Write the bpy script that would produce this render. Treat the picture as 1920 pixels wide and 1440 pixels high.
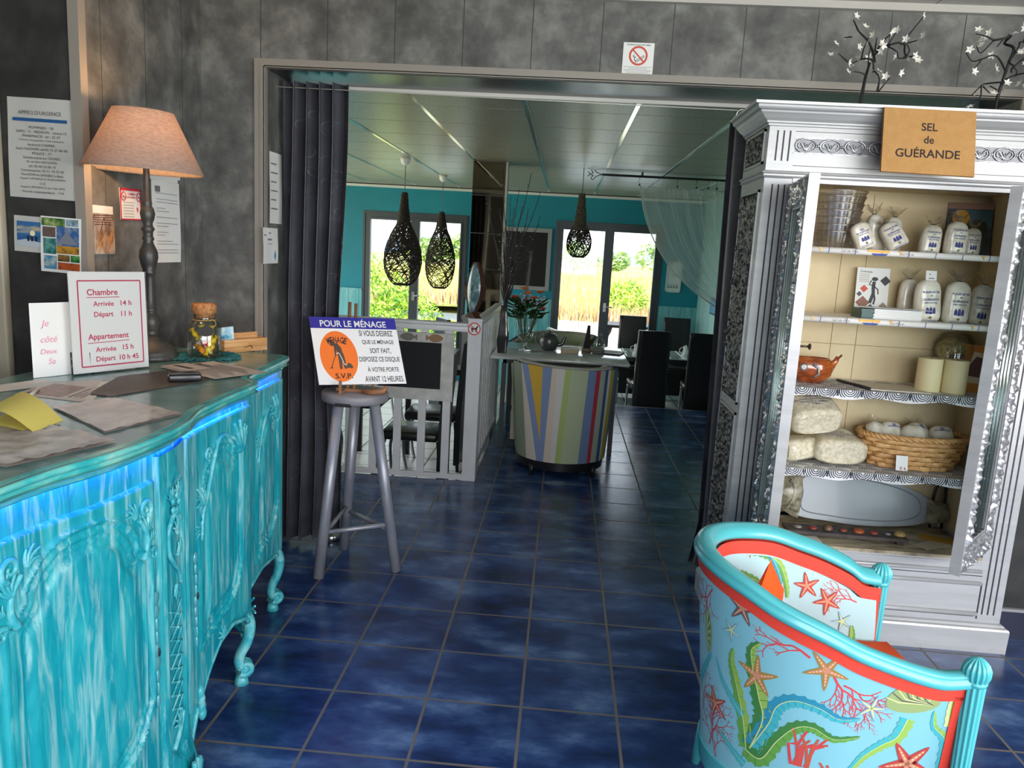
import bpy, bmesh, math, random
from mathutils import Vector, Matrix, noise as mnoise
random.seed(7)
PI = math.pi
for o in list(bpy.data.objects):
    bpy.data.objects.remove(o)
SC = bpy.context.scene
COL = SC.collection
# ------------------------------------------------------------------ camera
T = 0.335                      # tile pitch
CAMH = 4.73191 * T
def cam_axes(yaw, pitch, roll):
    cy, sy, cp, sp, cr, sr = math.cos(yaw), math.sin(yaw), math.cos(pitch), math.sin(pitch), math.cos(roll), math.sin(roll)
    f = Vector((sy*cp, cy*cp, -sp)); r = Vector((cy, -sy, 0)); d = f.cross(r)
    return cr*r + sr*d, -sr*r + cr*d, f
RX, DN, FW = cam_axes(-0.0590774522, 0.173402517, -0.0553782438)
cam = bpy.data.cameras.new('camera')
camo = bpy.data.objects.new('camera', cam); COL.objects.link(camo)
camo.matrix_world = Matrix(((RX.x, -DN.x, -FW.x, 0), (RX.y, -DN.y, -FW.y, 0), (RX.z, -DN.z, -FW.z, CAMH), (0, 0, 0, 1)))
cam.sensor_width = 36; cam.lens = 36 * 1442.02 / 1920; cam.clip_start = .05; cam.clip_end = 900
SC.camera = camo
# ------------------------------------------------------------------ view
vs = SC.view_settings
vs.view_transform = 'Standard'; vs.look = 'None'; vs.gamma = 1; vs.use_curve_mapping = False
vs.exposure = 0.9
SC.cycles.max_bounces = 10; SC.cycles.diffuse_bounces = 5; SC.cycles.glossy_bounces = 5
SC.cycles.transmission_bounces = 8; SC.cycles.transparent_max_bounces = 16
SC.cycles.sample_clamp_indirect = 6; SC.cycles.caustics_reflective = False; SC.cycles.caustics_refractive = False
# ------------------------------------------------------------------ world: a bright hazy summer sky
W = bpy.data.worlds.new('sky'); SC.world = W; W.use_nodes = True
nt = W.node_tree; nt.nodes.clear()
wo = nt.nodes.new('ShaderNodeOutputWorld'); bg = nt.nodes.new('ShaderNodeBackground')
tc = nt.nodes.new('ShaderNodeTexCoord'); sx = nt.nodes.new('ShaderNodeSeparateXYZ'); cr_ = nt.nodes.new('ShaderNodeValToRGB')
nt.links.new(tc.outputs['Generated'], sx.inputs[0]); nt.links.new(sx.outputs['Z'], cr_.inputs[0])
cr_.color_ramp.elements[0].position = 0.0; cr_.color_ramp.elements[0].color = (.93, .96, 1, 1)
cr_.color_ramp.elements[1].position = .8; cr_.color_ramp.elements[1].color = (.55, .72, 1, 1)
nt.links.new(cr_.outputs[0], bg.inputs[0]); bg.inputs[1].default_value = 1.6
nt.links.new(bg.outputs[0], wo.inputs[0])
def lamp(name, kind, loc, energy, color=(1, 1, 1), size=None, rot=None, aim=None):
    l = bpy.data.lights.new(name, kind); l.energy = energy; l.color = color
    o = bpy.data.objects.new(name, l); COL.objects.link(o); o.location = loc
    if kind == 'AREA':
        l.shape = 'RECTANGLE'; l.size, l.size_y = size
    elif kind == 'SUN':
        l.angle = size
    else:
        l.shadow_soft_size = size
    if aim is not None:
        o.rotation_euler = (Vector(aim) - Vector(loc)).to_track_quat('-Z', 'Y').to_euler()
    elif rot: o.rotation_euler = rot
    return o
# sun over the marsh, from high on the left
lamp('sun', 'SUN', (-30, -20, 40), 4.2, (1, .95, .86), size=math.radians(1), aim=(0, 14, 0))
# daylight coming in through the shop windows of the entrance (behind and to the right of the camera)
lamp('daylight_shop_window', 'AREA', (1.3, -2.3, 1.72), 80, (.95, .97, 1), size=(3.6, 1.5), aim=(1.2, 3.0, 1.5))
lamp('daylight_side_window', 'AREA', (3.55, -.15, 1.5), 66, (.97, .98, 1), size=(2.4, 1.6), aim=(.9, 3.0, 1.6))
# daylight from the sky through the two far windows of the dining room, plus a lamp added as unseen glazing on its left
lamp('daylight_window_left', 'AREA', (-2.1, 11.6, 2.75), 64, (1, .98, .84), size=(1.4, 1.2), aim=(-1.9, 7.5, -.3))
lamp('daylight_window_right', 'AREA', (.6, 11.6, 2.75), 64, (1, .98, .84), size=(1.4, 1.2), aim=(.6, 7.5, -.3))
lamp('added_light_left', 'AREA', (-4.3, 7.6, 1.5), 30, (1, .98, .86), size=(4.0, 2.0), aim=(0, 7.6, .3))

# ------------------------------------------------------------------ materials
MATS = {}
def principled(name):
    m = bpy.data.materials.new(name); m.use_nodes = True
    return m, m.node_tree, m.node_tree.nodes['Principled BSDF']
def mat(name, c, rough=.6, metal=0., spec=None, **kw):
    if name in MATS: return MATS[name]
    m, t, b = principled(name)
    b.inputs['Base Color'].default_value = (*c, 1); b.inputs['Roughness'].default_value = rough; b.inputs['Metallic'].default_value = metal
    if spec is not None: b.inputs['Specular IOR Level'].default_value = spec
    if 'emit' in kw:
        b.inputs['Emission Color'].default_value = (*kw['emit'], 1); b.inputs['Emission Strength'].default_value = kw.get('es', 1)
    if 'trans' in kw:
        b.inputs['Transmission Weight'].default_value = kw['trans']; b.inputs['IOR'].default_value = kw.get('ior', 1.45)
    if 'alpha' in kw: b.inputs['Alpha'].default_value = kw['alpha']
    if 'coat' in kw: b.inputs['Coat Weight'].default_value = kw['coat']; b.inputs['Coat Roughness'].default_value = .1
    if 'sheen' in kw: b.inputs['Sheen Weight'].default_value = kw['sheen']
    MATS[name] = m
    return m
def srgb(r, g, b):
    f = lambda v: (v/255/12.92) if v/255 <= .04045 else ((v/255+.055)/1.055)**2.4
    return (f(r), f(g), f(b))
def ramp_noise(t, stops, scale=4, detail=6, rough=.6, stretch=(1, 1, 1), coord='Object', dist=0.):
    n = t.nodes; tcn = n.new('ShaderNodeTexCoord'); mp = n.new('ShaderNodeMapping'); mp.inputs['Scale'].default_value = stretch
    no = n.new('ShaderNodeTexNoise'); no.inputs['Scale'].default_value = scale; no.inputs['Detail'].default_value = detail; no.inputs['Roughness'].default_value = rough
    no.inputs['Distortion'].default_value = dist
    r = n.new('ShaderNodeValToRGB'); e = r.color_ramp.elements
    while len(e) < len(stops): e.new(.5)
    for el, (p, c) in zip(e, stops): el.position = p; el.color = (*c, 1)
    t.links.new(tcn.outputs[coord], mp.inputs[0]); t.links.new(mp.outputs[0], no.inputs['Vector']); t.links.new(no.outputs['Fac'], r.inputs[0])
    return r, no, mp
def bump(t, b, src, strength=.2, distance=.01, invert=False):
    bn = t.nodes.new('ShaderNodeBump'); bn.inputs['Strength'].default_value = strength; bn.inputs['Distance'].default_value = distance; bn.invert = invert
    t.links.new(src, bn.inputs['Height']); t.links.new(bn.outputs[0], b.inputs['Normal'])
    return bn
def mixc(t, fac, a, b_, mode='MIX'):
    m = t.nodes.new('ShaderNodeMix'); m.data_type = 'RGBA'; m.blend_type = mode
    for s, v in ((m.inputs['Factor'], fac), (m.inputs['A'], a), (m.inputs['B'], b_)):
        if hasattr(v, 'is_output') or isinstance(v, bpy.types.NodeSocket): t.links.new(v, s)
        elif isinstance(v, (int, float)): s.default_value = v
        else: s.default_value = (*v, 1)
    return m.outputs['Result']
def mottled(name, stops, scale=4, rough=.6, metal=0., bumps=0., **kw):
    if name in MATS: return MATS[name]
    m, t, b = principled(name)
    rkw = {k: kw[k] for k in ('detail', 'stretch', 'coord', 'dist') if k in kw}
    r, no, mp = ramp_noise(t, stops, scale, **rkw)
    t.links.new(r.outputs[0], b.inputs['Base Color']); b.inputs['Roughness'].default_value = rough; b.inputs['Metallic'].default_value = metal
    if bumps: bump(t, b, no.outputs['Fac'], bumps, kw.get('bd', .01))
    if 'coat' in kw: b.inputs['Coat Weight'].default_value = kw['coat']; b.inputs['Coat Roughness'].default_value = .12
    if 'trl' in kw:   # a thin cloth that lets light through
        out = t.nodes['Material Output']; tr = t.nodes.new('ShaderNodeBsdfTranslucent'); mx = t.nodes.new('ShaderNodeMixShader')
        t.links.new(r.outputs[0], tr.inputs[0]); mx.inputs[0].default_value = kw['trl']
        t.links.new(b.outputs[0], mx.inputs[1]); t.links.new(tr.outputs[0], mx.inputs[2]); t.links.new(mx.outputs[0], out.inputs[0])
    MATS[name] = m
    return m
def tiles(name, c1, c2, grout, stops, pitch, off, gw=.006, rough=.28, axis='XY', pitch2=None, noise_scale=5, bs=.35, gb=.3, mixf=.65, rvar=.2, coat=0., stretch=(1, 1, 1), dist=.6):
    m, t, b = principled(name); n = t.nodes
    tcn = n.new('ShaderNodeTexCoord'); mp = n.new('ShaderNodeMapping')
    mp.inputs['Location'].default_value = (off[0], off[1], 0)
    src = tcn.outputs['Object']
    if axis != 'XY':
        sp = n.new('ShaderNodeSeparateXYZ'); cb = n.new('ShaderNodeCombineXYZ'); t.links.new(src, sp.inputs[0])
        t.links.new(sp.outputs[axis[0]], cb.inputs[0]); t.links.new(sp.outputs[axis[1]], cb.inputs[1]); src = cb.outputs[0]
    t.links.new(src, mp.inputs[0])
    br = n.new('ShaderNodeTexBrick'); br.offset = 0; br.squash = 1
    br.inputs['Scale'].default_value = 1; br.inputs['Mortar Size'].default_value = gw; br.inputs['Mortar Smooth'].default_value = .15
    br.inputs['Brick Width'].default_value = pitch; br.inputs['Row Height'].default_value = pitch2 or pitch
    br.inputs['Color1'].default_value = (*c1, 1); br.inputs['Color2'].default_value = (*c2, 1); br.inputs['Mortar'].default_value = (*c1, 1)
    t.links.new(mp.outputs[0], br.inputs['Vector'])
    r, no, _ = ramp_noise(t, stops, noise_scale, detail=8, stretch=stretch, dist=dist)
    c = mixc(t, mixf, br.outputs['Color'], r.outputs[0]); c = mixc(t, br.outputs['Fac'], c, grout)
    t.links.new(c, b.inputs['Base Color'])
    mr = n.new('ShaderNodeMapRange'); mr.inputs['To Min'].default_value = rough - rvar/2; mr.inputs['To Max'].default_value = rough + rvar/2
    t.links.new(no.outputs['Fac'], mr.inputs['Value'])
    rr = n.new('ShaderNodeMath'); rr.operation = 'MAXIMUM'; t.links.new(mr.outputs[0], rr.inputs[0])
    gm = n.new('ShaderNodeMath'); gm.operation = 'MULTIPLY'; gm.inputs[1].default_value = .75; t.links.new(br.outputs['Fac'], gm.inputs[0]); t.links.new(gm.outputs[0], rr.inputs[1])
    t.links.new(rr.outputs[0], b.inputs['Roughness'])
    h = n.new('ShaderNodeMath'); h.operation = 'MULTIPLY_ADD'; h.inputs[1].default_value = -1.; t.links.new(br.outputs['Fac'], h.inputs[0])
    nb = n.new('ShaderNodeMath'); nb.operation = 'MULTIPLY'; nb.inputs[1].default_value = gb; t.links.new(no.outputs['Fac'], nb.inputs[0]); t.links.new(nb.outputs[0], h.inputs[2])
    bump(t, b, h.outputs[0], bs, .006)
    if coat: b.inputs['Coat Weight'].default_value = coat
    MATS[name] = m
    return m

# ------------------------------------------------------------------ objects
def thing(name, label, cat, loc=(0, 0, 0), group=None, rotz=0):
    o = bpy.data.objects.new(name, None); COL.objects.link(o); o.location = loc; o.rotation_euler = (0, 0, rotz); o.empty_display_size = .05
    o['label'] = label; o['category'] = cat
    if group: o['group'] = group
    return o
def dup(root, loc, rotz=0, label=None, group=None, scale=None):
    r = root.copy(); COL.objects.link(r); r.location = loc; r.rotation_euler = (0, 0, rotz)
    if scale: r.scale = scale
    if label: r['label'] = label
    if group: r['group'] = group
    for ch in list(root.children):
        c = ch.copy(); COL.objects.link(c); c.parent = r
        for g in ch.children:
            d = g.copy(); COL.objects.link(d); d.parent = c
    return r
class MB:
    def __init__(s): s.v = []; s.f = []; s.m = []; s.sm = []
    def add(s, vs_, fs, mi=0, smooth=False):
        k = len(s.v); s.v += [tuple(v) for v in vs_]
        for f in fs: s.f.append([k+i for i in f]); s.m.append(mi); s.sm.append(smooth)
        return s
    def box(s, x0, x1, y0, y1, z0, z1, mi=0, M=None, bev=0.):
        if bev:
            b = bmesh.new(); bmesh.ops.create_cube(b, size=1)
            for v in b.verts: v.co = Vector(((x0+x1)/2+v.co.x*(x1-x0), (y0+y1)/2+v.co.y*(y1-y0), (z0+z1)/2+v.co.z*(z1-z0)))
            bmesh.ops.bevel(b, geom=b.edges[:], offset=bev, segments=2, affect='EDGES', profile=.5)
            s.bm(b, mi, M, True); return s
        p = [Vector((x, y, z)) for z in (z0, z1) for y in (y0, y1) for x in (x0, x1)]
        if M is not None: p = [M @ q for q in p]
        return s.add(p, [(0, 2, 3, 1), (4, 5, 7, 6), (0, 1, 5, 4), (2, 6, 7, 3), (0, 4, 6, 2), (1, 3, 7, 5)], mi)
    def bm(s, b, mi=0, M=None, smooth=False):
        b.verts.ensure_lookup_table(); b.verts.index_update()
        p = [(M @ v.co) if M is not None else v.co.copy() for v in b.verts]
        s.add(p, [[v.index for v in f.verts] for f in b.faces], mi, smooth); b.free(); return s
    def lathe(s, prof, c=(0, 0, 0), n=32, mi=0, M=None, cap=True, squash=1., ang=(0, 2*PI)):
        full = abs(ang[1]-ang[0]-2*PI) < 1e-6; k = n if full else n+1
        P = []
        for r, z in prof:
            for i in range(k):
                a = ang[0]+(ang[1]-ang[0])*i/n
                q = Vector((r*math.cos(a), r*math.sin(a)*squash, z))
                q = (M @ q) if M is not None else q
                P.append(q+Vector(c))
        F = []
        for j in range(len(prof)-1):
            for i in range(n):
                i2 = (i+1) % k
                F.append((j*k+i, j*k+i2, (j+1)*k+i2, (j+1)*k+i))
        s.add(P, F, mi, True)
        if cap and full:
            L = len(s.v)-len(P)
            if prof[0][0] > 1e-5: s.f.append([L+i for i in range(k)][::-1]); s.m.append(mi); s.sm.append(False)
            if prof[-1][0] > 1e-5: s.f.append([L+(len(prof)-1)*k+i for i in range(k)]); s.m.append(mi); s.sm.append(False)
        return s
    def tube(s, path, r, n=8, mi=0, closed=False, cap=True, flat=None):
        path = [Vector(p) for p in path]; L = len(path); rs = r if isinstance(r, (list, tuple)) else [r]*L
        P = []; up = Vector((0, 0, 1)); prev = None
        for i, p in enumerate(path):
            if closed: t = path[(i+1) % L]-path[i-1]
            else: t = path[min(i+1, L-1)]-path[max(i-1, 0)]
            t = t.normalized() if t.length > 1e-9 else Vector((0, 0, 1))
            if prev is None:
                a = t.cross(up if abs(t.z) < .9 else Vector((1, 0, 0))).normalized()
            else:
                a = prev-t*prev.dot(t); a = a.normalized() if a.length > 1e-6 else t.orthogonal().normalized()
            prev = a; b = t.cross(a)
            for k in range(n):
                an = 2*PI*k/n
                P.append(p+(a*math.cos(an)+b*math.sin(an)*(flat or 1))*rs[i])
        F = []
        for i in range(L if closed else L-1):
            j = (i+1) % L
            for k in range(n): F.append((i*n+k, i*n+(k+1) % n, j*n+(k+1) % n, j*n+k))
        base = len(s.v); s.add(P, F, mi, True)
        if cap and not closed:
            s.f.append([base+k for k in range(n)][::-1]); s.m.append(mi); s.sm.append(False)
            s.f.append([base+(L-1)*n+k for k in range(n)]); s.m.append(mi); s.sm.append(False)
        return s
    def prism(s, pts, fr, d0, d1, mi=0, smooth=False):
        """closed 2D outline pts in frame fr=(o,right,up,normal), from depth d0 to d1 along the normal"""
        o, R_, U_, N_ = fr; n = len(pts)
        A = [o+R_*x+U_*y+N_*d0 for x, y in pts]; B = [o+R_*x+U_*y+N_*d1 for x, y in pts]
        F = [list(range(n))[::-1], [n+i for i in range(n)]]
        s.add(A+B, F, mi); k = len(s.v)-2*n
        for i in range(n):
            j = (i+1) % n; s.f.append([k+i, k+j, k+n+j, k+n+i]); s.m.append(mi); s.sm.append(smooth)
        return s
    def grid(s, fn, nu, nv, mi=0, smooth=True, wrapu=False, mfn=None):
        k = len(s.v); w = nu if wrapu else nu+1
        for j in range(nv+1):
            for i in range(w): s.v.append(tuple(fn(i/nu, j/nv)))
        for j in range(nv):
            for i in range(nu):
                i2 = (i+1) % w
                s.f.append([k+j*w+i, k+j*w+i2, k+(j+1)*w+i2, k+(j+1)*w+i]); s.m.append(mfn(i, j) if mfn else mi); s.sm.append(smooth)
        return s
    def sphere(s, c, r, n=12, mi=0, M=None):
        r = (r, r, r) if isinstance(r, (int, float)) else r
        prof = [(math.sin(PI*j/n), -math.cos(PI*j/n)) for j in range(n+1)]
        P = []; k = 2*n
        for a, z in prof:
            for i in range(k):
                q = Vector((a*math.cos(2*PI*i/k)*r[0], a*math.sin(2*PI*i/k)*r[1], z*r[2]))
                P.append((M @ q if M is not None else q)+Vector(c))
        F = [(j*k+i, j*k+(i+1) % k, (j+1)*k+(i+1) % k, (j+1)*k+i) for j in range(n) for i in range(k)]
        return s.add(P, F, mi, True)
    def build(s, name, mats, parent=None, loc=None, clean=False):
        me = bpy.data.meshes.new(name)
        org = Vector(loc) if loc is not None else Vector((0, 0, 0))
        if parent is not None:
            q = parent
            while q is not None: org = org+q.location; q = q.parent
        me.from_pydata([(v[0]-org.x, v[1]-org.y, v[2]-org.z) for v in s.v], [], s.f)
        for m in (mats if isinstance(mats, (list, tuple)) else [mats]): me.materials.append(m)
        me.polygons.foreach_set('material_index', s.m); me.polygons.foreach_set('use_smooth', s.sm)
        if clean:
            b = bmesh.new(); b.from_mesh(me); bmesh.ops.remove_doubles(b, verts=b.verts, dist=1e-5); bmesh.ops.recalc_face_normals(b, faces=b.faces); b.to_mesh(me); b.free()
        me.update()
        o = bpy.data.objects.new(name, me); COL.objects.link(o)
        if parent is not None: o.parent = parent
        if loc is not None: o.location = Vector(loc)
        return o
def single(name, mb, mats, label, cat, group=None, loc=None, kind=None, clean=False):
    if loc is None:
        xs = [v[0] for v in mb.v]; ys = [v[1] for v in mb.v]; zs = [v[2] for v in mb.v]
        loc = ((min(xs)+max(xs))/2, (min(ys)+max(ys))/2, min(zs))
    o = mb.build(name, mats, loc=loc, clean=clean); o['label'] = label; o['category'] = cat
    if group: o['group'] = group
    if kind: o['kind'] = kind
    return o
def struct(name, mb, mats, parent=None):
    o = mb.build(name, mats, parent)
    if parent is None: o['kind'] = 'structure'
    return o
def frame(o, r, u):
    r = Vector(r).normalized(); u = Vector(u); u = (u-r*u.dot(r)).normalized()
    return (Vector(o), r, u, r.cross(u))
_tc = {}
def txt(body, bold=0., mono=False):
    """outline text as 2D verts and faces, height of a capital = 1"""
    key = (body, bold)
    if key not in _tc:
        c = bpy.data.curves.new('t', 'FONT'); c.body = body; c.size = 1.; c.offset = bold*.5; c.align_x = 'CENTER'; c.resolution_u = 5
        o = bpy.data.objects.new('t', c); COL.objects.link(o)
        dg = bpy.context.evaluated_depsgraph_get(); me = bpy.data.meshes.new_from_object(o.evaluated_get(dg))
        _tc[key] = ([(v.co.x, v.co.y) for v in me.vertices], [list(p.vertices) for p in me.polygons])
        bpy.data.objects.remove(o); bpy.data.curves.remove(c); bpy.data.meshes.remove(me)
    return _tc[key]
def put_text(mb, fr, body, cx, cy, w=None, h=None, bold=0., mi=0, d=.0006, shear=0., fn=None, rot=0., align='C'):
    """text centred on (cx,cy) of a frame, fitted to the width w and/or the height h"""
    v, f = txt(body, bold)
    if not v: return
    x0, x1 = min(p[0] for p in v), max(p[0] for p in v); y0, y1 = min(p[1] for p in v), max(p[1] for p in v)
    sx_ = w/(x1-x0) if w else h/(y1-y0); sy_ = h/(y1-y0) if h else sx_
    P = []; ca, sa = math.cos(rot), math.sin(rot)
    for x, y in v:
        X_ = (x-(x0+x1)/2)*sx_ if align == 'C' else (x-x0)*sx_
        Y_ = (y-(y0+y1)/2)*sy_; X_ += shear*Y_
        X_, Y_ = cx+X_*ca-Y_*sa, cy+X_*sa+Y_*ca
        if fn: P.append(fn(X_, Y_))
        else: P.append(fr[0]+fr[1]*X_+fr[2]*Y_+fr[3]*d)
    mb.add(P, f, mi)
def circle(r, n=24, cx=0, cy=0, sx_=1, a0=0, a1=2*PI):
    return [(cx+r*sx_*math.cos(a0+(a1-a0)*i/n), cy+r*math.sin(a0+(a1-a0)*i/n)) for i in range(n)]
def flat(mb, fr, pts, d=.0006, mi=0, fn=None):
    if fn: P = [fn(x, y) for x, y in pts]
    else: P = [fr[0]+fr[1]*x+fr[2]*y+fr[3]*d for x, y in pts]
    mb.add(P, [list(range(len(pts)))], mi)
def stroke(mb, fr, pts, w, d=.0006, mi=0, fn=None, closed=False, taper=False):
    """a ribbon of width w along 2D points"""
    n = len(pts); L = []; R_ = []
    for i in range(n):
        a = pts[i-1] if (i or closed) else pts[0]; b = pts[(i+1) % n] if (i < n-1 or closed) else pts[-1]
        dx, dy = b[0]-a[0], b[1]-a[1]; l = math.hypot(dx, dy) or 1e-9
        ww = (w[i] if isinstance(w, (list, tuple)) else w)*(.5 if not taper else .5*(1-i/(n-1)*.9))
        L.append((pts[i][0]-dy/l*ww, pts[i][1]+dx/l*ww)); R_.append((pts[i][0]+dy/l*ww, pts[i][1]-dx/l*ww))
    P = L+R_
    P = [fn(x, y) for x, y in P] if fn else [fr[0]+fr[1]*x+fr[2]*y+fr[3]*d for x, y in P]
    F = [(n+i, n+(i+1) % n, (i+1) % n, i) for i in range(n if closed else n-1)]
    mb.add(P, F, mi)
def rect(x0, x1, y0, y1): return [(x0, y0), (x1, y0), (x1, y1), (x0, y1)]
def smoothpts(pts, n=6, closed=False):
    """Catmull-Rom through points of any dimension"""
    out = []; m = len(pts)
    for i in range(m if closed else m-1):
        p0 = pts[(i-1) % m] if (closed or i > 0) else pts[0]; p1 = pts[i]; p2 = pts[(i+1) % m]; p3 = pts[(i+2) % m] if (closed or i+2 < m) else pts[-1]
        for k in range(n):
            t = k/n
            out.append(tuple(.5*((2*b)+(c-a)*t+(2*a-5*b+4*c-d)*t*t+(-a+3*b-3*c+d)*t**3) for a, b, c, d in zip(p0, p1, p2, p3)))
    if not closed: out.append(tuple(pts[-1]))
    return out
def interp(tab, x):
    if x <= tab[0][0]: return tab[0][1]
    for (a, fa), (b, fb) in zip(tab, tab[1:]):
        if x <= b: return fa+(fb-fa)*(x-a)/(b-a)
    return tab[-1][1]
WHITE = mat('white_paper', (.82, .82, .8), .6); BLACKP = mat('black_print', (.012, .012, .014), .6)
# ================================================================== THE SETTING
YM, XL, YF1 = 3.65, -1.737, 2.733          # main wall with the opening, left return wall, front pier of the left wall
OPX0, OPX1, OPZ = -1.434, 1.93, 2.349      # the wide opening to the dining room
YB = 4.01                                  # back of the opening's reveal
YFAR, XR = 10.76, 1.85                     # dining room: far wall, right wall
ZC1, ZC2, ZLO = 2.71, 2.37, -.30           # entrance ceiling, dining ceiling, dining floor
def thin_glass(name, tint=(.96, .98, .98), refl=.06, rough=.02):
    if name in MATS: return MATS[name]
    m = bpy.data.materials.new(name); m.use_nodes = True; t = m.node_tree; n = t.nodes; n.remove(n['Principled BSDF'])
    tr = n.new('ShaderNodeBsdfTransparent'); tr.inputs[0].default_value = (*tint, 1)
    gl = n.new('ShaderNodeBsdfGlossy'); gl.inputs['Roughness'].default_value = rough
    fr = n.new('ShaderNodeLayerWeight'); fr.inputs[0].default_value = .25
    mm = n.new('ShaderNodeMath'); mm.operation = 'MULTIPLY_ADD'; mm.inputs[1].default_value = .5; mm.inputs[2].default_value = refl
    mx = n.new('ShaderNodeMixShader'); t.links.new(fr.outputs['Fresnel'], mm.inputs[0]); t.links.new(mm.outputs[0], mx.inputs[0])
    t.links.new(tr.outputs[0], mx.inputs[1]); t.links.new(gl.outputs[0], mx.inputs[2]); t.links.new(mx.outputs[0], n['Material Output'].inputs[0])
    MATS[name] = m; return m
GLASS = thin_glass('window_glass', refl=.03)
BLUETILE = tiles('blue_floor_tiles', srgb(26, 46, 88), srgb(56, 82, 128), srgb(112, 106, 100),
                 [(.32, srgb(14, 26, 54)), (.45, srgb(30, 56, 108)), (.56, srgb(60, 90, 140)), (.70, srgb(120, 150, 192))], T, (2.15527*T, -5.3824*T), gw=.0055, rough=.23, noise_scale=4.2, bs=.4, gb=.35, mixf=.72, rvar=.14, stretch=(.7, 1.3, 1), dist=.12)
PALETILE = tiles('pale_floor_tiles', srgb(196, 196, 192), srgb(186, 186, 184), srgb(70, 70, 70),
                 [(.35, srgb(178, 178, 176)), (.65, srgb(206, 206, 202))], .333, (.1, .05), gw=.006, rough=.3, noise_scale=4, bs=.2, gb=.2, mixf=.5)
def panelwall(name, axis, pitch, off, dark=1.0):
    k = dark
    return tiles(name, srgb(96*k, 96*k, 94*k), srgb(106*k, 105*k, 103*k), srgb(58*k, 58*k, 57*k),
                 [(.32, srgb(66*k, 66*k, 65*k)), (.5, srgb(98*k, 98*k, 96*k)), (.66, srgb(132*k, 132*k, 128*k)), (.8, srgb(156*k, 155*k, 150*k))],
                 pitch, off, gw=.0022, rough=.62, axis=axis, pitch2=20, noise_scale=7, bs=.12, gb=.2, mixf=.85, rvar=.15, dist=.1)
PW_MAIN = panelwall('grey_panel_main', 'XZ', .3105, (1.434+.02, 10))
PW_LEFT = panelwall('grey_panel_left', 'YZ', .303, (-YM+.303*13-.12, 10), 1.0)
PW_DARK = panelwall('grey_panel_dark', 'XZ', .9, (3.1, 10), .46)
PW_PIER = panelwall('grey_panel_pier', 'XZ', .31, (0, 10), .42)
CEILW = tiles('white_ceiling_panels', srgb(196, 192, 186), srgb(190, 187, 182), srgb(130, 126, 120), [(.4, srgb(190, 187, 181)), (.6, srgb(202, 198, 192))], 1.2, (.9, .2), gw=.004, rough=.7, bs=.1, gb=.05, mixf=.5)
CREAM = mat('cream_gloss_paint', srgb(176, 168, 148), .45)
TRIMM = mat('taupe_trim', srgb(146, 140, 132), .45)
SOFFIT = mottled('satin_dark_soffit', [(.35, srgb(48, 50, 50)), (.65, srgb(66, 68, 68))], 6, .27, bumps=.02)
TEALW = mottled('teal_wall_paint', [(.35, srgb(0, 128, 148)), (.65, srgb(0, 142, 162))], 1.5, .55)
# --- floors
mb = MB(); mb.box(-4.4, 3.6, -2.4, 5.06, -.34, 0); mb.box(-.53, XR, 5.06, 8.13, -.34, 0)
struct('floor', mb, BLUETILE)
mb = MB(); mb.box(-4.4, XR, 5.06, YFAR, -.42, ZLO); struct('floor_lower', mb, PALETILE)
mb = MB(); mb.box(-.535, XR, 8.13, 8.142, -.30, .003); struct('trim_1', mb, mat('step_edge_metal', srgb(150, 150, 148), .35, .8))
# --- main wall with the opening
mb = MB(); mb.box(XL, OPX0, YM, YB, 0, ZC1); mb.box(OPX0, OPX1, YM, YB, OPZ, ZC1); mb.box(OPX1, 3.6, YM, YB, 0, ZC1)
struct('wall_back', mb, PW_MAIN)
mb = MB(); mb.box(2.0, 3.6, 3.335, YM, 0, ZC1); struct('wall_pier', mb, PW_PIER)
mb = MB(); mb.box(1.985, 3.6, 3.325, 3.345, 0, .13); struct('baseboard_back', mb, mat('dark_blue_skirting', srgb(22, 28, 52), .3))
mb = MB(); mb.box(1.985, 3.6, 3.318, 3.345, .13, .143); struct('trim_2', mb, mat('pale_edge', srgb(150, 150, 152), .5))
# --- left walls
mb = MB(); mb.box(-2.6, XL, YF1, YB, 0, ZC1); struct('wall_left', mb, PW_LEFT)
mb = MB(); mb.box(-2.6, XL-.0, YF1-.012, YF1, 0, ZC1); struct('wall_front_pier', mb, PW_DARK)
mb = MB()
mb.box(XL-.026, XL-.004, YF1-.02, YF1-.0121, 0, ZC1)
mb.box(XL-.004, XL+.012, YF1-.02, YF1+.022, 0, ZC1); struct('trim_3', mb, TRIMM)
mb = MB(); mb.box(-2.5, -2.026, YF1-.05, YF1-.012, 0, ZC1, bev=.008); struct('trim_4', mb, CREAM)
mb = MB(); mb.box(-4.5, -4.4, -2.4, YB, 0, ZC1); mb.box(-4.4, -2.6, 2.6, YF1, 0, ZC1); struct('wall_side_left', mb, mat('plain_grey_wall', srgb(110, 108, 104), .7))
mb = MB(); mb.box(3.6, 3.7, -2.4, YB, 0, .5); mb.box(3.6, 3.7, -2.4, YB, 2.3, ZC1); mb.box(3.6, 3.7, 1.1, YB, .5, 2.3); mb.box(3.6, 3.7, -2.4, -1.4, .5, 2.3)
struct('wall_right', mb, mat('plain_grey_wall', srgb(110, 108, 104), .7))
mb = MB(); mb.box(-4.4, -.6, -2.5, -2.4, 0, ZC1); mb.box(-.6, 3.6, -2.5, -2.4, 0, .9); mb.box(-.6, 3.6, -2.5, -2.4, 2.5, ZC1); mb.box(3.2, 3.6, -2.5, -2.4, .9, 2.5)
struct('wall_entrance', mb, mat('plain_grey_wall', srgb(110, 108, 104), .7))
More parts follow.
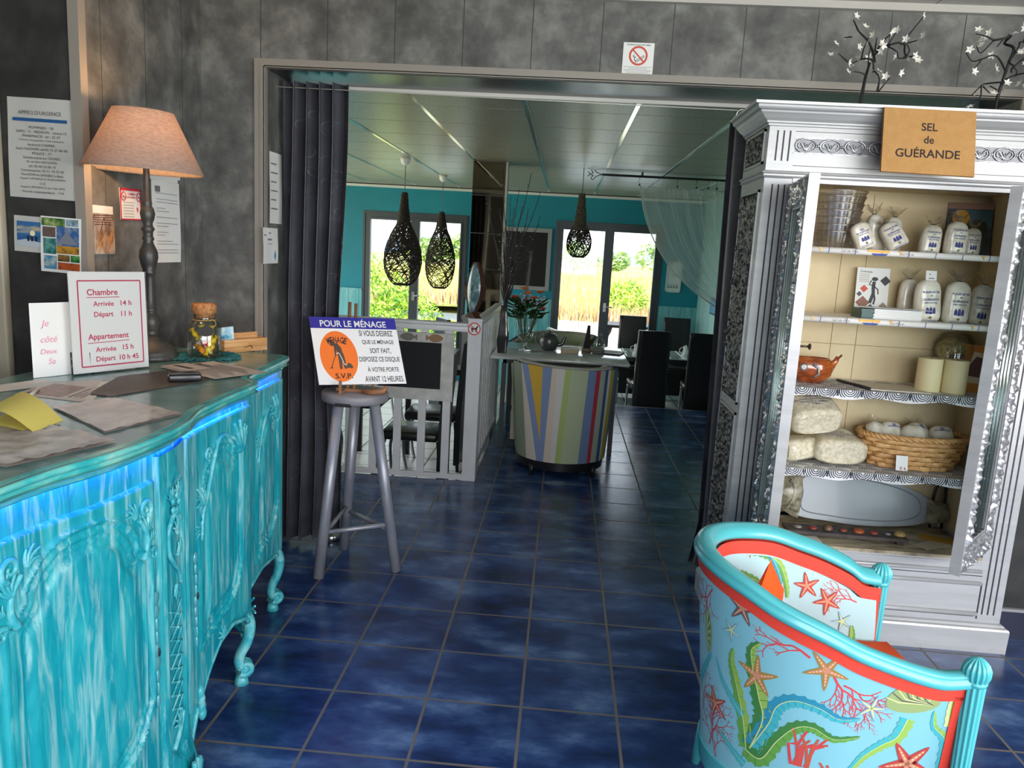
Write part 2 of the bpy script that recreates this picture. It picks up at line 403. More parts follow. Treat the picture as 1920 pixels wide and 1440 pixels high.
# --- trim round the opening, reveal linings
def trimbar(mb, x0, x1, z0, z1):
    mb.box(x0, x1, YM-.014, YM, z0, z1)
mb = MB(); e = .046
trimbar(mb, OPX0-e, OPX0, 0, OPZ+.034); trimbar(mb, OPX0, OPX1+e, OPZ, OPZ+.034); trimbar(mb, OPX1, OPX1+e, 0, OPZ)
mb.box(OPX0-e*.42, OPX0-e*.3, YM-.018, YM, 0, OPZ+.014); mb.box(OPX0-.004, OPX0+.004, YM-.014, YM+.02, 0, OPZ); mb.box(OPX0, OPX1, YM-.014, YM+.02, OPZ-.004, OPZ+.004)
struct('trim_5', mb, TRIMM)
mb = MB(); mb.box(OPX0, OPX1, YM+.02, YB, OPZ-.006, OPZ); struct('trim_6', mb, SOFFIT)
mb = MB(); mb.box(OPX0, OPX0+.004, YM+.02, YB-.08, 0, OPZ-.006); struct('trim_7', mb, panelwall('grey_panel_jamb', 'YZ', .9, (1, 10), .95))
mb = MB(); mb.box(OPX0, OPX1, YB-.012, YB+.006, OPZ-.024, OPZ-.006); struct('trim_8', mb, mat('white_track', srgb(214, 212, 206), .4))
# --- entrance ceiling with a small cove
mb = MB(); mb.box(-4.5, 3.7, -2.5, YM, ZC1, ZC1+.06); struct('ceiling', mb, CEILW)
mb = MB(); mb.box(XL, 3.6, YM-.035, YM, ZC1-.03, ZC1); struct('trim_9', mb, mat('cove_white', srgb(186, 182, 176), .6))
# --- dining ceiling: 60 cm boards between bright metal rails
m_, t_, b_ = principled('speckled_ceiling_board'); MATS['speckled_ceiling_board'] = m_
r_, no_, _ = ramp_noise(t_, [(.35, srgb(150, 146, 128)), (.5, srgb(176, 171, 150)), (.7, srgb(190, 185, 164))], 90, detail=3)
t_.links.new(r_.outputs[0], b_.inputs['Base Color']); b_.inputs['Roughness'].default_value = .33; bump(t_, b_, no_.outputs['Fac'], .15, .003)
RAILX = [-3.27, -2.67, -2.07, -1.475, -.885, -.272, .332, .905, 1.5]
mb = MB(); y = YB
yl = [YB+.02]; q = 4.58
while q < YFAR: yl.append(q); q += .592
yl.append(YFAR)
for a, b in zip(yl, yl[1:]):
    mb.box(-4.4, XR, a+.006, b-.006, ZC2, ZC2+.03)
struct('ceiling_dining', mb, m_)
mb = MB(); mb.box(-4.4, XR, YB, YFAR, ZC2+.03, ZC2+.08); struct('ceiling_void', mb, mat('dark_gap', srgb(24, 26, 28), .7))
mb = MB()
for x in RAILX: mb.box(x-.012, x+.012, YB+.02, YFAR, ZC2-.004, ZC2+.002)
for a in (): pass
struct('trim_10', mb, mat('ceiling_rail_metal', srgb(244, 242, 228), .16, .92))
mb = MB(); mb.box(-4.4, XR, YFAR-.03, YFAR, ZC2-.045, ZC2-.012); struct('trim_11', mb, mat('white_lacquer', srgb(226, 228, 226), .35))
mb = MB(); mb.box(-4.4, XR, YFAR-.012, YFAR, ZC2-.012, ZC2); struct('trim_12', mb, mat('dark_gap', srgb(24, 26, 28), .7))
# --- dining walls
WX = [(-2.83, -1.355), (-.15, 1.32)]; WZ0, WZ1 = -.18, 2.005
mb = MB(); xs = [-4.4]+[v for w in WX for v in w]+[XR+.1]
for i in range(0, 6, 2): mb.box(xs[i], xs[i+1], YFAR, YFAR+.22, ZLO-.1, ZC2+.08)
for a, b in WX: mb.box(a, b, YFAR, YFAR+.22, WZ1, ZC2+.08); mb.box(a, b, YFAR, YFAR+.22, ZLO-.1, WZ0)
struct('wall_far', mb, TEALW)
PLANK = tiles('washed_turquoise_planks', srgb(96, 178, 186), srgb(122, 196, 200), srgb(46, 140, 152), [(.3, srgb(62, 164, 176)), (.5, srgb(116, 192, 198)), (.72, srgb(176, 220, 220))], .15, (.02, 20), gw=.004, axis='XZ', pitch2=40, rough=.5, noise_scale=3, bs=.4, gb=.15, mixf=.7, stretch=(4, 4, .6))
PLANKR = tiles('pale_turquoise_planks_side', srgb(150, 206, 206), srgb(172, 216, 214), srgb(96, 176, 178), [(.3, srgb(132, 200, 202)), (.5, srgb(170, 216, 214)), (.72, srgb(206, 230, 228))], .15, (.02, 20), gw=.004, axis='YZ', pitch2=40, rough=.5, noise_scale=3, bs=.4, gb=.15, mixf=.7, stretch=(4, 4, .6))
mb = MB()
for i in range(0, 6, 2): mb.box(xs[i], xs[i+1] if i < 4 else XR, YFAR-.016, YFAR, ZLO, .895)
for i in range(0, 6, 2): mb.box(xs[i], xs[i+1] if i < 4 else XR, YFAR-.03, YFAR, .895, .925)
struct('trim_13', mb, PLANK)
mb = MB(); mb.box(XR, XR+.1, YB, YFAR+.2, ZLO-.1, ZC2+.08); struct('wall_dining_right', mb, PLANKR)
mb = MB(); mb.box(-4.5, -4.4, YB, 5.4, ZLO-.1, ZC2+.08); mb.box(-4.5, -4.4, 5.4, 9.8, ZLO-.1, .4); mb.box(-4.5, -4.4, 5.4, 9.8, 2.2, ZC2+.08); mb.box(-4.5, -4.4, 9.8, YFAR+.2, ZLO-.1, ZC2+.08)
struct('wall_dining_left', mb, TEALW)
mb = MB(); mb.box(-4.7, 3.9, -2.7, 11.1, 2.86, 3.0); struct('roof', mb, mat('plain_grey_wall', srgb(110, 108, 104), .7))
# --- two french windows
ALU = mat('grey_aluminium_frame', srgb(72, 78, 84), .4, .3)
for k, (a, b) in enumerate(WX):
    w = bpy.data.objects.new('window_%d' % (k+1), None); COL.objects.link(w); w['kind'] = 'structure'; w.location = ((a+b)/2, YFAR+.06, WZ0)
    mb = MB(); d = .085; y0, y1 = YFAR-.012, YFAR+.08
    mb.box(a, a+d, y0, y1, WZ0, WZ1); mb.box(b-d, b, y0, y1, WZ0, WZ1); mb.box(a+d, b-d, y0, y1, WZ1-d, WZ1); mb.box(a+d, b-d, y0, y1, WZ0, WZ0+.06)
    mb.box(a+.02, b-.02, y0-.014, y0, WZ1-.03, WZ1-.012); mb.box(a+.02, a+.034, y0-.014, y0, WZ0, WZ1-.03); mb.box(b-.034, b-.02, y0-.014, y0, WZ0, WZ1-.03)
    mb.build('frame', ALU, w)
    c = (a+b)/2; s = .062
    for x0, x1 in ((a+d, c), (c, b-d)):
        mb = MB(); y0l, y1l = YFAR-.03, YFAR+.05
        sl = s if x0 > a+d+.01 else .022; sr = s if x1 < b-d-.01 else .022
        mb.box(x0, x0+sl, y0l, y1l, WZ0+.06, WZ1-d); mb.box(x1-sr, x1, y0l, y1l, WZ0+.06, WZ1-d)
        mb.box(x0+sl, x1-sr, y0l, y1l, WZ1-d-.03, WZ1-d); mb.box(x0+sl, x1-sr, y0l, y1l, WZ0+.06, WZ0+.16)
        lf = mb.build('leaf', ALU, w)
        mb = MB(); mb.box(x0+sl, x1-sr, YFAR+.012, YFAR+.018, WZ0+.16, WZ1-d-.03); mb.build('pane', GLASS, lf)
    mb = MB(); mb.box(c-.02, c+.02, YFAR-.042, YFAR-.03, .80, .92); mb.tube([(c, YFAR-.042, .87), (c, YFAR-.075, .87), (c+.1, YFAR-.08, .868)], .009)
    mb.build('handle', mat('handle_metal', srgb(190, 190, 190), .3, .8), w)
# --- mirrored pillar in the dining room
MIRR = mat('smoked_mirror', srgb(150, 140, 120), .04, 1.)
mb = MB(); px0, px1, py0, py1 = -.9, -.585, 7.25, 7.6
mb.box(px0+.01, px1-.006, py0+.008, py1, ZLO, ZC2); pil = struct('column', mb, mat('pillar_grey', srgb(120, 118, 112), .6))
zz = [.95, 1.385, 1.715, 2.06, ZC2-.005]
for a, b in zip(zz, zz[1:]):
    m2 = MB(); m2.box(px0+.006, px1-.012, py0, py0+.006, a+.003, b-.003); m2.build('mirror_tile', MIRR, pil)
m2 = MB(); m2.box(px1-.006, px1+.012, py0-.004, py0+.03, ZLO, ZC2-.005); m2.build('corner_strip', mat('pillar_strip', srgb(176, 172, 160), .4, .3), pil)
mb = MB(); mb.box(-.90, -.60, 7.0, 7.2, ZLO, .93); mb.box(-.86, -.64, 6.985, 7.0, .2, .86); mb.box(-.91, -.595, 6.98, 7.21, .93, .96)
single('cupboard', mb, mat('dim_white_cupboard', srgb(176, 176, 172), .5), 'white panelled cupboard standing against the foot of the mirrored pillar', 'cupboard')
# ================================================================== OUTDOORS
mb = MB(); mb.box(-12, 12, YFAR+.22, 13.2, -.6, -.42); struct('terrace', mb, mottled('pale_terrace', [(.4, srgb(206, 202, 190)), (.6, srgb(224, 220, 208))], 3, .8))
mb = MB(); mb.box(-120, 120, -60, 200, -1.2, -.95)
struct('ground', mb, mottled('dry_marsh', [(.35, srgb(150, 160, 70)), (.55, srgb(196, 186, 110)), (.7, srgb(214, 206, 150))], .35, .9))
mb = MB(); mb.box(-60, 60, 15.2, 29, -.95, -.93); o = struct('water', mb, mat('pond_water', srgb(190, 196, 190), .04, 0, .8))
def leafball(mb, c, r, n, size, rng, mis=2, sq=1.):
    for _ in range(n):
        a, z = rng.uniform(0, 2*PI), rng.uniform(-.9, 1); q = math.sqrt(max(0, 1-z*z)); k = rng.uniform(.72, 1.05)
        p = Vector((c[0]+r[0]*q*math.cos(a)*k, c[1]+r[1]*q*math.sin(a)*k, c[2]+r[2]*z*k))
        d = Vector((rng.uniform(-1, 1), rng.uniform(-1, 1), rng.uniform(-.6, 1))).normalized(); e1 = d.orthogonal().normalized(); s = size*rng.uniform(.6, 1.3)
        mb.add([p-d*s, p+e1*s*.35, p+d*s, p-e1*s*.35], [(0, 1, 2, 3)], rng.randrange(mis))
rng = random.Random(3)
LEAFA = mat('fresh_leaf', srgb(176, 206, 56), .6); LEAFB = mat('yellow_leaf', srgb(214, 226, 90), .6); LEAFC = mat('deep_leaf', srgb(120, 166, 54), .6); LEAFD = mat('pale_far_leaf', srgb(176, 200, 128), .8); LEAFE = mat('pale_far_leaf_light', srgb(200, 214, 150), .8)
mb = MB()
for c, r, n in (((-3.9, 14.0, .1), (1.25, .8, 1.25), 3800), ((-2.9, 14.0, -.1), (.8, .7, .85), 2200), ((-2.1, 13.9, -.5), (.9, .6, .72), 2200), ((-4.9, 14.3, .3), (.9, .8, 1.5), 1500)):
    leafball(mb, c, r, n, .06, rng, 3)
t = thing('bush', 'large bright green leafy bush just outside the left dining room window', 'bush', (-3.2, 14.0, -.95))
mb.build('foliage', [LEAFA, LEAFB, LEAFC], t)
mb = MB()
for _ in range(9): mb.tube([(-3.2+rng.uniform(-.4, .4), 14, -.95), (-3.2+rng.uniform(-1.2, 1), 14+rng.uniform(-.3, .3), .1)], [.03, .012], 6)
mb.build('stem', mat('bark', srgb(80, 66, 44), .8), t)
# reed bed on the far bank
mb = MB(); rng = random.Random(11)
def gh(x, y): return -.95+1.1*mnoise.noise(Vector((x*.12, y*.2, 3)))**2
mb.grid(lambda u, v: (-30+70*u, 29+50*v, gh(-30+70*u, 29+50*v)-.05+(.35 if v > .02 else 0)), 100, 60, 1)
for _ in range(26000):
    y = 29+42*rng.random()**1.7; x = rng.uniform(-.42*y-2, .38*y+2); z = gh(x, y); h = rng.uniform(.3, .8)*(1.25 if y > 36 else 1)
    lx, ly = rng.uniform(-.12, .12), rng.uniform(-.1, .1); w = .018+.0006*y
    mi = 3 if (y < 31 and rng.random() < .6) else rng.choice((0, 0, 1, 1, 2))
    mb.add([(x-w, y, z), (x+w, y, z), (x+lx, y+ly, z+h)], [(0, 1, 2)], mi)
single('reed_bed', mb, [mat('reed_gold', srgb(226, 208, 124), .8), mat('reed_green', srgb(204, 206, 104), .8), mat('reed_straw', srgb(232, 222, 170), .8), mat('reed_rust', srgb(190, 146, 110), .8)], 'sunlit yellow reeds covering the far bank of the pond outside', 'reeds', kind='stuff')
for k, (px_, y, hx, hz, z0, lab) in enumerate(((4.6, 30.5, .85, .75, -.6, 'round green bush among the reeds seen in the left pane of the right window'), (8.0, 30, .7, .6, -.7, 'small green bush at the water edge seen in the right pane of the right window'))):
    mb = MB(); leafball(mb, (px_*.53 if k == 0 else px_*.62, y, z0+hz*.6), (hx, hx, hz), 900, .12, rng, 3)
    single('bush', mb, [LEAFA, LEAFB, LEAFC], lab, 'bush')
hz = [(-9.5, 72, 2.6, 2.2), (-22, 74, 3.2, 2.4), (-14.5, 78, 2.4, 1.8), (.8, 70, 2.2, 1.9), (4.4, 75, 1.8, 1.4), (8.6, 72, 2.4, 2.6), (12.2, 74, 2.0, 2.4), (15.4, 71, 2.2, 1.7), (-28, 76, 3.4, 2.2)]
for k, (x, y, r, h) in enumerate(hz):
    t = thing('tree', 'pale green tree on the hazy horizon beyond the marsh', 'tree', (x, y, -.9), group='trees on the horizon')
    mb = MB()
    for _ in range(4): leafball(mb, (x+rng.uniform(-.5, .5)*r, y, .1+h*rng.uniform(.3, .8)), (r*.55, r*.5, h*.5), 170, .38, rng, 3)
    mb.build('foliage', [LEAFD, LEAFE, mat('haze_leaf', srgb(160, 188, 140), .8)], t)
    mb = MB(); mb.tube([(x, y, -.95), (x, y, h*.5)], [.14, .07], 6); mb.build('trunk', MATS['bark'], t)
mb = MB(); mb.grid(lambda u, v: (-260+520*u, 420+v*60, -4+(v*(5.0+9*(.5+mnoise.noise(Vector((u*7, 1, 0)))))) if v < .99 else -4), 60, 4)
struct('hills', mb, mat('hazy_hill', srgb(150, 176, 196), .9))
# ================================================================== RECEPTION SIDEBOARD (turquoise, distressed)
import numpy as np
ZT = 1.105
def paint(name, stops, scale, stretch, rough=.42, coat=.15, bumps=.06, second=None):
    if name in MATS: return MATS[name]
    m, t, b = principled(name)
    r, no, _ = ramp_noise(t, stops, scale, detail=9, stretch=stretch, dist=.8)
    c = r.outputs[0]
    if second:
        r2, n2, _ = ramp_noise(t, second[0], second[1], detail=7, stretch=second[2], dist=1.2)
        m2 = t.nodes.new('ShaderNodeMapRange'); m2.inputs['From Min'].default_value = .5; m2.inputs['From Max'].default_value = .72
        t.links.new(n2.outputs['Fac'], m2.inputs['Value']); c = mixc(t, m2.outputs[0], c, second[3])
    t.links.new(c, b.inputs['Base Color']); b.inputs['Roughness'].default_value = rough; b.inputs['Coat Weight'].default_value = coat; b.inputs['Coat Roughness'].default_value = .15
    bump(t, b, no.outputs['Fac'], bumps, .004); MATS[name] = m; return m
DP = paint('washed_turquoise_paint', [(.3, srgb(0, 130, 148)), (.46, srgb(8, 150, 164)), (.62, srgb(44, 170, 178)), (.8, srgb(120, 200, 198))], 6, (3.2, 3.2, .55),
           second=([(0, (0, 0, 0)), (1, (1, 1, 1))], 11, (3.5, 3.5, .35), srgb(150, 204, 204)))
DPC = paint('turquoise_carving_paint', [(.3, srgb(20, 148, 166)), (.5, srgb(70, 178, 188)), (.7, srgb(140, 206, 206))], 22, (1, 1, 1))
DPL = paint('turquoise_lip_paint', [(.3, srgb(30, 150, 160)), (.48, srgb(60, 178, 178)), (.62, srgb(120, 200, 190)), (.8, srgb(214, 222, 200))], 9, (1, 1, 3), coat=.5, rough=.3)
DTOP = paint('glossy_grey_turquoise_top', [(.3, srgb(84, 128, 128)), (.5, srgb(104, 146, 144)), (.7, srgb(134, 166, 160))], 3, (1, 3, 1), rough=.22, coat=.3, bumps=.01)
LIP = smoothpts([(.60, -1.07), (.68, -.99), (.9, -.985), (1.15, -1.0), (1.285, -1.0), (1.418, -.985), (1.53, -.955), (1.617, -.939), (1.72, -.932), (1.825, -.933), (1.90, -.944), (2.006, -.971), (2.12, -.979),
                 (2.253, -.981), (2.40, -.979), (2.45, -.986), (2.485, -1.015), (2.53, -1.05), (2.62, -1.064), (2.733, -1.068), (2.92, -1.08), (3.02, -1.088), (3.05, -1.10)], 6)
def lipx(y): return interp(LIP, y)
INS = .046
BODYT = [(2.42, lipx(2.42)-INS), (2.49, -1.03), (2.52, -1.05), (2.55, -1.10), (2.60, -1.112), (2.85, -1.12), (3.06, -1.13)]
def bodyx(y): return lipx(y)-INS if y < 2.42 else interp(BODYT, y)
Y0D, Y1D, XBK = .60, 3.05, -1.715
desk = thing('reception_sideboard', 'long turquoise distressed sideboard with carved doors and glowing blue strip under its top', 'sideboard', (-1.35, 1.9, 0))
# top slab with moulded lip
outline = [(x, y) for y, x in LIP]+[(-1.14, 3.072), (-1.22, 3.085), (-1.30, 3.09), (XBK, 3.09)]
inner = outline+[(XBK, Y0D)]
mb = MB(); mb.add([(x, y, ZT) for x, y in inner], [list(range(len(inner)))]); mb.add([(x, y, ZT-.03) for x, y in inner], [list(range(len(inner)))[::-1]])
mb.build('worktop', DTOP, desk)
mb = MB(); prof = [(-.028, .0006), (-.010, .0012), (-.002, -.003), (0, -.010), (-.002, -.016), (-.009, -.018), (-.008, -.022), (-.014, -.034), (-.026, -.043), (-.030, -.047), (-.032, -.052), (-.035, -.056), (-.037, -.046), (-.07, -.046)]
P = []; n = len(outline)
for i, (x, y) in enumerate(outline):
    a = outline[max(i-1, 0)]; b = outline[min(i+1, n-1)]; d = Vector((b[0]-a[0], b[1]-a[1])).normalized(); nx, ny = d.y, -d.x
    for o_, z in prof: P.append((x+nx*o_, y+ny*o_, ZT+z))
k = len(prof)
mb.add(P, [(i*k+j, (i+1)*k+j, (i+1)*k+j+1, i*k+j+1) for i in range(n-1) for j in range(k-1)], 0, True)
mb.build('moulded_lip', DPL, desk)
# carcass: front surface with shaped apron
def apron(y):
    tab = [(.6, .02), (.66, .25), (.8, .20), (1.05, .10), (1.12, .05), (1.3, .06), (1.38, .10), (1.52, .16), (1.66, .10), (1.74, .06), (1.98, .05), (2.06, .16), (2.14, .235), (2.22, .285), (2.32, .30), (2.42, .27), (2.47, .22), (2.52, .16), (2.58, .19), (2.66, .255), (2.8, .285), (2.95, .27), (3.05, .24)]
    return interp(tab, y)
NY, NZ = 260, 40
mb = MB()
mb.grid(lambda u, v: (bodyx(Y0D+(Y1D-Y0D)*u), Y0D+(Y1D-Y0D)*u, apron(Y0D+(Y1D-Y0D)*u)*(1-v)+1.0588*v), NY, NZ)
mb.grid(lambda u, v: (bodyx(Y0D+(Y1D-Y0D)*u)-.025*v, Y0D+(Y1D-Y0D)*u, apron(Y0D+(Y1D-Y0D)*u)), NY, 1)
xe = bodyx(Y1D)
mb.box(XBK, xe, Y1D-.02, Y1D, .24, 1.052); mb.box(XBK, XBK+.02, Y0D, Y1D, .12, 1.052); mb.box(XBK, bodyx(Y0D+.03), Y0D, Y0D+.02, .25, 1.052)
mb.box(XBK+.02, -1.16, Y0D+.03, Y1D-.02, .28, .30)
mb.build('carcass', DP, desk)
def on_front(y, z, d): return (bodyx(y)+d, y, z)
def polydist(Yg, Zg, path, closed=False):
    D = np.full(Yg.shape, 9.); pts = path+[path[0]] if closed else path
    for (ay, az), (by, bz) in zip(pts, pts[1:]):
        dy, dz = by-ay, bz-az; L2 = dy*dy+dz*dz+1e-12
        t = np.clip(((Yg-ay)*dy+(Zg-az)*dz)/L2, 0, 1); D = np.minimum(D, np.hypot(Yg-ay-t*dy, Zg-az-t*dz))
    return D
def inside(Yg, Zg, path):
    c = np.zeros(Yg.shape, bool); m = len(path)
    for i in range(m):
        (ay, az), (by, bz) = path[i], path[(i+1) % m]
        with np.errstate(divide='ignore', invalid='ignore'):
            c ^= ((az > Zg) != (bz > Zg)) & (Yg < (by-ay)*(Zg-az)/(bz-az+1e-12)+ay)
    return c
def carved_door(y0, y1, zb, zt, path, ny, nz, parent, mat_):
    ys = np.linspace(y0, y1, ny+1); Yg = ys[None, :].repeat(nz+1, 0); Zg = np.zeros_like(Yg)
    lo = np.array([max(zb, apron(y)+.035) for y in ys])
    for j in range(nz+1): Zg[j] = lo+(zt-lo)*j/nz
    D = polydist(Yg, Zg, path, True); I = inside(Yg, Zg, path)
    h = .010*np.exp(-(D/.006)**2)+np.where(I, .007*np.exp(-((D-.022)/.006)**2)+.005*np.exp(-((D-.040)/.004)**2)-.005+.010*np.clip((D-.045)/.02, 0, 1), 0)
    e = np.minimum.reduce([Yg-y0, y1-Yg, zt-Zg]); h = h+.014*np.clip(e/.006, 0, 1)
    mb = MB(); w = ny+1
    mb.add([on_front(float(Yg[j, i]), float(Zg[j, i]), float(h[j, i])-.001) for j in range(nz+1) for i in range(w)],
           [(j*w+i, j*w+i+1, (j+1)*w+i+1, (j+1)*w+i) for j in range(nz) for i in range(ny)], 0, True)
    return mb.build('door', mat_, parent)
def scr(mb, pts, r0, r1=None, d=.016, mir=None, flatk=.6, n=6, mi=0, surf=on_front):
    pts = smoothpts(pts, 5); L = len(pts); r1 = r0 if r1 is None else r1
    if mir is not None: pts = [(2*mir-y, z) for y, z in pts]
    mb.tube([surf(y, z, d) for y, z in pts], [r0+(r1-r0)*i/(L-1) for i in range(L)], n, mi)
def spiral(cy, cz, r, a0, turns, sgn=1, n=14):
    return [(cy+r*(1-i/n*.85)*math.cos(a0+sgn*2*PI*turns*i/n), cz+r*(1-i/n*.85)*math.sin(a0+sgn*2*PI*turns*i/n)) for i in range(n+1)]
def leaves(mb, y, z, s, ang, k=5, d=.016, mir=None, surf=on_front):
    """a small acanthus spray: k tapering lobes fanning from a point"""
    for i in range(k):
        a = ang+(i-(k-1)/2)*.42; L = s*(1-.18*abs(i-(k-1)/2))
        pts = [(y, z), (y+L*.5*math.cos(a), z+L*.5*math.sin(a)), (y+L*math.cos(a+.25), z+L*math.sin(a+.25))]
        scr(mb, pts, s*.13, s*.05, d, mir, surf=surf)
# centre door ---------------------------------------------------------------
c1 = 1.515; arch = [(c1-.205, .36), (c1-.205, .80)]
half = [(-.205, .80), (-.155, .835), (-.15, .862), (-.105, .915), (-.05, .942), (0, .948)]
half = smoothpts(half, 4)
pth = [(c1+y, z) for y, z in half]+[(c1-y, z) for y, z in half[::-1]]+[(c1+.205, .42), (c1+.15, .33), (c1+.05, .27), (c1-.05, .27), (c1-.15, .33), (c1-.205, .42)]
dA = carved_door(1.275, 1.752, .2, .985, pth, 84, 130, desk, DP)
mb = MB()
for mir in (None, c1):
    scr(mb, [(1.69, .80), (1.705, .835), (1.70, .87), (1.675, .905)], .010, .006, mir=mir)
    scr(mb, spiral(1.700, .965-.04, .026, -1.2, 1.3), .008, .004, mir=mir); leaves(mb, 1.70, .87, .055, 1.2, 5, mir=mir); leaves(mb, 1.72, .84, .03, .6, 4, mir=mir)
    scr(mb, spiral(1.73, .80, .016, 2.4, 1.2, -1), .007, .003, mir=mir); leaves(mb, 1.66, .915, .05, 2.0, 4, mir=mir)
mb.build('carving', DPC, dA)
mb = MB()
for z in np.linspace(.40, .68, 9): mb.sphere(on_front(1.735, float(z), .016), (.005, .010+.005*math.sin(z*40), .019), 6)
mb.sphere(on_front(1.735, .535, .022), (.003, .004, .012), 6, 1)
mb.build('keyhole_plate', [mat('tarnished_silver', srgb(96, 176, 184), .35, .3), BLACKP], dA)
# right-hand door of the projecting part -------------------------------------
c2 = 2.215; half = smoothpts([(-.15, .74), (-.135, .80), (-.12, .86), (-.07, .93), (-.02, .955), (.05, .94), (.10, .90), (.15, .915)], 4)
pth = [(c2+y, z) for y, z in half]+[(c2+.15, .52), (c2+.12, .44), (c2+.06, .40), (c2-.02, .385), (c2-.15, .36)]
dB = carved_door(1.975, 2.46, .2, 1.03, pth, 72, 120, desk, DP)
mb = MB()
scr(mb, [(2.07, .70), (2.09, .78), (2.13, .84), (2.16, .90), (2.20, .965), (2.25, .972), (2.29, .94), (2.33, .90), (2.36, .905)], .009, .007)
leaves(mb, 2.09, .80, .07, 1.9, 5); leaves(mb, 2.345, .90, .11, 1.45, 6); leaves(mb, 2.37, .93, .06, .7, 4); scr(mb, spiral(2.13, .94, .022, 0, 1.3), .006, .003); leaves(mb, 2.08, .72, .05, 2.4, 4)
mb.build('carving', DPC, dB)
mb = MB()
for z in np.linspace(.40, .66, 9): mb.sphere(on_front(2.03, float(z), .016), (.005, .008+.004*math.sin(z*40), .019), 6)
mb.sphere(on_front(2.03, .545, .022), (.003, .004, .012), 6, 1)
mb.build('keyhole_plate', [MATS['tarnished_silver'], BLACKP], dB)
# mirrored near door (partly out of view)
c3 = 2*c1-c2+.02
pth3 = [(2*c1+.02-y, z) for y, z in pth][::-1]
carved_door(2*c1+.02-2.43, 2*c1+.02-2.0, .2, 1.03, pth3, 60, 90, desk, DP)
# set-back end door --------------------------------------------------------------
c4 = 2.84; half = smoothpts([(-.12, .76), (-.10, .83), (-.07, .89), (-.02, .93), (.03, .935), (.08, .88), (.12, .90)], 4)
pth = [(c4+y, z) for y, z in half]+[(c4+.12, .52), (c4+.09, .45), (c4+.03, .40), (c4-.06, .39), (c4-.12, .35)]
dC = carved_door(2.645, 3.03, .28, 1.02, pth, 60, 110, desk, DP)
mb = MB()
scr(mb, [(2.73, .74), (2.75, .81), (2.79, .88), (2.84, .935), (2.89, .92), (2.93, .87)], .008, .006); leaves(mb, 2.925, .88, .10, 1.5, 6); leaves(mb, 2.75, .80, .06, 2.0, 5); leaves(mb, 2.945, .86, .06, .8, 4)
mb.build('carving', DPC, dC)
# carved pilaster between the doors ----------------------------------------------
for k, (ya, yb) in enumerate(((1.765, 1.955), (2*c1+.02-1.955, 2*c1+.02-1.765))):
    m = (ya+yb)/2; wv = (yb-ya)/2-.03
    ys = np.linspace(ya, yb, 30); mb = MB(); nz = 90
    ptp = [(m-wv, .20), (m-wv, .90), (m-wv+.02, .935), (m-.02, .955), (m, .975), (m+.02, .955), (m+wv-.02, .935), (m+wv, .90), (m+wv, .20), (m, .15)]
    Yg = ys[None, :].repeat(nz+1, 0); Zg = np.linspace(.06, 1.035, nz+1)[:, None].repeat(30, 1)
    D = polydist(Yg, Zg, ptp, True); I = inside(Yg, Zg, ptp)
    h = .012+.007*np.exp(-(D/.005)**2)-np.where(I, .007*np.clip(D/.008, 0, 1), 0)
    e = np.minimum(Yg-ya, yb-Yg); h = h*np.clip(e/.006, 0, 1)
    bulge = .035*np.clip((.22-Zg)/.16, 0, 1)**1.6
    mb.add([on_front(float(Yg[j, i]), float(Zg[j, i]), float(h[j, i]+bulge[j, i])) for j in range(nz+1) for i in range(30)],
           [(j*30+i, j*30+i+1, (j+1)*30+i+1, (j+1)*30+i) for j in range(nz) for i in range(29)], 0, True)
    pl = mb.build('pilaster', DP, desk)
    mb = MB(); q = dict(d=.010)
    for mir in (None, m): leaves(mb, m+.015, .90, .04, 1.0, 5, mir=mir, **q)
    for i in range(5): mb.sphere(on_front(m+.022*math.cos(i*1.26), .885+.02*math.sin(i*1.26), .013), (.006, .010, .010), 6)
    scr(mb, [(m+.04, .83), (m+.0, .86), (m-.04, .83), (m-.045, .77), (m-.02, .73), (m+.02, .69), (m+.035, .65)], .008, .006, **q)
    leaves(mb, m+.01, .80, .05, 1.3, 5, **q); leaves(mb, m+.015, .74, .045, .5, 4, **q); leaves(mb, m, .66, .05, -1.5, 5, **q)
    for i in range(8):
        z = .60-i*.040
        for s in (1, -1): scr(mb, [(m-s*.042, z), (m, z-.022), (m+s*.042, z-.044)], .0028, .0028, .008)
        mb.sphere(on_front(m, z-.022, .011), .004, 5)
    leaves(mb, m, .245, .05, 1.57, 5, **q); scr(mb, [(m-.04, .20), (m, .23), (m+.03, .27), (m+.01, .29)], .008, .005, **q)
    for i in range(7):
        a = 1.57+(i-3)*.42; scr(mb, [(m, .075), (m+.04*math.cos(a), .075+.035*math.sin(a)), (m+.075*math.cos(a), .075+.062*math.sin(a))], .012, .007, .05)
    mb.build('carving', DPC, pl)
    mb = MB(); mb.box(bodyx(m)-.05, bodyx(m)+.035, m-.05, m+.05, 0, .07, bev=.012); mb.build('foot', DPC, desk)
# apron edge beads and drops
mb = MB()
for a, b in ((1.99, 2.45), (2.56, 2.99)):
    mb.tube([on_front(a+(b-a)*i/30, apron(a+(b-a)*i/30)+.008, .003) for i in range(31)], .008, 6)
for y in (2.535, 2.06):
    for j in range(4): mb.sphere(on_front(y+.004*j, apron(y)+.06-.026*j, .012), (.012, .016, .022), 6)
leaves(mb, 2.535, .24, .07, 1.6, 5); leaves(mb, 2.22, .31, .05, 1.57, 5)
mb.build('apron_carving', DPC, desk)
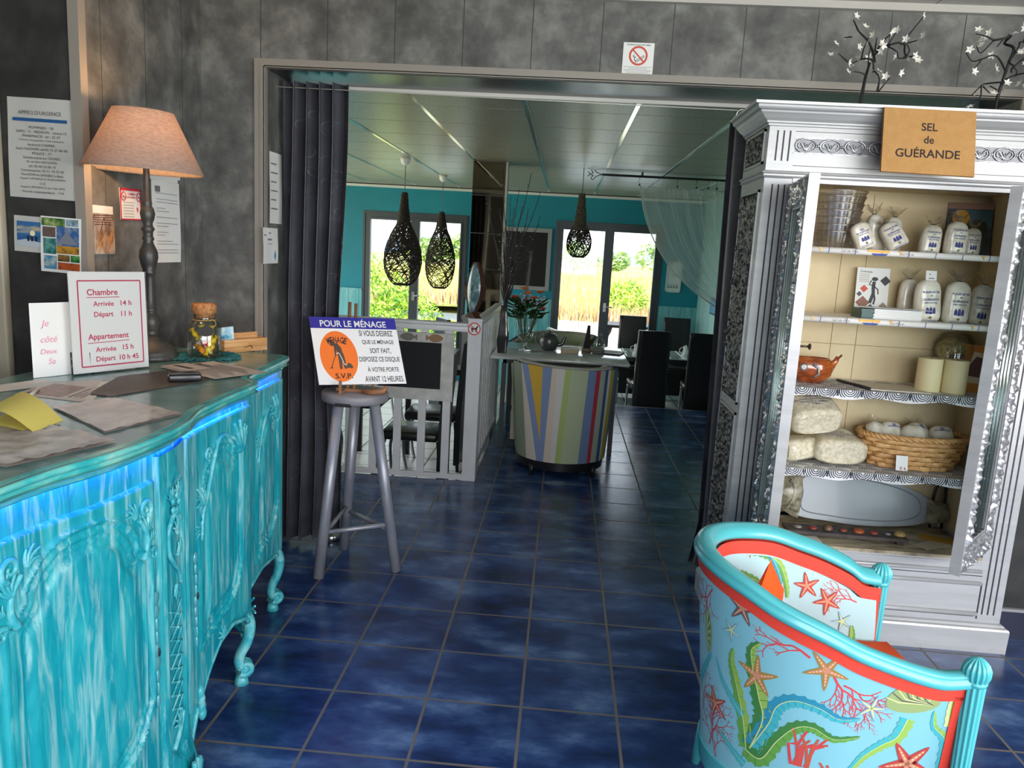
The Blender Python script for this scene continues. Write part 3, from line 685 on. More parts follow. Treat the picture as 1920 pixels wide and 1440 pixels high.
# scroll feet
def scroll_foot(x, y, ang):
    d = Vector((math.cos(ang), math.sin(ang), 0)); s = Vector((-math.sin(ang), math.cos(ang), 0)); o = Vector((x, y, 0)); mb = MB()
    pts = smoothpts([(-.11, .315), (-.05, .30), (.0, .275), (.024, .225), (.018, .165), (-.006, .115), (-.012, .085), (-.004, .062)], 5)
    L = len(pts); mb.tube([o+d*r+Vector((0, 0, z)) for r, z in pts], [.040-.017*math.sin(PI*.5*min(1, i/(L*.75))) for i in range(L)], 10, flat=.8)
    sp = [(.008+.026*(1-i/22*.8)*math.cos(-2.6+i*.42), .062+.026*(1-i/22*.8)*math.sin(-2.6+i*.42)) for i in range(23)]
    for w in (-.016, 0, .016): mb.tube([o+d*r+s*w+Vector((0, 0, z)) for r, z in sp], [.013*(1-.6*i/22) for i in range(23)], 7)
    mb.sphere(o+d*.006+Vector((0, 0, .06)), (.022, .022, .022), 7)
    mb.lathe([(.018, .0), (.027, .0), (.024, .02), (.018, .036)], o+d*-.004, 8); mb.build('leg', DPC, desk)
scroll_foot(-1.055, 2.47, .6); scroll_foot(-1.155, 3.03, .75)
for y in (.75, 2.9): 
    mb = MB(); mb.box(-1.69, -1.63, y-.03, y+.03, 0, .13); mb.build('leg', DPC, desk)
# glowing blue strip under the lip
LEDM = mat('blue_led', (.02, .06, .6), .4, emit=(.02, .10, 1.0), es=60)
mb = MB(); y = .7
while y < 2.99:
    if abs(y-2.5) > .05:
        x = lipx(y)-.0405; a = math.atan2(lipx(y+.004)-lipx(y-.004), .008)
        M = Matrix.Translation((x, y, ZT-.0475)) @ Matrix.Rotation(-a, 4, 'Z'); mb.box(-.004, .004, -.006, .006, -.0015, .001, M=M)
    y += .019
mb.build('light_strip', LEDM, desk)
# ================================================================== SILVER WARDROBE with its doors open
SILV = mottled('brushed_silver_paint', [(.3, srgb(170, 170, 171)), (.5, srgb(180, 180, 181)), (.7, srgb(190, 190, 190))], 5, .36, .25, bumps=.05, stretch=(.4, 1, 4), bd=.002)
SILVD = mat('patina_groove', srgb(52, 50, 58), .6)
SILVC = mottled('rubbed_silver_carving', [(.3, srgb(120, 120, 124)), (.5, srgb(176, 176, 178)), (.65, srgb(226, 226, 226))], 40, .28, .55, bumps=.2)
CREAMI = mottled('cream_interior', [(.35, srgb(206, 186, 146)), (.65, srgb(222, 204, 166))], 3, .6)
WX0, WX1, WF, WB_ = .765, 1.95, 3.2, 3.6
ward = thing('wardrobe', 'tall silver painted carved wardrobe with both doors open beside the wide opening', 'wardrobe', ((WX0+WX1)/2, 3.4, 0))
OX0, OX1, OZ0, OZ1 = .875, 1.835, .43, 1.905
mb = MB()
mb.box(WX0, OX0, WF, WB_, .11, 2.13); mb.box(OX1, WX1, WF, WB_, .11, 2.13); mb.box(OX0, OX1, WF, WF+.03, OZ1, 2.13); mb.box(OX0, OX1, WF, WF+.03, .11, OZ0-.03)
mb.box(OX0, OX1, WF+.03, WB_, OZ1+.02, OZ1+.04)
mb.box(OX0, OX1, WF-.004, WF, OZ1, OZ1+.03)
mb.build('carcass', SILV, ward)
mb = MB(); mb.box(OX0, OX1, WB_-.02, WB_, OZ0, OZ1+.02); mb.box(OX0, OX0+.004, WF+.04, WB_-.02, OZ0, OZ1+.02); mb.box(OX1-.004, OX1, WF+.04, WB_-.02, OZ0, OZ1+.02); mb.box(OX0, OX1, WF+.03, WB_-.02, OZ1+.016, OZ1+.02)
lin = mb.build('lining', CREAMI, ward)
mb = MB()
for x in (1.23, 1.34): mb.box(x, x+.002, WB_-.0215, WB_-.02, OZ0, OZ1)
for z in (1.24, ): mb.box(OX0, OX1, WB_-.0215, WB_-.02, z, z+.002)
mb.build('panel_joints', mat('joint_brown', srgb(140, 118, 80), .8), lin)  # thin darker lines along the joints of the lining panels
# cornice, mouldings
def ring(mb, prof, x0=WX0, x1=WX1, yf=WF, yb=WB_):
    P = []
    for o_, z in prof:
        P += [(x0-o_, yb, z), (x0-o_, yf-o_, z), (x1+o_, yf-o_, z), (x1+o_, yb, z)]
    n = len(prof); mb.add(P, [(i*4+k, i*4+k+1, i*4+4+k+1, i*4+4+k) for i in range(n-1) for k in range(3)])
mb = MB(); ring(mb, [(0, 2.115), (.008, 2.117), (.008, 2.124), (.016, 2.127), (.016, 2.133), (.03, 2.142), (.042, 2.155), (.048, 2.16), (.05, 2.166), (.062, 2.17), (.066, 2.176), (.066, 2.184), (.078, 2.186), (.08, 2.196), (0, 2.196)])
mb.add([(WX0-.08, WB_, 2.196), (WX0-.08, WF-.08, 2.196), (WX1+.08, WF-.08, 2.196), (WX1+.08, WB_, 2.196)], [(0, 1, 2, 3)])
mb.build('cornice', SILV, ward)
mb = MB(); ring(mb, [(0, 1.948), (.012, 1.944), (.014, 1.938), (.006, 1.934), (.006, 1.928), (.010, 1.924), (0, 1.918)]); mb.build('moulding', SILV, ward); mb = MB(); ring(mb, [(0, .125), (.010, .120), (.016, .112), (.026, .108), (.03, .10), (.028, 0)])
mb.add([(WX0-.028, WB_, .0), (WX0-.028, WF-.028, 0), (WX1+.028, WF-.028, 0), (WX1+.028, WB_, 0)], [(0, 1, 2, 3)])
mb.build('plinth', SILV, ward)
mb = MB()
for x0, x1 in ((WX0+.012, .866), (1.848, WX1-.012)):
    for i in range(3):
        x = x0+(x1-x0)*(i+.9)/3.7
        mb.box(x-.003, x+.003, WF-.0012, WF+.001, 1.985, 2.10); mb.box(x-.003, x+.003, WF-.0012, WF+.001, .16, 1.895)
for z in (2.098, 1.968): mb.box(.868, 1.848, WF-.001, WF+.001, z, z+.002)
mb.box(WX0-.0015, WX0+.001, WF+.02, WB_, 1.93, 1.933)
mb.build('flutes', SILVD, ward)
mb = MB(); mb.box(.866, 1.848, WF-.004, WF, 2.016, 2.020); mb.box(.866, 1.848, WF-.004, WF, 2.072, 2.076)
band = mb.build('frieze_band', SILVC, ward)
mb = MB(); f3 = frame((0, WF-.001, 0), (1, 0, 0), (0, 0, 1)); i = 0
def sw(x, z, d): return (x, WF-d, z)
x = .91
while x < 1.84:
    r = .026; mb.tube([sw(x+.040*math.cos(a*PI/8), 2.046+r*math.sin(a*PI/8), .004) for a in range(16)], .0035, 5, closed=True)
    for s in (1, -1):
        scr(mb, [(x, 2.028), (x+s*.012, 2.045), (x+s*.024, 2.058), (x+s*.030, 2.045), (x+s*.022, 2.036)], .004, .002, .004, surf=sw)
    leaves(mb, x, 2.028, .03, 1.57, 5, .004, surf=sw); mb.sphere(sw(x+.047, 2.046, .003), .006, 5)
    x += .094
mb.build('carving', SILVC, band)
mb = MB(); mb.box(.87, 1.846, WF-.0005, WF+.002, 2.02, 2.072); mb.build('band_ground', mat('dull_silver_ground', srgb(132, 132, 138), .4, .4), band)
# rail, drawer front
mb = MB()
mb.box(OX0, OX1, WF-.006, WF, .385, .392); mb.tube([(OX0, WF-.004, .352), (OX1+.005, WF-.004, .352)], .008, 8); mb.tube([(OX0, WF-.004, .298), (OX1+.01, WF-.004, .298)], .009, 8)
mb.tube([(OX0, WF-.004, .162), (OX1+.012, WF-.004, .162)], .009, 8); mb.box(OX0, OX1, WF-.010, WF, .10+.04, .152)
dr = mb.build('drawer', SILV, ward)
mb = MB()
for z in (.33, .288, .152): mb.box(OX0, OX1+.012, WF-.0015, WF+.001, z, z+.003)
mb.box(OX1+.012, OX1+.018, WF-.0015, WF+.001, .14, .30); mb.build('gap', SILVD, dr)
SIDEC = mottled('shaded_silver_carving', [(.35, srgb(34, 36, 36)), (.6, srgb(70, 72, 72))], 40, .45, .3, bumps=.2)  # silver carving with the unlit side's shade put into its colour
# carved panels on the left side
def relief(mb, o, r, u, w, h, amp, sc, seed, border=.008, nu=None, nv=None, mi=0):
    o, r, u = Vector(o), Vector(r).normalized(), Vector(u).normalized(); n_ = r.cross(u)
    nu = nu or max(8, int(w/.0042)); nv = nv or max(8, int(h/.0042))
    def fn(a, b):
        x, y = a*w, b*h; e = min(x, w-x, y, h-y)
        p = Vector((x*sc+seed, y*sc*.8, mnoise.noise(Vector((x*sc*.5, y*sc*.5, seed)))*1.2))
        d_, _ = mnoise.voronoi(p); k = (d_[1]-d_[0])
        return o+r*x+u*y+n_*(amp*(k*.9+.35*mnoise.noise(p*2.7)+.25)*min(1, e/border))
    mb.grid(fn, nu, nv, mi)
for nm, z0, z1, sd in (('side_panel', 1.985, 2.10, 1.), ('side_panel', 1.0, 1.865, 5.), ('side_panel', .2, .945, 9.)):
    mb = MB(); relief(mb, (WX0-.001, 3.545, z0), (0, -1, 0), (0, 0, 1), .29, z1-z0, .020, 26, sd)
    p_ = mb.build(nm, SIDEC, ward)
    mb = MB()
    for a, b, c, d in ((3.245, 3.255, z0-.01, z1+.01), (3.545, 3.555, z0-.01, z1+.01), (3.245, 3.555, z1, z1+.01), (3.245, 3.555, z0-.01, z0)): mb.box(WX0-.008, WX0, a, b, c, d)
    mb.build('moulding', SILV, p_)
# shelves: paper covered above, wave-patterned cloth below
PAPW = mat('white_shelf_paper', srgb(232, 228, 222), .6)
SHZ = [1.655, 1.375, 1.075, .725]
def shelf_paper(z):
    mb = MB(); mb.box(OX0+.004, OX1-.004, WF+.045, WB_-.02, z-.006, z+.006); mb.tube([(OX0+.004, WF+.05, z-.004), (OX1-.004, WF+.05, z-.004)], .013, 10)
    s = mb.build('shelf', PAPW, ward); mb = MB(); f_ = frame((0, WF+.0362, z-.004), (1, 0, 0), (0, 0, 1))
    for k in range(9): stroke(mb, f_, [(.955+k*.105, -.012), (.957+k*.105, .012)], .0025, 0, 0)
    for xx in (1.02, 1.335, 1.66): flat(mb, f_, [(xx, .010), (xx+.014, .010), (xx+.008, -.008)], .0003, 1)
    flat(mb, f_, rect(1.215, 1.30, .0, .010), .0003, 1); flat(mb, f_, [(1.23, -.003), (1.295, -.003), (1.285, -.012), (1.24, -.012)], .0003, 0)
    put_text(mb, f_, 'Sel de Mer', 1.145, 0, w=.07, d=.0004, shear=.3, mi=2); put_text(mb, f_, 'Sel Marin', 1.37, 0, w=.05, d=.0004, shear=.3, mi=2)
    mb.build('printed_border', [mat('print_blue', srgb(52, 66, 140), .6), mat('print_ochre', srgb(226, 176, 84), .6), mat('print_grey', srgb(140, 136, 134), .6)], s)
for z in SHZ[:2]: shelf_paper(z)
WAVEW = mat('cloth_white', srgb(222, 222, 222), .8); WAVEB = mat('cloth_navy', srgb(34, 40, 60), .8)
for z in SHZ[2:]:
    mb = MB(); mb.box(OX0+.004, OX1-.004, WF+.045, WB_-.02, z-.004, z+.008)
    mb.grid(lambda u, v: (OX0+.004+u*(OX1-OX0-.008), WF+.042-.002*math.sin(u*40), z+.008-v*(.034+.006*math.sin(u*23))), 120, 2)
    s = mb.build('shelf', WAVEW, ward); mb = MB(); f_ = frame((0, WF+.0392, z), (1, 0, 0), (0, 0, 1))
    for k in range(10):
        cx = OX0+.05+k*.098
        for j, r in enumerate((.010, .0185, .027, .0355, .044, .0525)):
            cy = .009
            pts = [(cx+r*math.cos(a), cy+r*math.sin(a)) for a in [PI+PI*i/24 for i in range(25)]]
            run = []
            for x_, y_ in pts+[(9, 9)]:
                if OX0+.006 < x_ < OX1-.006 and y_ > -.0225: run.append((x_, y_))
                else:
                    if len(run) > 2: stroke(mb, f_, run, .0034, 0)
                    run = []
    # the same scallops on the shelf top
    for k in range(10):
        for rw in range(6):
            cx = OX0+.05+k*.098+(rw % 2)*.049; yy = WF+.05+rw*.05
            for r in (.012, .022, .032, .042):
                P = []; pts = [(cx+r*math.cos(a), yy+r*math.sin(a)) for a in [PI*i/8 for i in range(9)]]
                if pts[0][0] < OX1-.01 and pts[-1][0] > OX0+.01: stroke(mb, frame((0, 0, z+.0083), (1, 0, 0), (0, 1, 0)), pts, .0035, 0)
    mb.build('wave_print', WAVEB, s)
mb = MB(); mb.box(OX0, OX1, WF+.03, WB_-.02, OZ0-.03, OZ0-.018); mb.box(OX0, OX1, WF-.002, WF+.03, OZ0-.03, OZ0-.016)
mb.build('bottom_board', mottled('worn_beige_board', [(.35, srgb(120, 104, 82)), (.6, srgb(196, 184, 154))], 9, .6, stretch=(1, 4, 1)), ward)
# doors -----------------------------------------------------------------------------
PANE = thin_glass('fluted_pane', (.74, .80, .79), .08, .06)
def ward_door(hinge, lead, flip):
    h, l = Vector((*hinge, 0)), Vector((*lead, 0)); u = (l-h); w = u.length; u.normalize(); z = Vector((0, 0, 1)); n = u.cross(z) if not flip else z.cross(u)   # outer normal
    def pt(a, zz, d): q = h+u*a+n*d; return Vector((q.x, q.y, zz))
    z0, z1, th = .445, 1.90, .034
    def bx(mb, a0, a1, za, zb, d0, d1, mi=0):
        p = [pt(a, zz, d) for zz in (za, zb) for d in (d0, d1) for a in (a0, a1)]
        mb.add(p, [(0, 2, 3, 1), (4, 5, 7, 6), (0, 1, 5, 4), (2, 6, 7, 3), (0, 4, 6, 2), (1, 3, 7, 5)], mi)
    st = .085
    mb = MB(); bx(mb, 0, st, z0, z1, -th, 0); bx(mb, w-st*.75, w, z0, z1, -th, 0); bx(mb, st, w-st*.75, z0, z0+.12, -th, 0); bx(mb, st, w-st*.75, z1-.11, z1, -th, 0)
    bx(mb, w-.012, w, z0, z1, 0, .004)
    dd = mb.build('door', SILV, ward)
    mb = MB(); a_, b_ = .012, w-.016
    for a0, a1, za, zb in ((a_, st-.006, z0+.01, z1-.01), (w-st*.75+.006, b_, z0+.01, z1-.01), (st-.006, w-st*.75+.006, z0+.01, z0+.11), (st-.006, w-st*.75+.006, z1-.10, z1-.01)):
        o = pt(a0, za, .002)
        if flip: relief(mb, pt(a1, za, .002), -u, z, a1-a0, zb-za, .022, 34, a0*50+za, .006)
        else: relief(mb, o, u, z, a1-a0, zb-za, .022, 34, a0*50+za, .006)
    mb.build('carved_frame', SILVC, dd)
    mb = MB(); bx(mb, st, w-st*.75, z0+.12, z1-.11, -.018, -.013); mb.build('pane', PANE, dd)
    mb = MB()
    for k in range(5):
        a = st+(w-st*1.75)*(k+.5)/5; mb.tube([pt(a, z0+.12, -.012), pt(a, z1-.11, -.012)], .012, 8)
    mb.build('flutes', thin_glass('reeded_glass', (.92, .96, .95), .16, .12), dd)
    return dd, pt
dl, ptl = ward_door((.872, WF-.004), (.822, 2.795), False)
drr, ptr = ward_door((1.845, WF-.004), (1.578, 2.888), True)
mb = MB(); p = ptl(.395, 1.30, -.034); mb.lathe([(.004, 0), (.004, .03)], p, 8, M=Matrix.Rotation(PI/2, 4, 'Y')); mb.sphere(p+Vector((.035, 0, 0)), (.005, .014, .012), 6)
mb.build('key', mat('old_iron', srgb(90, 78, 66), .4, .7), dl)
# ------------------------------------------------------------------ burlap sign on the cornice
BURL = tiles('burlap', srgb(196, 150, 92), srgb(204, 160, 102), srgb(164, 118, 66), [(.35, srgb(186, 140, 84)), (.65, srgb(212, 170, 112))], .004, (0, 0), gw=.0007, rough=.9, axis='XZ', noise_scale=30, bs=.4, mixf=.6)
fb = frame((1.325, 3.085, 2.067), (1, 0, .0), (-.035, .19, 1))
mb = MB(); mb.prism([(-.168, -.121), (.172, -.126), (.166, .117), (-.168, .121)], fb, -.012, 0)
t = thing('burlap_sign', 'burlap covered board reading SEL de GUÉRANDE leaning on the wardrobe cornice', 'sign', (1.325, 3.085, 1.945))
mb.build('board', BURL, t)
mb = MB()
put_text(mb, fb, 'SEL', .0, .052, h=.030, bold=.03); put_text(mb, fb, 'de', .0, .004, h=.028, bold=.03); put_text(mb, fb, 'GUÉRANDE', -.002, -.044, w=.235, h=.040, bold=.03)
mb.build('lettering', mat('dark_brown_ink', srgb(38, 20, 20), .7), t)
# ------------------------------------------------------------------ two blossom trees on top of the wardrobe
BRK = mat('black_branch', srgb(26, 24, 26), .6); PET = mat('white_petal', srgb(236, 232, 224), .4)
fm = MB()
for i in range(5):
    a = i*2*PI/5; c_, s_ = math.cos(a), math.sin(a)
    fm.add([(0, 0, 0), (.006*c_-.004*s_, .006*s_+.004*c_, .004), (.014*c_, .014*s_, .006), (.006*c_+.004*s_, .006*s_-.004*c_, .004)], [(0, 1, 2, 3)])
fm.sphere((0, 0, .002), .0025, 4)
def blossom_tree(bx_, by, branches, tips, label, sc=.00047):
    zt = 2.197; t = thing('blossom_tree', label, 'ornamental tree', (bx_, by, zt), 'blossom trees on the wardrobe'); rng = random.Random(len(branches))
    dep = {}
    def q(p):
        if p not in dep: dep[p] = rng.uniform(-.05, .05)*min(1, max(0, (-p[1]-60)/250))
        return Vector((bx_+p[0]*sc, by+dep[p], zt+.03-p[1]*sc))
    mb = MB(); mb.lathe([(.058, 0), (.055, .02), (.042, .042), (.02, .053), (.0, .056)], (bx_, by, zt), 24); mb.build('base', mat('black_pot', srgb(34, 32, 34), .7), t)
    mb = MB()
    for r0, r1, pts in branches:
        P = smoothpts([tuple(q(p)) for p in pts], 4); mb.tube(P, [r0+(r1-r0)*i/(len(P)-1) for i in range(len(P))], 7)
    mb.build('trunk', BRK, t); first = None
    for p in tips:
        c = q(p); a = Vector((rng.uniform(-1, 1), rng.uniform(-1, .2), rng.uniform(-.5, 1)))
        if first is None: first = fm.build('blossom', PET); first.parent = t; o = first
        else: o = first.copy(); COL.objects.link(o); o.parent = t
        o.location = c-Vector((bx_, by, zt)); o.rotation_euler = a.to_track_quat('Z', 'Y').to_euler(); o.scale = (1.35,)*3
B = [(.008, .005, [(0, 0), (12, -140), (36, -290), (70, -420)]), (.006, .003, [(60, -400), (75, -470), (70, -540), (30, -600), (-60, -640), (-115, -640)]), (.004, .002, [(-115, -640), (-150, -740)]), (.004, .002, [(-110, -635), (-230, -575)]),
     (.005, .003, [(60, -420), (110, -500), (165, -540), (240, -560), (300, -545)]), (.004, .002, [(240, -560), (340, -590), (400, -590)]), (.003, .002, [(320, -620), (450, -800)]), (.004, .002, [(300, -545), (360, -490), (450, -465)]),
     (.003, .002, [(165, -540), (220, -480), (290, -450), (370, -450)]), (.003, .002, [(300, -540), (335, -490), (330, -460)]), (.004, .002, [(165, -540), (210, -640)]), (.004, .002, [(110, -500), (140, -590), (180, -640)]),
     (.004, .002, [(50, -330), (20, -400), (-20, -440), (-100, -410), (-250, -450)]), (.003, .002, [(-20, -440), (-45, -500), (-30, -580)]), (.003, .002, [(40, -380), (10, -440), (0, -510)]), (.003, .002, [(30, -300), (-10, -320), (-90, -320)]),
     (.004, .002, [(50, -310), (100, -340), (140, -280), (140, -160)]), (.003, .002, [(140, -160), (190, -250), (260, -300)]), (.003, .002, [(140, -170), (150, -250), (175, -280)]), (.004, .002, [(75, -500), (62, -600)])]
tips = [(-155, -750), (-240, -570), (-75, -660), (-150, -640), (55, -640), (80, -540), (100, -520), (90, -480), (150, -640), (225, -665), (300, -590), (270, -570), (425, -610), (460, -820), (390, -460), (290, -480), (475, -450), (325, -420), (-280, -470), (-80, -430), (-60, -400), (-80, -520), (-20, -540), (-150, -390), (-120, -330), (110, -320), (180, -290), (275, -310), (130, -310), (40, -450)]
blossom_tree(1.172, 3.42, B, tips, 'black wire tree with white blossoms on the wardrobe, left of the burlap sign')
B2 = [(.008, .005, [(0, 0), (10, -150), (30, -330), (50, -450)]), (.006, .004, [(50, -450), (60, -560), (40, -630), (10, -650), (-60, -620), (-130, -610)]), (.004, .002, [(-130, -610), (-200, -640), (-280, -660)]), (.003, .002, [(-130, -610), (-200, -520), (-250, -500), (-255, -560)]),
      (.003, .002, [(-60, -620), (-90, -560)]), (.004, .002, [(40, -380), (-60, -450), (-130, -480), (-190, -460), (-250, -450), (-330, -510)]), (.003, .002, [(-160, -470), (-210, -380)]), (.004, .002, [(30, -280), (-20, -270), (-80, -280), (-130, -260), (-220, -170)]),
      (.003, .002, [(-130, -260), (-140, -150), (-220, -90)]), (.003, .002, [(-100, -260), (-50, -200)]), (.003, .002, [(10, -230), (-40, -270)]), (.004, .002, [(50, -450), (80, -560), (120, -620), (200, -630), (240, -680)]), (.003, .002, [(130, -620), (140, -700)]), (.003, .002, [(200, -630), (220, -700)]),
      (.004, .002, [(40, -350), (120, -430), (240, -570)]), (.004, .002, [(30, -300), (100, -340), (180, -350), (250, -310)]), (.003, .002, [(120, -340), (110, -380), (50, -450), (150, -440)]), (.003, .002, [(30, -660), (60, -700)]), (.003, .002, [(180, -350), (190, -420)])]
tips2 = [(-290, -670), (-170, -665), (-160, -640), (-250, -590), (-230, -560), (-340, -520), (-130, -490), (-110, -520), (-215, -370), (-40, -390), (-55, -410), (-225, -170), (-225, -90), (-45, -180), (30, -240), (40, -270), (70, -720), (110, -730), (135, -720), (225, -720), (240, -690), (245, -580), (180, -430), (200, -440), (220, -420), (180, -280), (170, -260), (110, -520), (90, -500)]
blossom_tree(1.715, 3.42, B2, tips2, 'black wire tree with white blossoms on the wardrobe, right of the burlap sign')
# ================================================================== GOODS IN THE WARDROBE
SALTW = mottled('white_salt_in_plastic', [(.35, srgb(196, 188, 170)), (.6, srgb(232, 226, 212))], 14, .28, bumps=.12, coat=.4)
SALTG = mottled('coarse_grey_salt_in_plastic', [(.35, srgb(188, 178, 150)), (.6, srgb(222, 214, 190))], 60, .3, bumps=.25, coat=.5, bd=.003)
PLAST = thin_glass('clear_plastic', (.96, .95, .93), .10, .15)
INKB = mat('ink_blue', srgb(44, 54, 130), .6); INKG = mat('ink_gold', srgb(120, 116, 50), .6); TIE = mat('black_tie', (.015, .015, .02), .6)
GRPS = 'small bags of salt in the wardrobe'
def salt_bag(name, label, c, w, h, d, lines=(), rot=(0, 0, 0), knot=True, mats_=None, seed=1, figs=True, group=None, textz=.62, tz=None, seal=True, flatk=2.6):
    M = Matrix.Translation(c) @ Matrix.Rotation(rot[2], 4, 'Z') @ Matrix.Rotation(rot[1], 4, 'Y') @ Matrix.Rotation(rot[0], 4, 'X')
    prof = [(0, .80), (.03, .92), (.1, 1), (.35, 1.0), (.7, .95), (.86, .84), (.95, .62), (1., .22)]
    def wob(a, z): return 1+.05*mnoise.noise(Vector((math.cos(a)*1.6+seed*3.1, math.sin(a)*1.6, z/h*3+seed)))
    def sp(a, t):
        k = interp(prof, t); q = abs(math.cos(a))**(2/flatk)*(1 if math.cos(a) >= 0 else -1); r = abs(math.sin(a))**(2/flatk)*(1 if math.sin(a) >= 0 else -1)
        ww = wob(a, t*h); return (w/2*k*q*ww, d/2*k*r*ww, t*h)
    mb = MB(); mb.grid(lambda u, v: M @ Vector(sp(2*PI*u, v)), 36, 22, 0, True, wrapu=True)
    b0 = [M @ Vector((*sp(2*PI*i/36, 0)[:2], 0)) for i in range(36)]; mb.add(b0, [list(range(36))[::-1]])
    b1 = [M @ Vector(sp(2*PI*i/36, 1)) for i in range(36)]; mb.add(b1, [list(range(36))])
    t = thing(name, label, 'bag', c, group); mb.build('bag', mats_ or SALTW, t)
    def front(x, z):
        k = interp(prof, z/h); xx = min(.999, abs(x)/(w/2*k+1e-6)); y = -d/2*k*(1-xx**flatk)**(1/flatk)
        for _ in range(2):
            a = math.atan2(-abs(-y/(d/2*k+1e-6))**(flatk/2), (abs(x)/(w/2*k+1e-6))**(flatk/2)*(1 if x > 0 else -1))
        return M @ Vector((x, y*1.03-.0015, z))
    if lines:
        mb = MB(); zz = h*(tz or .74)
        for i, (s, ww, bo) in enumerate(lines):
            put_text(mb, None, s, 0, zz-i*h*.085, w=w*ww, bold=bo, fn=front)
        if figs:
            zc = zz-len(lines)*h*.085-h*.10
            for sx_, hh in ((-.13, .15), (0, .17), (.13, .15)):
                flat(mb, None, [(w*(sx_-.055), zc-h*hh*.5), (w*(sx_+.055), zc-h*hh*.5), (w*(sx_+.05), zc+h*hh*.15), (w*(sx_+.02), zc+h*hh*.5), (w*(sx_-.02), zc+h*hh*.5), (w*(sx_-.05), zc+h*hh*.15)], fn=front)
            flat(mb, None, circle(w*.055, 12, 0, zc-h*.17), mi=1, fn=front)
            for j in range(3): stroke(mb, None, [(-w*.28, zc-h*(.23+.03*j)), (0, zc-h*(.23+.03*j)), (w*.28, zc-h*(.23+.03*j))], h*.010, fn=front)
        mb.build('print', [INKB, INKG], t)
    if knot:
        mb = MB(); mb.tube([M @ Vector((math.cos(i*PI/5)*w*.10, math.sin(i*PI/5)*d*.12, h*1.0)) for i in range(10)], .0025, 5, closed=True); mb.build('tie', TIE, t)
        mb = MB(); rng = random.Random(seed)
        ph = rng.uniform(0, 6)
        mb.grid(lambda u, v: M @ Vector(((.10+.34*v)*w*math.cos(2*PI*u)*(1+.25*v*math.sin(5*2*PI*u+ph)), (.12+.3*v)*d*math.sin(2*PI*u)*(1+.25*v*math.cos(4*2*PI*u)), h*(1+.22*v)+.012*v*math.sin(3*2*PI*u+ph))), 30, 5, 0, True, wrapu=True)
        mb.build('plastic_frill', PLAST, t)
    return t
FDS = (('FLEUR DE SEL', .66, .03), ('DE', .09, .03), ('GUÉRANDE', .60, .03), ('100% NATUREL', .52, .02)); GDS = (('SEL', .2, .02), ('DE GUÉRANDE', .64, .03), ('FLEUR DE SEL', .5, .02))
Z1, Z2, Z3, Z4, Z5 = [z+.0065 for z in SHZ[:2]]+[z+.0085 for z in SHZ[2:]]+[OZ0-.017]
# top shelf
t = thing('stacked_tubs', 'stack of clear ribbed plastic punnets filling the left end of the top shelf', 'plastic tubs', (1.14, 3.43, Z1))
TUB = thin_glass('tub_plastic', (.93, .91, .89), .20, .22)
for i in range(7):
    mb = MB(); z = Z1+i*.029; k = 1+.0*i
    r0, r1 = .070+.0035*i, .088+.004*i; zt_ = min(.07, 1.90-z)
    mb.grid(lambda u, v: (1.14+(r0+(r1-r0)*v)*(1+.018*math.cos(26*2*PI*u))*math.cos(2*PI*u), 3.435+(r0+(r1-r0)*v)*.8*(1+.018*math.cos(26*2*PI*u))*math.sin(2*PI*u), z+v*zt_), 104, 3, 0, True, wrapu=True)
    mb.tube([(1.14+(r1+.003)*math.cos(a*PI/16), 3.435+(r1+.003)*.8*math.sin(a*PI/16), z+zt_) for a in range(32)], .003, 5, closed=True)
    mb.add([(1.14+r0*math.cos(a*PI/12), 3.435+r0*.8*math.sin(a*PI/12), z+.001) for a in range(24)], [list(range(24))]); mb.build('punnet', TUB, t)
salt_bag('salt_bag', 'small printed salt bag lying tilted beside the clear punnets on the top shelf', (1.247, 3.345, Z1+.008), .085, .11, .05, GDS, (0, -.45, 0), False, seed=2, group=GRPS)
salt_bag('salt_bag', 'slim tall tube of white salt leaning behind the bags on the top shelf', (1.315, 3.43, Z1+.004), .072, .15, .06, GDS[:1], (0, -.16, .2), True, seed=3, group=GRPS, figs=False)
salt_bag('salt_bag', 'salt bag with a tall plastic frill at the back of the top shelf', (1.40, 3.50, Z1), .085, .15, .055, (), (0, .05, 0), True, seed=4, group=GRPS)
salt_bag('salt_bag', 'printed salt bag toppled sideways in the middle of the top shelf', (1.375, 3.335, Z1+.018), .088, .115, .055, FDS, (-.25, -.52, 0), True, seed=5, group=GRPS)
salt_bag('salt_bag', 'upright printed salt bag right of the toppled one on the top shelf', (1.508, 3.37, Z1), .082, .118, .055, FDS, (0, .05, 0), True, seed=6, group=GRPS)
salt_bag('salt_bag', 'fuller printed salt bag second from the right on the top shelf', (1.598, 3.345, Z1), .088, .135, .06, FDS, (0, .03, .1), True, seed=7, group=GRPS)
salt_bag('salt_bag', 'rightmost printed salt bag on the top shelf, before the picture book', (1.69, 3.40, Z1), .068, .115, .055, FDS, (0, .02, -.1), True, seed=8, group=GRPS)
fk = frame((1.738, 3.535, Z1+.125), (1, -.25, 0), (0.02, .15, 1)); mb = MB(); mb.prism(rect(-.088, .088, -.125, .105), fk, -.02, 0)
t = thing('picture_book', 'dark picture book with a yellow badge leaning at the right end of the top shelf', 'book', (1.738, 3.535, Z1)); mb.build('cover', mottled('dusk_photo', [(.3, srgb(34, 32, 38)), (.5, srgb(60, 54, 56)), (.62, srgb(70, 98, 112))], 9, .4), t)
mb = MB(); flat(mb, fk, rect(-.06, .086, .0, .075), .0006, 0); flat(mb, fk, [(-.02, -.03), (.07, -.03), (.07, .01), (.05, .035), (-.02, .03)], .0012, 1); flat(mb, fk, circle(.034, 24, -.035, .04), .0018, 2); put_text(mb, fk, '***', -.035, .042, w=.04, d=.0024, mi=3); flat(mb, fk, rect(-.088, .088, .078, .105), .0012, 4)
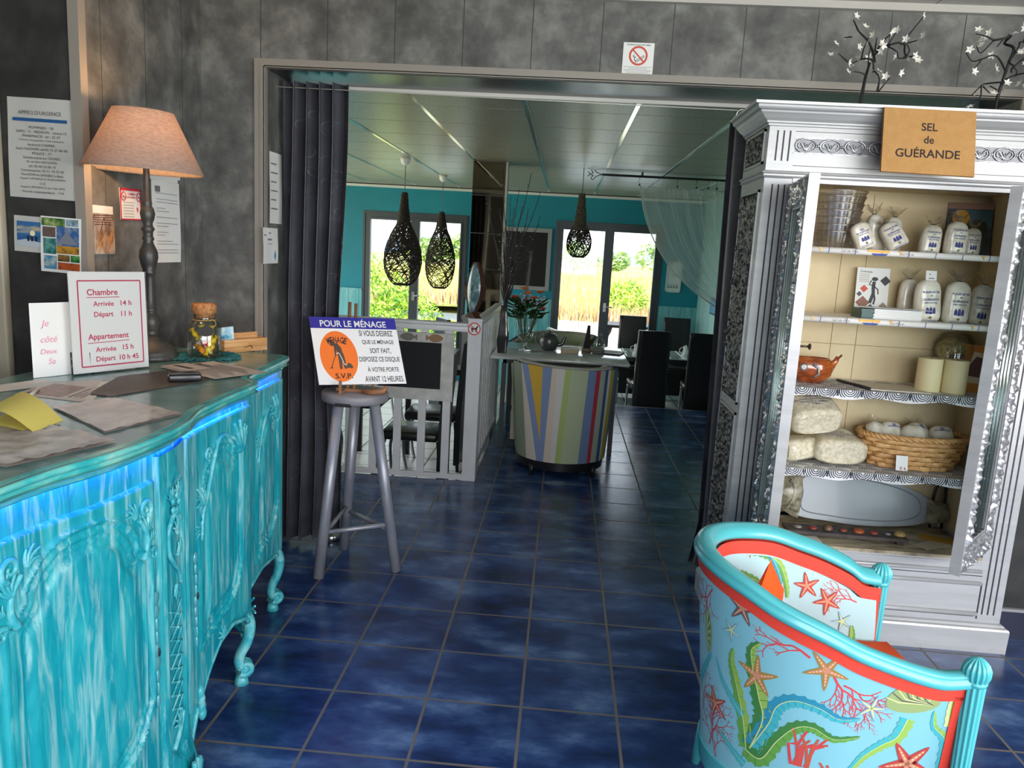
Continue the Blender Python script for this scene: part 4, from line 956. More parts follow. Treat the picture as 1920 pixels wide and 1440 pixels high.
mb.build('cover_print', [mat('sky_print', srgb(76, 116, 132), .5), mat('tree_print', srgb(44, 50, 34), .5), mat('badge_yellow', srgb(222, 166, 30), .5), BLACKP, mat('pinkish_band', srgb(150, 112, 92), .5)], t)
# second shelf
fk = frame((1.36, 3.52, Z2+.105), (1, -.12, 0), (.02, .14, 1)); mb = MB(); mb.prism(rect(-.068, .068, -.105, .105), fk, -.004, 0)
t = thing('brochure', 'white brochure with coloured diamonds and a dancing figure standing on the second shelf', 'brochure', (1.36, 3.52, Z2)); mb.build('cover', WHITE, t); mb = MB()
def dia(x, y, s, mi): flat(mb, fk, [(x-s, y), (x, y-s), (x+s, y), (x, y+s)], .0006, mi)
dia(-.034, .012, .017, 0); dia(-.064+.012, -.012, .012, 1); dia(-.036, -.050, .030, 2); dia(-.002, -.068, .014, 3); dia(.024, -.086, .017, 0); dia(.052, .05, .022, 4); dia(-.035, -.088, .013, 4); dia(.05, -.062, .018, 5); dia(-.06, -.086, .008, 4)
for pts, w_ in (([(.006, .045), (.004, .02), (.006, -.008), (-.006, -.05)], .014), ([(.008, -.008), (.014, -.03), (.010, -.055)], .008), ([(.006, .025), (.024, .01), (.026, -.01)], .005), ([(.004, .028), (-.014, .03), (-.006, .05)], .005)): stroke(mb, fk, pts, w_, .001, 4)
flat(mb, fk, circle(.009, 12, .008, .056, 1.5), .001, 4)
put_text(mb, fk, 'Guérande', -.03, .088, w=.05, mi=4, d=.001, rot=-.05)
for j in range(5): stroke(mb, fk, [(-.058, .076-.008*j), (-.015, .075-.008*j)], .0018, .001, 5)
mb.build('cover_print', [mat('print_coral', srgb(206, 78, 58), .5), mat('print_slate', srgb(70, 72, 84), .5), mat('print_brick', srgb(140, 90, 72), .5), mat('print_teal', srgb(30, 84, 84), .5), mat('print_dark', srgb(40, 40, 44), .5), mat('print_taupe', srgb(140, 124, 104), .5)], t)
t = thing('leaflet_stack', 'thick stack of white and teal leaflets lying on the second shelf', 'leaflets', (1.375, 3.39, Z2)); rng = random.Random(4)
mb = MB()
for i in range(10): mb.box(1.295+rng.uniform(-.003, .003), 1.49+rng.uniform(-.003, .003), 3.30+rng.uniform(-.002, .002), 3.42, Z2+.0042*i, Z2+.0042*i+.0038)
mb.build('white_leaflets', WHITE, t); mb = MB()
for i in range(8): mb.box(1.245+rng.uniform(-.003, .003), 1.294, 3.302+rng.uniform(-.002, .002), 3.42, Z2+.005*i, Z2+.005*i+.0046)
mb.build('teal_leaflets', mat('leaflet_teal', srgb(72, 104, 98), .5), t)
mb = MB(); fk = frame((1.37, 3.36, Z2+.0445), (1, .0, 0), (0, 1, 0)); mb.prism([(-.14, -.04), (.03, -.065), (.16, -.06), (.10, .05), (-.09, .06)], fk, 0, .0012); put_text(mb, fk, 'mer', .02, -.02, w=.08, d=.0018, mi=1); mb.build('top_leaflet', [WHITE, mat('print_dark', srgb(40, 40, 44), .5)], t)
salt_bag('salt_bag', 'plain white salt bag half hidden at the back of the second shelf', (1.512, 3.50, Z2), .085, .17, .06, (), (0, -.03, 0), True, seed=12, group=GRPS)
s2 = salt_bag('salt_bag', 'large fleur de sel bag with a card label on top, on the second shelf', (1.545, 3.385, Z2), .108, .175, .07, FDS, (0, -.06, .05), False, seed=13, group=GRPS, tz=.70)
mb = MB(); fk = frame((1.535, 3.37, Z2+.190), (1, 0, 0), (-.1, .2, 1)); mb.prism(rect(-.022, .022, -.02, .02), fk, 0, .001); stroke(mb, fk, [(-.008, .008), (-.004, .002)], .003, .0016, 1); stroke(mb, fk, [(-.01, -.012), (.012, -.012)], .003, .0016, 1); mb.build('card_label', [WHITE, BLACKP], s2)
salt_bag('salt_bag', 'large fleur de sel bag between two other printed ones on the second shelf', (1.655, 3.375, Z2), .106, .172, .07, FDS, (0, .01, .0), True, seed=14, group=GRPS, tz=.70)
salt_bag('salt_bag', 'large fleur de sel bag at the right end of the second shelf', (1.757, 3.385, Z2), .095, .165, .07, FDS, (0, .05, -.15), True, seed=15, group=GRPS, tz=.66)
mb = MB(); mb.grid(lambda u, v: (1.79+.03*u, 3.30+.02*math.sin(u*22)*.3, Z2+.265*v), 20, 2); single('folded_card', mb, PAPW, 'pleated cream card propped at the right end of the second shelf', 'card')
# third shelf
FISHG = paint('glazed_brown_fish', [(.3, srgb(70, 30, 14)), (.5, srgb(150, 70, 26)), (.65, srgb(190, 106, 44)), (.8, srgb(60, 40, 36))], 12, (1, 1, 2.5), rough=.12, coat=.8)
t = thing('fish_bowl', 'glossy brown ceramic bowl shaped like a fish on the third shelf', 'bowl', (1.10, 3.41, Z3))
mb = MB(); mb.lathe([(.02, .0), (.055, 0), (.088, .03), (.098, .06), (.092, .09), (.078, .108), (.070, .108), (.08, .088), (.082, .05), (.05, .012), (0, .01)], (1.10, 3.41, Z3), 40, squash=.62); mb.build('body', FISHG, t)
mb = MB(); mb.grid(lambda u, v: (1.19+.04*u, 3.41-.012+.024*v, Z3+.085+.035*u+.02*abs(v-.5)*u), 6, 4); mb.tube([(1.185, 3.41, Z3+.07), (1.205, 3.41, Z3+.10), (1.212, 3.41, Z3+.118)], [.018, .012, .008], 8); mb.build('tail', FISHG, t)
mb = MB(); mb.lathe([(.016, 0), (.016, .004), (.009, .006)], (1.055, 3.357, Z3+.07), 16, M=Matrix.Rotation(PI/2, 4, 'X')); mb.build('eye', mat('pewter', srgb(150, 150, 150), .25, .5), t)
mb = MB(); mb.tube([(1.09, 3.349, Z3+.085), (1.115, 3.347, Z3+.07), (1.12, 3.349, Z3+.045), (1.10, 3.352, Z3+.03)], .006, 6); mb.build('fin', MATS['pewter'], t)
fk = frame((1.40, 3.38, Z3+.001), (1, -.02, 0), (.02, 1, 0)); mb = MB(); mb.prism([(-.08, -.10), (.16, -.11), (.14, .09), (-.15, .10)], fk, 0, .004)
t = thing('booklet', 'white spiral booklet with a black spine lying on the third shelf', 'booklet', (1.40, 3.38, Z3)); mb.build('pages', mat('grey_white_paper', srgb(206, 198, 182), .5), t); mb = MB(); mb.tube([fk[0]+fk[1]*-.085+fk[2]*-.10+fk[3]*.006, fk[0]+fk[1]*-.155+fk[2]*.10+fk[3]*.006], .006, 8); mb.build('spine', mat('black_plastic', (.02, .02, .022), .3), t)
CANDLE = mat('ivory_wax', srgb(226, 212, 168), .5, trans=.0); MATS['ivory_wax'].node_tree.nodes['Principled BSDF'].inputs['Subsurface Weight'].default_value = .15
for x, y, lab in ((1.585, 3.37, 'ivory pillar candle on the third shelf, nearer the booklet'), (1.685, 3.355, 'ivory pillar candle on the third shelf, in front of the orange box')):
    t = thing('pillar_candle', lab, 'candle', (x, y, Z3), 'pillar candles on the third shelf'); mb = MB(); mb.lathe([(.0, 0), (.048, 0), (.0495, .004), (.0485, .14), (.046, .143), (.038, .137), (.0, .134)], (x, y, Z3), 32); mb.build('wax', CANDLE, t)
    mb = MB(); mb.tube([(x, y, Z3+.134), (x+.001, y, Z3+.146)], .0012, 5); mb.build('wick', BLACKP, t)
t = thing('storage_jar', 'large clear jar with dried seaweed behind the candles on the third shelf', 'jar', (1.735, 3.50, Z3)); mb = MB(); mb.lathe([(0, .003), (.075, .003), (.08, .01), (.08, .2), (.06, .235), (.05, .245)], (1.735, 3.49, Z3), 32, cap=False); mb.build('glass', thin_glass('jar_glass', (.9, .93, .88), .08, .05), t)
mb = MB(); mb.sphere((1.735, 3.5, Z3+.17), (.07, .07, .06), 10); mb.build('contents', mottled('dried_weed', [(.4, srgb(126, 112, 70)), (.6, srgb(178, 164, 116))], 60, .9, bumps=.6), t)
fj = frame((1.735, 3.419, Z3+.15), (1, 0, 0), (0, 0, 1)); mb = MB(); put_text(mb, fj, 'GUÉ', -.01, 0, w=.05, bold=.03); mb.build('print', INKB, t)
fk = frame((1.775, 3.42, Z3+.10), (1, -.35, 0), (.03, .10, 1)); mb = MB(); mb.prism(rect(-.048, .048, -.10, .105), fk, -.03, 0)
t = thing('orange_box', 'orange carton with a brown picture label at the right end of the third shelf', 'box', (1.782, 3.44, Z3)); mb.build('carton', mat('orange_card', srgb(206, 130, 28), .5), t); mb = MB(); flat(mb, fk, [(-.02, -.06), (.048, -.06), (.048, .07), (.01, .075)], .0006, 0); flat(mb, fk, [(-.01, -.03), (.04, -.035), (.045, .05), (.02, .055), (.0, .02)], .0012, 1); mb.build('label', [mat('label_cream', srgb(222, 208, 180), .5), mat('label_maroon', srgb(84, 44, 34), .5)], t)
# fourth shelf: big sacks and the basket
GRPB = 'big sacks of coarse salt in the wardrobe'
KG = (('GROS SEL', .3, .02), ('SEL MARIN GRIS DE GUÉRANDE', .72, .02), ('RÉCOLTÉ À LA MAIN', .55, .02), ('1 kg', .14, .02))
def sack(label, c, w, h, d, rz, ry, seed, lines, rx=0): return salt_bag('salt_sack', label, c, w, h, d, lines, (rx, ry, rz), False, SALTG, seed, False, GRPB, tz=.52, flatk=3.2)
a = sack('small part of a coarse salt sack at the left end of the fourth shelf', (1.00, 3.345, Z4+.055), .13, .20, .10, -1.2, 0, 31, (), rx=-1.5)
b_ = sack('coarse salt sack lying on the fourth shelf beside the wicker basket', (1.245, 3.30, Z4+.062), .225, .20, .115, .05, 0, 32, KG, rx=-1.38)
c_ = sack('big coarse salt sack lying on top of the two others on the fourth shelf', (1.130, 3.30, Z4+.185), .225, .23, .125, .12, -.10, 33, KG, rx=-1.15)
for q, x, z in ((b_, 1.18, Z4+.07), (c_, 1.06, Z4+.16)):
    pass
mb = MB(); BASK = thing('wicker_basket', 'oval woven wicker basket holding salt sachets on the fourth shelf', 'basket', (1.585, 3.435, Z4))
WICK = paint('honey_wicker', [(.3, srgb(176, 124, 68)), (.5, srgb(208, 158, 98)), (.7, srgb(226, 184, 128))], 30, (1, 1, 2), rough=.55, coat=.2)
bw, bd_ = .235, .125
def bk(a, z, o=0): k = .74+.26*(z/.155)**.8; return (1.585+(bw*k+o)*math.cos(a), 3.43+(bd_*k+o)*math.sin(a), Z4+z)
for r in range(6):
    z = .012+r*.0222
    P = [bk(2*PI*i/144, z, .0065*math.sin(2*PI*i/12+PI*r)) for i in range(144)]; mb.tube(P, .0035, 8, closed=True, flat=3.3)
mb.lathe([(.0, .004), (bw*.74, .004)], (1.585, 3.43, Z4), 40, squash=bd_/bw)
mb.build('weave', WICK, BASK); mb = MB()
for i in range(24): mb.tube([bk(2*PI*i/24, .005), bk(2*PI*i/24, .06), bk(2*PI*i/24, .135)], .0035, 5)
mb.build('stakes', WICK, BASK); mb = MB()
for k in range(3): mb.tube([(lambda q: (q[0], q[1], q[2]+.007*math.cos(18*2*PI*i/140+k*2.1)))(bk(2*PI*i/140, .142, .008*math.sin(18*2*PI*i/140+k*2.1))) for i in range(140)], .0075, 6, closed=True)
mb.build('rim', WICK, BASK)
fk = frame((1.492, 3.2995, Z4+.042), (1, -.06, 0), (0, .25, 1)); mb = MB(); mb.prism(rect(-.024, .024, -.032, .032), fk, -.001, 0); mb.v = [(x, y-.008, z) for x, y, z in mb.v]
t = thing('price_tag', 'small white price card clipped on the front of the wicker basket', 'price tag', (1.492, 3.28, Z4+.01)); mb.build('card', WHITE, t); mb = MB(); put_text(mb, (fk[0]+Vector((0, -.008, 0)), *fk[1:]), '€ 6', .004, -.022, w=.026, bold=.03); mb.build('lettering', mat('ink_maroon', srgb(120, 40, 60), .6), t)
rng = random.Random(9)
for i, (dx, dy, r, lab) in enumerate(((-.15, -.02, .7, 'clear twisted sachet sticking up at the left of the wicker basket'), (-.085, .0, .2, 'printed sachet of salt left of centre in the wicker basket'), (-.015, -.045, -.4, 'crumpled white sachet at the front of the wicker basket'), (.04, .02, .3, 'printed sachet of salt right of centre in the wicker basket'), (.12, -.02, -.2, 'printed sachet of salt at the right end of the wicker basket'))):
    salt_bag('salt_sachet', lab, (1.585+dx, 3.43+dy, Z4+.105), .10, .09, .07, GDS[:2] if i in (1, 3, 4) else (), (-.6, .4*r, r), i in (0, 3), seed=40+i, figs=False, group='sachets in the wicker basket')
# bottom: fish platter, slate tray with shells
t = thing('fish_platter', 'long pewter fish platter with pale grey tray body propped at the wardrobe bottom', 'platter', (1.44, 3.50, Z5)); tilt = frame((1.44, 3.505, Z5+.125), (1, 0, -.045), (0, .22, 1))
PEW = paint('pewter_scales', [(.35, srgb(96, 92, 74)), (.5, srgb(140, 134, 112)), (.7, srgb(182, 176, 152))], 26, (1, 1, 1), rough=.3, bumps=.3)
mb = MB(); body = smoothpts([(-.30, -.10), (-.31, 0), (-.30, .10), (-.1, .128), (.1, .105), (.20, .075), (.288, .035), (.295, -.02), (.285, -.07), (.18, -.10), (0, -.118), (-.15, -.115)], 5, True)
mb.prism(body, tilt, -.01, .006); mb.build('tray_body', mat('pale_grey_enamel', srgb(146, 154, 160), .34, .0, coat=.15), t)
mb = MB(); rim = smoothpts([(-.27, -.075), (-.275, 0), (-.27, .08), (-.1, .10), (.1, .08), (.2, .055), (.25, .02), (.25, -.04), (.16, -.078), (0, -.092), (-.15, -.09)], 5, True); mb.tube([tilt[0]+tilt[1]*x+tilt[2]*y+tilt[3]*.006 for x, y in rim], .003, 6, closed=True); mb.build('rim_line', mat('grey_enamel_line', srgb(120, 126, 130), .3), t)
mb = MB(); mb.grid(lambda u, v: tilt[0]+tilt[1]*(-.40+.115*u)+tilt[2]*((v-.5)*.235*(.45+.55*math.sin(u*1.5)))+tilt[3]*(.035*math.sin(PI*v)*math.sin(.4+u*2)), 14, 14); mb.build('head', PEW, t)
mb = MB()
for ex, ey, er in ((-.352, .025, .009), (-.338, .05, .006)):
    mb.tube([tilt[0]+tilt[1]*(ex+er*math.cos(i*PI/6))+tilt[2]*(ey+er*math.sin(i*PI/6))+tilt[3]*.036 for i in range(12)], .0022, 5, closed=True); mb.sphere(tilt[0]+tilt[1]*ex+tilt[2]*ey+tilt[3]*.034, er*.5, 5)
mb.tube([tilt[0]+tilt[1]*(-.375+.05*math.sin(a))+tilt[2]*(.085*math.cos(a))+tilt[3]*.034 for a in [PI*(i+1)/12 for i in range(11)]], .003, 5); mb.build('eye_ring', PEW, t)
mb = MB(); mb.grid(lambda u, v: tilt[0]+tilt[1]*(.282+.10*u)+tilt[2]*((v-.5)*(.115-.03*u)-.02)+tilt[3]*(.02*math.sin(PI*v)), 10, 8); mb.build('tail', PEW, t)
t = thing('slate_tray', 'long dark slate tray on small feet holding a row of shells', 'tray', (1.30, 3.325, Z5)); trf = frame((1.30, 3.315, Z5+.034), (1, -.03, 0), (.03, 1, 0)); mb = MB(); mb.prism(rect(-.255, .255, -.05, .05), trf, -.014, 0); mb.build('slab', mottled('dark_slate', [(.4, srgb(52, 44, 42)), (.6, srgb(76, 66, 62))], 20, .5, bumps=.1), t)
for sx_ in (-.22, .23):
    mb = MB(); mb.box(1.30+sx_-.015, 1.30+sx_+.015, 3.28, 3.35, Z5, Z5+.02); mb.build('foot', MATS['dark_slate'], t)
SH = [(-.20, 'pale grey flat shell at the left end of the slate tray', (150, 140, 134), .018, .5), (-.135, 'red flat shell on the slate tray, second from the left', (150, 56, 44), .020, .5), (-.07, 'round brown whelk shell on the slate tray, third from the left', (120, 86, 60), .020, 1.1), (-.005, 'small rusty shell on the slate tray, fourth from the left', (140, 74, 50), .018, .6), (.06, 'orange scallop shell in the middle of the slate tray', (178, 88, 44), .024, .7), (.125, 'flat red shell on the slate tray, third from the right', (164, 70, 48), .019, .5), (.185, 'small pale limpet on the slate tray, second from the right', (150, 146, 138), .013, .6), (.235, 'yellow ribbed shell at the right end of the slate tray', (186, 158, 92), .024, .8)]
for i, (dx, lab, c, r, hk) in enumerate(SH):
    mb = MB(); p = trf[0]+trf[1]*dx; m_ = mottled('shell_%d' % i, [(.35, srgb(*[int(v*.75) for v in c])), (.65, srgb(*c))], 50, .4, bumps=.2)
    mb.grid(lambda u, v: (p.x+r*math.cos(2*PI*u)*math.cos(v*PI/2)*(1+.06*math.cos(14*2*PI*u)), p.y+r*.85*math.sin(2*PI*u)*math.cos(v*PI/2)*(1+.06*math.cos(14*2*PI*u)), p.z+.0005+r*hk*math.sin(v*PI/2)), 42, 8, 0, True, wrapu=True)
    single('seashell', mb, m_, lab, 'shell', 'shells on the slate tray')
mb = MB(); mb.tube(smoothpts([(1.772, 3.545, Z5+.002), (1.775, 3.55, Z5+.15), (1.79, 3.55, Z5+.215), (1.815, 3.55, Z5+.215), (1.826, 3.55, Z5+.15), (1.826, 3.545, Z5+.002)], 5), .006, 7); single('wire_handle', mb, mat('black_wire', (.012, .012, .014), .4), 'black arched wire handle at the bottom right of the wardrobe', 'handle')
for i, (x, y, a, c, lab) in enumerate(((1.68, 3.31, .5, (206, 196, 170), 'cream printed sheet lying on the wardrobe floor right of the slate tray'), (1.74, 3.38, -.4, (196, 150, 52), 'yellow leaflet under the tail of the fish platter'), (1.10, 3.262, .05, (226, 220, 206), 'white sheet under the front of the slate tray'))):
    fk = frame((x, y, Z5+.0012+.0014*i), (math.cos(a), math.sin(a), 0), (-math.sin(a), math.cos(a), 0)); mb = MB(); mb.prism(rect(-.08, .08, -.035, .035), fk, 0, .001); single('leaflet', mb, mat('leaflet_%d' % i, srgb(*c), .6), lab, 'leaflet')
# ================================================================== TUB ARMCHAIR with sea print
AXF, AXC, AYC, AA, AB = 1.06, .80, 2.105, .36, .31
AL0 = AXF-AXC; AN = 160
_th = [-PI/2-PI*i/AN for i in range(AN+1)]; _pt = [(AXC+AA*math.cos(t), AYC+AB*math.sin(t)) for t in _th]; _cm = [0.]
for a, b in zip(_pt, _pt[1:]): _cm.append(_cm[-1]+math.hypot(a[0]-b[0], a[1]-b[1]))
ALE = _cm[-1]; AS = 2*AL0+ALE
def aplan(s):
    if s <= AL0: return (AXF-s, AYC-AB), (0, -1)
    if s >= AL0+ALE: return (AXC+(s-AL0-ALE), AYC+AB), (0, 1)
    t = interp(list(zip(_cm, _th)), s-AL0); n = Vector((math.cos(t)/AA, math.sin(t)/AB)).normalized()
    return (AXC+AA*math.cos(t), AYC+AB*math.sin(t)), (n.x, n.y)
def asurf(s, z, off=0.):
    p, n = aplan(s); d = -.1*(.745-z)+off
    return Vector((p[0]+n[0]*d, p[1]+n[1]*d, z))
def railz(s):
    return interp(RZ, s) if s < AS/2 else interp(RZF, AS-s)
RZ = smoothpts([(0, .618), (.03, .612), (.066, .608), (.115, .616), (.18, .634), (.27, .664), (.36, .702), (.48, .738), (.57, .768), (.68, .786), (.79, .792)], 6)
RZF = smoothpts([(0, .634), (.03, .636), (.06, .642), (.096, .668), (.186, .706), (.275, .732), (.36, .755), (.46, .768), (.6, .783), (.79, .792)], 6)
ch = thing('tub_armchair', 'tub armchair in turquoise frame covered with starfish and seaweed print, in front of the wardrobe', 'armchair', (.78, 2.105, 0))
FAB = mat('sea_print_ground', srgb(128, 192, 206), .75, sheen=.2); FABI = mat('sea_print_ground_inside', srgb(172, 206, 210), .75, sheen=.2)
TQ = mat('turquoise_frame_paint', srgb(84, 186, 192), .32, coat=.3); CORAL = mat('coral_red_band', srgb(232, 66, 48), .75); ORANGE = mat('orange_velvet', srgb(246, 84, 6), .85)
LIPW = mat('white_piping', srgb(226, 232, 230), .6)
mb = MB(); mb.grid(lambda u, v: asurf(AS*u, .19+(railz(AS*u)-.062-.19)*v), 130, 24); mb.build('outer_back', FAB, ch)
mb = MB(); mb.grid(lambda u, v: asurf(AS*(.008+.984*u), .30+(railz(AS*u)-.075-.30)*v, -.05-.012*math.sin(PI*v)), 130, 20); mb.build('inner_back', FABI, ch)
mb = MB(); mb.grid(lambda u, v: asurf(AS*u, railz(AS*u)-.066+.034*v, .0035), 130, 2); mb.grid(lambda u, v: asurf(AS*u, railz(AS*u)-.078+.042*v, -.049), 130, 2)
for k, s0 in ((0, .004), (1, AS-.004)):
    mb.grid(lambda u, v: asurf(abs(s0-.026*u*(1 if k else -1)) if not k else s0-.026*u, .2+(railz(0)-.06-.2)*v, .0035), 2, 12); mb.grid(lambda u, v: asurf(s0+(.026*u if not k else -.026*u), .30+(railz(0)-.06-.3)*v, -.050), 2, 12)
    mb.add([asurf(s0, .2, 0), asurf(s0, .2, -.050), asurf(s0, railz(0)-.04, -.050), asurf(s0, railz(0)-.04, 0)], [(0, 1, 2, 3)])
mb.build('coral_trim', CORAL, ch)
mb = MB(); n = 130
sec = [(.009, -.032), (.015, -.026), (.015, -.012), (.007, -.007), (.009, .0), (.004, .007), (-.008, .010), (-.022, .009), (-.030, .003), (-.036, .001), (-.044, -.008), (-.048, -.020), (-.045, -.030), (-.02, -.036)]
P = [asurf(AS*i/n, railz(AS*i/n)+z, o_) for i in range(n+1) for o_, z in sec]; k = len(sec)
mb.add(P, [(i*k+j, (i+1)*k+j, (i+1)*k+(j+1) % k, i*k+(j+1) % k) for i in range(n) for j in range(k)], 0, True); mb.add([P[j] for j in range(k)], [list(range(k))]); mb.add([P[n*k+j] for j in range(k)], [list(range(k))[::-1]])
mb.build('top_rail', TQ, ch)
for s0, sg in ((0, 1), (AS, -1)):
    c = asurf(s0, .45, -.024); x, y = AXF+.012, (AYC-AB+.02 if sg > 0 else AYC+AB-.02); mb = MB()
    mb.grid(lambda u, v: (x+(.015+.009*v)*(1+.10*math.cos(12*2*PI*u))*math.cos(2*PI*u), y+(.015+.009*v)*(1+.10*math.cos(12*2*PI*u))*math.sin(2*PI*u), .10+.50*v), 96, 4, 0, True, wrapu=True)
    mb.lathe([(.026, .595), (.029, .602), (.026, .609)], (x, y, 0), 24); mb.lathe([(.018, .0), (.012, .02), (.020, .06), (.017, .10)], (x, y, 0), 20); mb.build('front_post', TQ, ch)
    mb = MB(); fp = [(.026, .607), (.031, .622), (.031, .636), (.025, .650), (.014, .661), (.0, .666)]
    mb.grid(lambda u, v: (lambda r, z: (x+r*(1+.09*math.cos(16*2*PI*u))*math.cos(2*PI*u), y+r*(1+.09*math.cos(16*2*PI*u))*math.sin(2*PI*u), z))(interp([(i/5, p[0]) for i, p in enumerate(fp)], v), interp([(i/5, p[1]) for i, p in enumerate(fp)], v)), 128, 10, 0, True, wrapu=True); mb.build('finial', TQ, ch)
mb = MB(); mb.grid(lambda u, v: asurf(AS*u, .13+.065*v, .006), 90, 3); mb.grid(lambda u, v: asurf(AS*u, .195, .006-.06*v), 90, 1); mb.box(1.03, 1.07, AYC-AB+.03, AYC+AB-.03, .22, .30); mb.build('seat_rail', TQ, ch)
for x, y in ((.52, 1.95), (.52, 2.26)): mb = MB(); mb.tube([(x+.02, y, .14), (x, y, .0)], [.022, .014], 10); mb.build('leg', TQ, ch)
mb = MB()
def cush(u, v, z0, z1, side):
    return None
cp = [asurf(.02+(AS-.04)*i/60, .4, -.062) for i in range(61)]; top = [(p.x, p.y) for p in cp]+[(1.10, AYC+AB-.09), (1.125, AYC), (1.10, AYC-AB+.09)]
P = []
for sc_, z in ((.97, .30), (1.0, .32), (1.0, .40), (.985, .425), (.94, .44), (.6, .452), (.0, .456)):
    P += [((x-.80)*sc_+.80, (y-AYC)*sc_+AYC, z) for x, y in top]
k = len(top); mb.add(P, [(j*k+i, j*k+(i+1) % k, (j+1)*k+(i+1) % k, (j+1)*k+i) for j in range(6) for i in range(k)], 0, True); mb.add([P[i] for i in range(k)], [list(range(k))[::-1]])
mb.build('seat_cushion', ORANGE, ch)
# the printed motifs lie in the cloth ------------------------------------------------
mo = MB(); side = {'off': .0008, 'base': .0008, 'n': 0}
def F_(s, z): return asurf(max(.001, min(AS-.001, s)), z, side['off'])
def weed(pts, w0, c0, c1, seed, frill=.18, w1=.12):
    """a frilled seaweed ribbon with a pale midrib"""
    base = side['base']+.00005*seed; side['off'] = base; w0 = w0*1.3
    P = smoothpts(pts, 8); L = len(P); rng = random.Random(seed); wl, wr = [], []
    for i in range(L):
        t = i/(L-1); base = w0*(1-t)**.55*(1-w1)+w0*w1*.3; wl.append(base*(1+frill*math.sin(i*2.4+seed))); wr.append(base*(1+frill*math.sin(i*2.1+seed*2)))
    A, B = [], []
    for i in range(L):
        a, b = P[max(i-1, 0)], P[min(i+1, L-1)]; dx, dy = b[0]-a[0], b[1]-a[1]; l = math.hypot(dx, dy) or 1
        A.append((P[i][0]-dy/l*wl[i], P[i][1]+dx/l*wl[i])); B.append((P[i][0]+dy/l*wr[i], P[i][1]-dx/l*wr[i]))
    for E1, mi in ((A, c0), (B, c1)):
        mo.add([F_(*q) for q in E1]+[F_(*q) for q in P], [(i, L+i, L+i+1, i+1) for i in range(L-1)], mi)
    side['off'] += .0004; stroke(mo, None, P, [w0*.12*(1-i/L*.8) for i in range(L)], mi=10, fn=F_)
    for i in range(3, L-2, 3): stroke(mo, None, [P[i], A[i]], w0*.05, mi=c1, fn=F_)
    side['off'] += .0002
def star(c, r, mi, rot=0., fat=.30, k=5, mi2=8, sq=1., dots=True):
    side['n'] += 1; side['off'] = side['base']+.0004+.00004*side['n']
    P = []
    for i in range(2*k):
        a = rot+PI*i/k; rr = r if i % 2 == 0 else r*fat; P.append((a, rr))
    def arm(a, rr, w, m):
        pts = []
        for t in (0, .3, .6, .85, 1): ww = w*(1-t)**.7+.04*rr; pts.append((t*rr, ww*.5))
        ol = [(x, y) for x, y in pts]+[(rr*1.04, 0)]+[(x, -y) for x, y in pts[::-1]]
        for i in range(len(pts)-1):
            q = [(pts[i][0], pts[i][1]), (pts[i+1][0], pts[i+1][1]), (pts[i+1][0], -pts[i+1][1]), (pts[i][0], -pts[i][1])]
            mo.add([F_(c[0]+(x*math.cos(a)-y*math.sin(a))*sq, c[1]+x*math.sin(a)+y*math.cos(a)) for x, y in q], [(0, 1, 2, 3)], m)
    for i in range(k): arm(rot+2*PI*i/k, r, r*.46*fat/.3, mi)
    side['off'] += .0004
    for i in range(k): arm(rot+2*PI*i/k, r*.8, r*.14, mi2)
    if dots:
        side['off'] += .0003
        for i in range(k):
            for t in (.25, .4, .55, .7):
                a = rot+2*PI*i/k; x, y = c[0]+r*t*math.cos(a)*sq, c[1]+r*t*math.sin(a); flat(mo, None, circle(r*.035, 6, x, y), mi=9, fn=F_)
    side['off'] += .0002
def coral(p, a, L, w, depth, rng, mi=4, first=True):
    if first: w *= 1.35
    if depth == 0 or L < .006: return
    q = (p[0]+L*math.cos(a), p[1]+L*math.sin(a)); m = ((p[0]+q[0])/2+rng.uniform(-.08, .08)*L, (p[1]+q[1])/2+rng.uniform(-.08, .08)*L)
    if q[1] > railz(q[0])-.082 or q[1] < .2 or not .03 < q[0] < AS-.03: return
    stroke(mo, None, [p, m, q], [w, w*.9, w*.75], mi=mi, fn=F_)
    for s in (1, -1):
        coral(q, a+s*rng.uniform(.25, .62), L*rng.uniform(.66, .86), w*.76, depth-1, rng, mi, False)
    if rng.random() < .6: coral(m, a+rng.choice((1, -1))*rng.uniform(.6, .9), L*.6, w*.6, depth-2, rng, mi, False)
def shell(c, w, h, rot, seed):
    side['off'] = side['base']+.0006; ca, sa = math.cos(rot), math.sin(rot); L = 30
    ol = [(w*math.cos(t), h*(math.sin(t) if math.sin(t) > 0 else .6*math.sin(t))) for t in [2*PI*i/L for i in range(L)]]
    tr = lambda x, y: F_(c[0]+x*ca-y*sa, c[1]+x*sa+y*ca)
    flat(mo, None, ol, mi=6, fn=tr); side['off'] += .0004
    for i in range(9):
        x = -.9+i*.225; stroke(mo, None, [(-.75*w, -h*.2), (x*w*.6, h*.25*(1-x*x)), (x*w*.98+.1*w, h*.85*math.sqrt(max(0, 1-x*x)))], [.0015, .004, .003], mi=(7 if i % 2 else 10), fn=tr)
    side['off'] += .0003
rng = random.Random(5)
SK = .00047
side['off'] = .0006
coral((.366, .633), 2.6-PI*.0, .058, .0052, 6, rng); coral((.39, .62), .45, .05, .005, 5, rng); coral((.366, .633), -2.9+PI, .05, .004, 5, rng); coral((.329, .584), -2.2, .045, .005, 6, rng); coral((.30, .56), -2.7, .045, .004, 5, rng); coral((.40, .60), 2.2, .05, .004, 5, rng)
coral((.69, .70), -.9, .05, .004, 5, rng); coral((.72, .62), 1.3, .04, .0035, 5, rng); coral((.70, .22), 1.9, .05, .004, 6, rng); coral((.66, .20), 1.2, .05, .004, 5, rng); coral((.75, .30), 1.5, .045, .003, 5, rng)
star((.52, .523), 130*SK, 11, .3, .26)
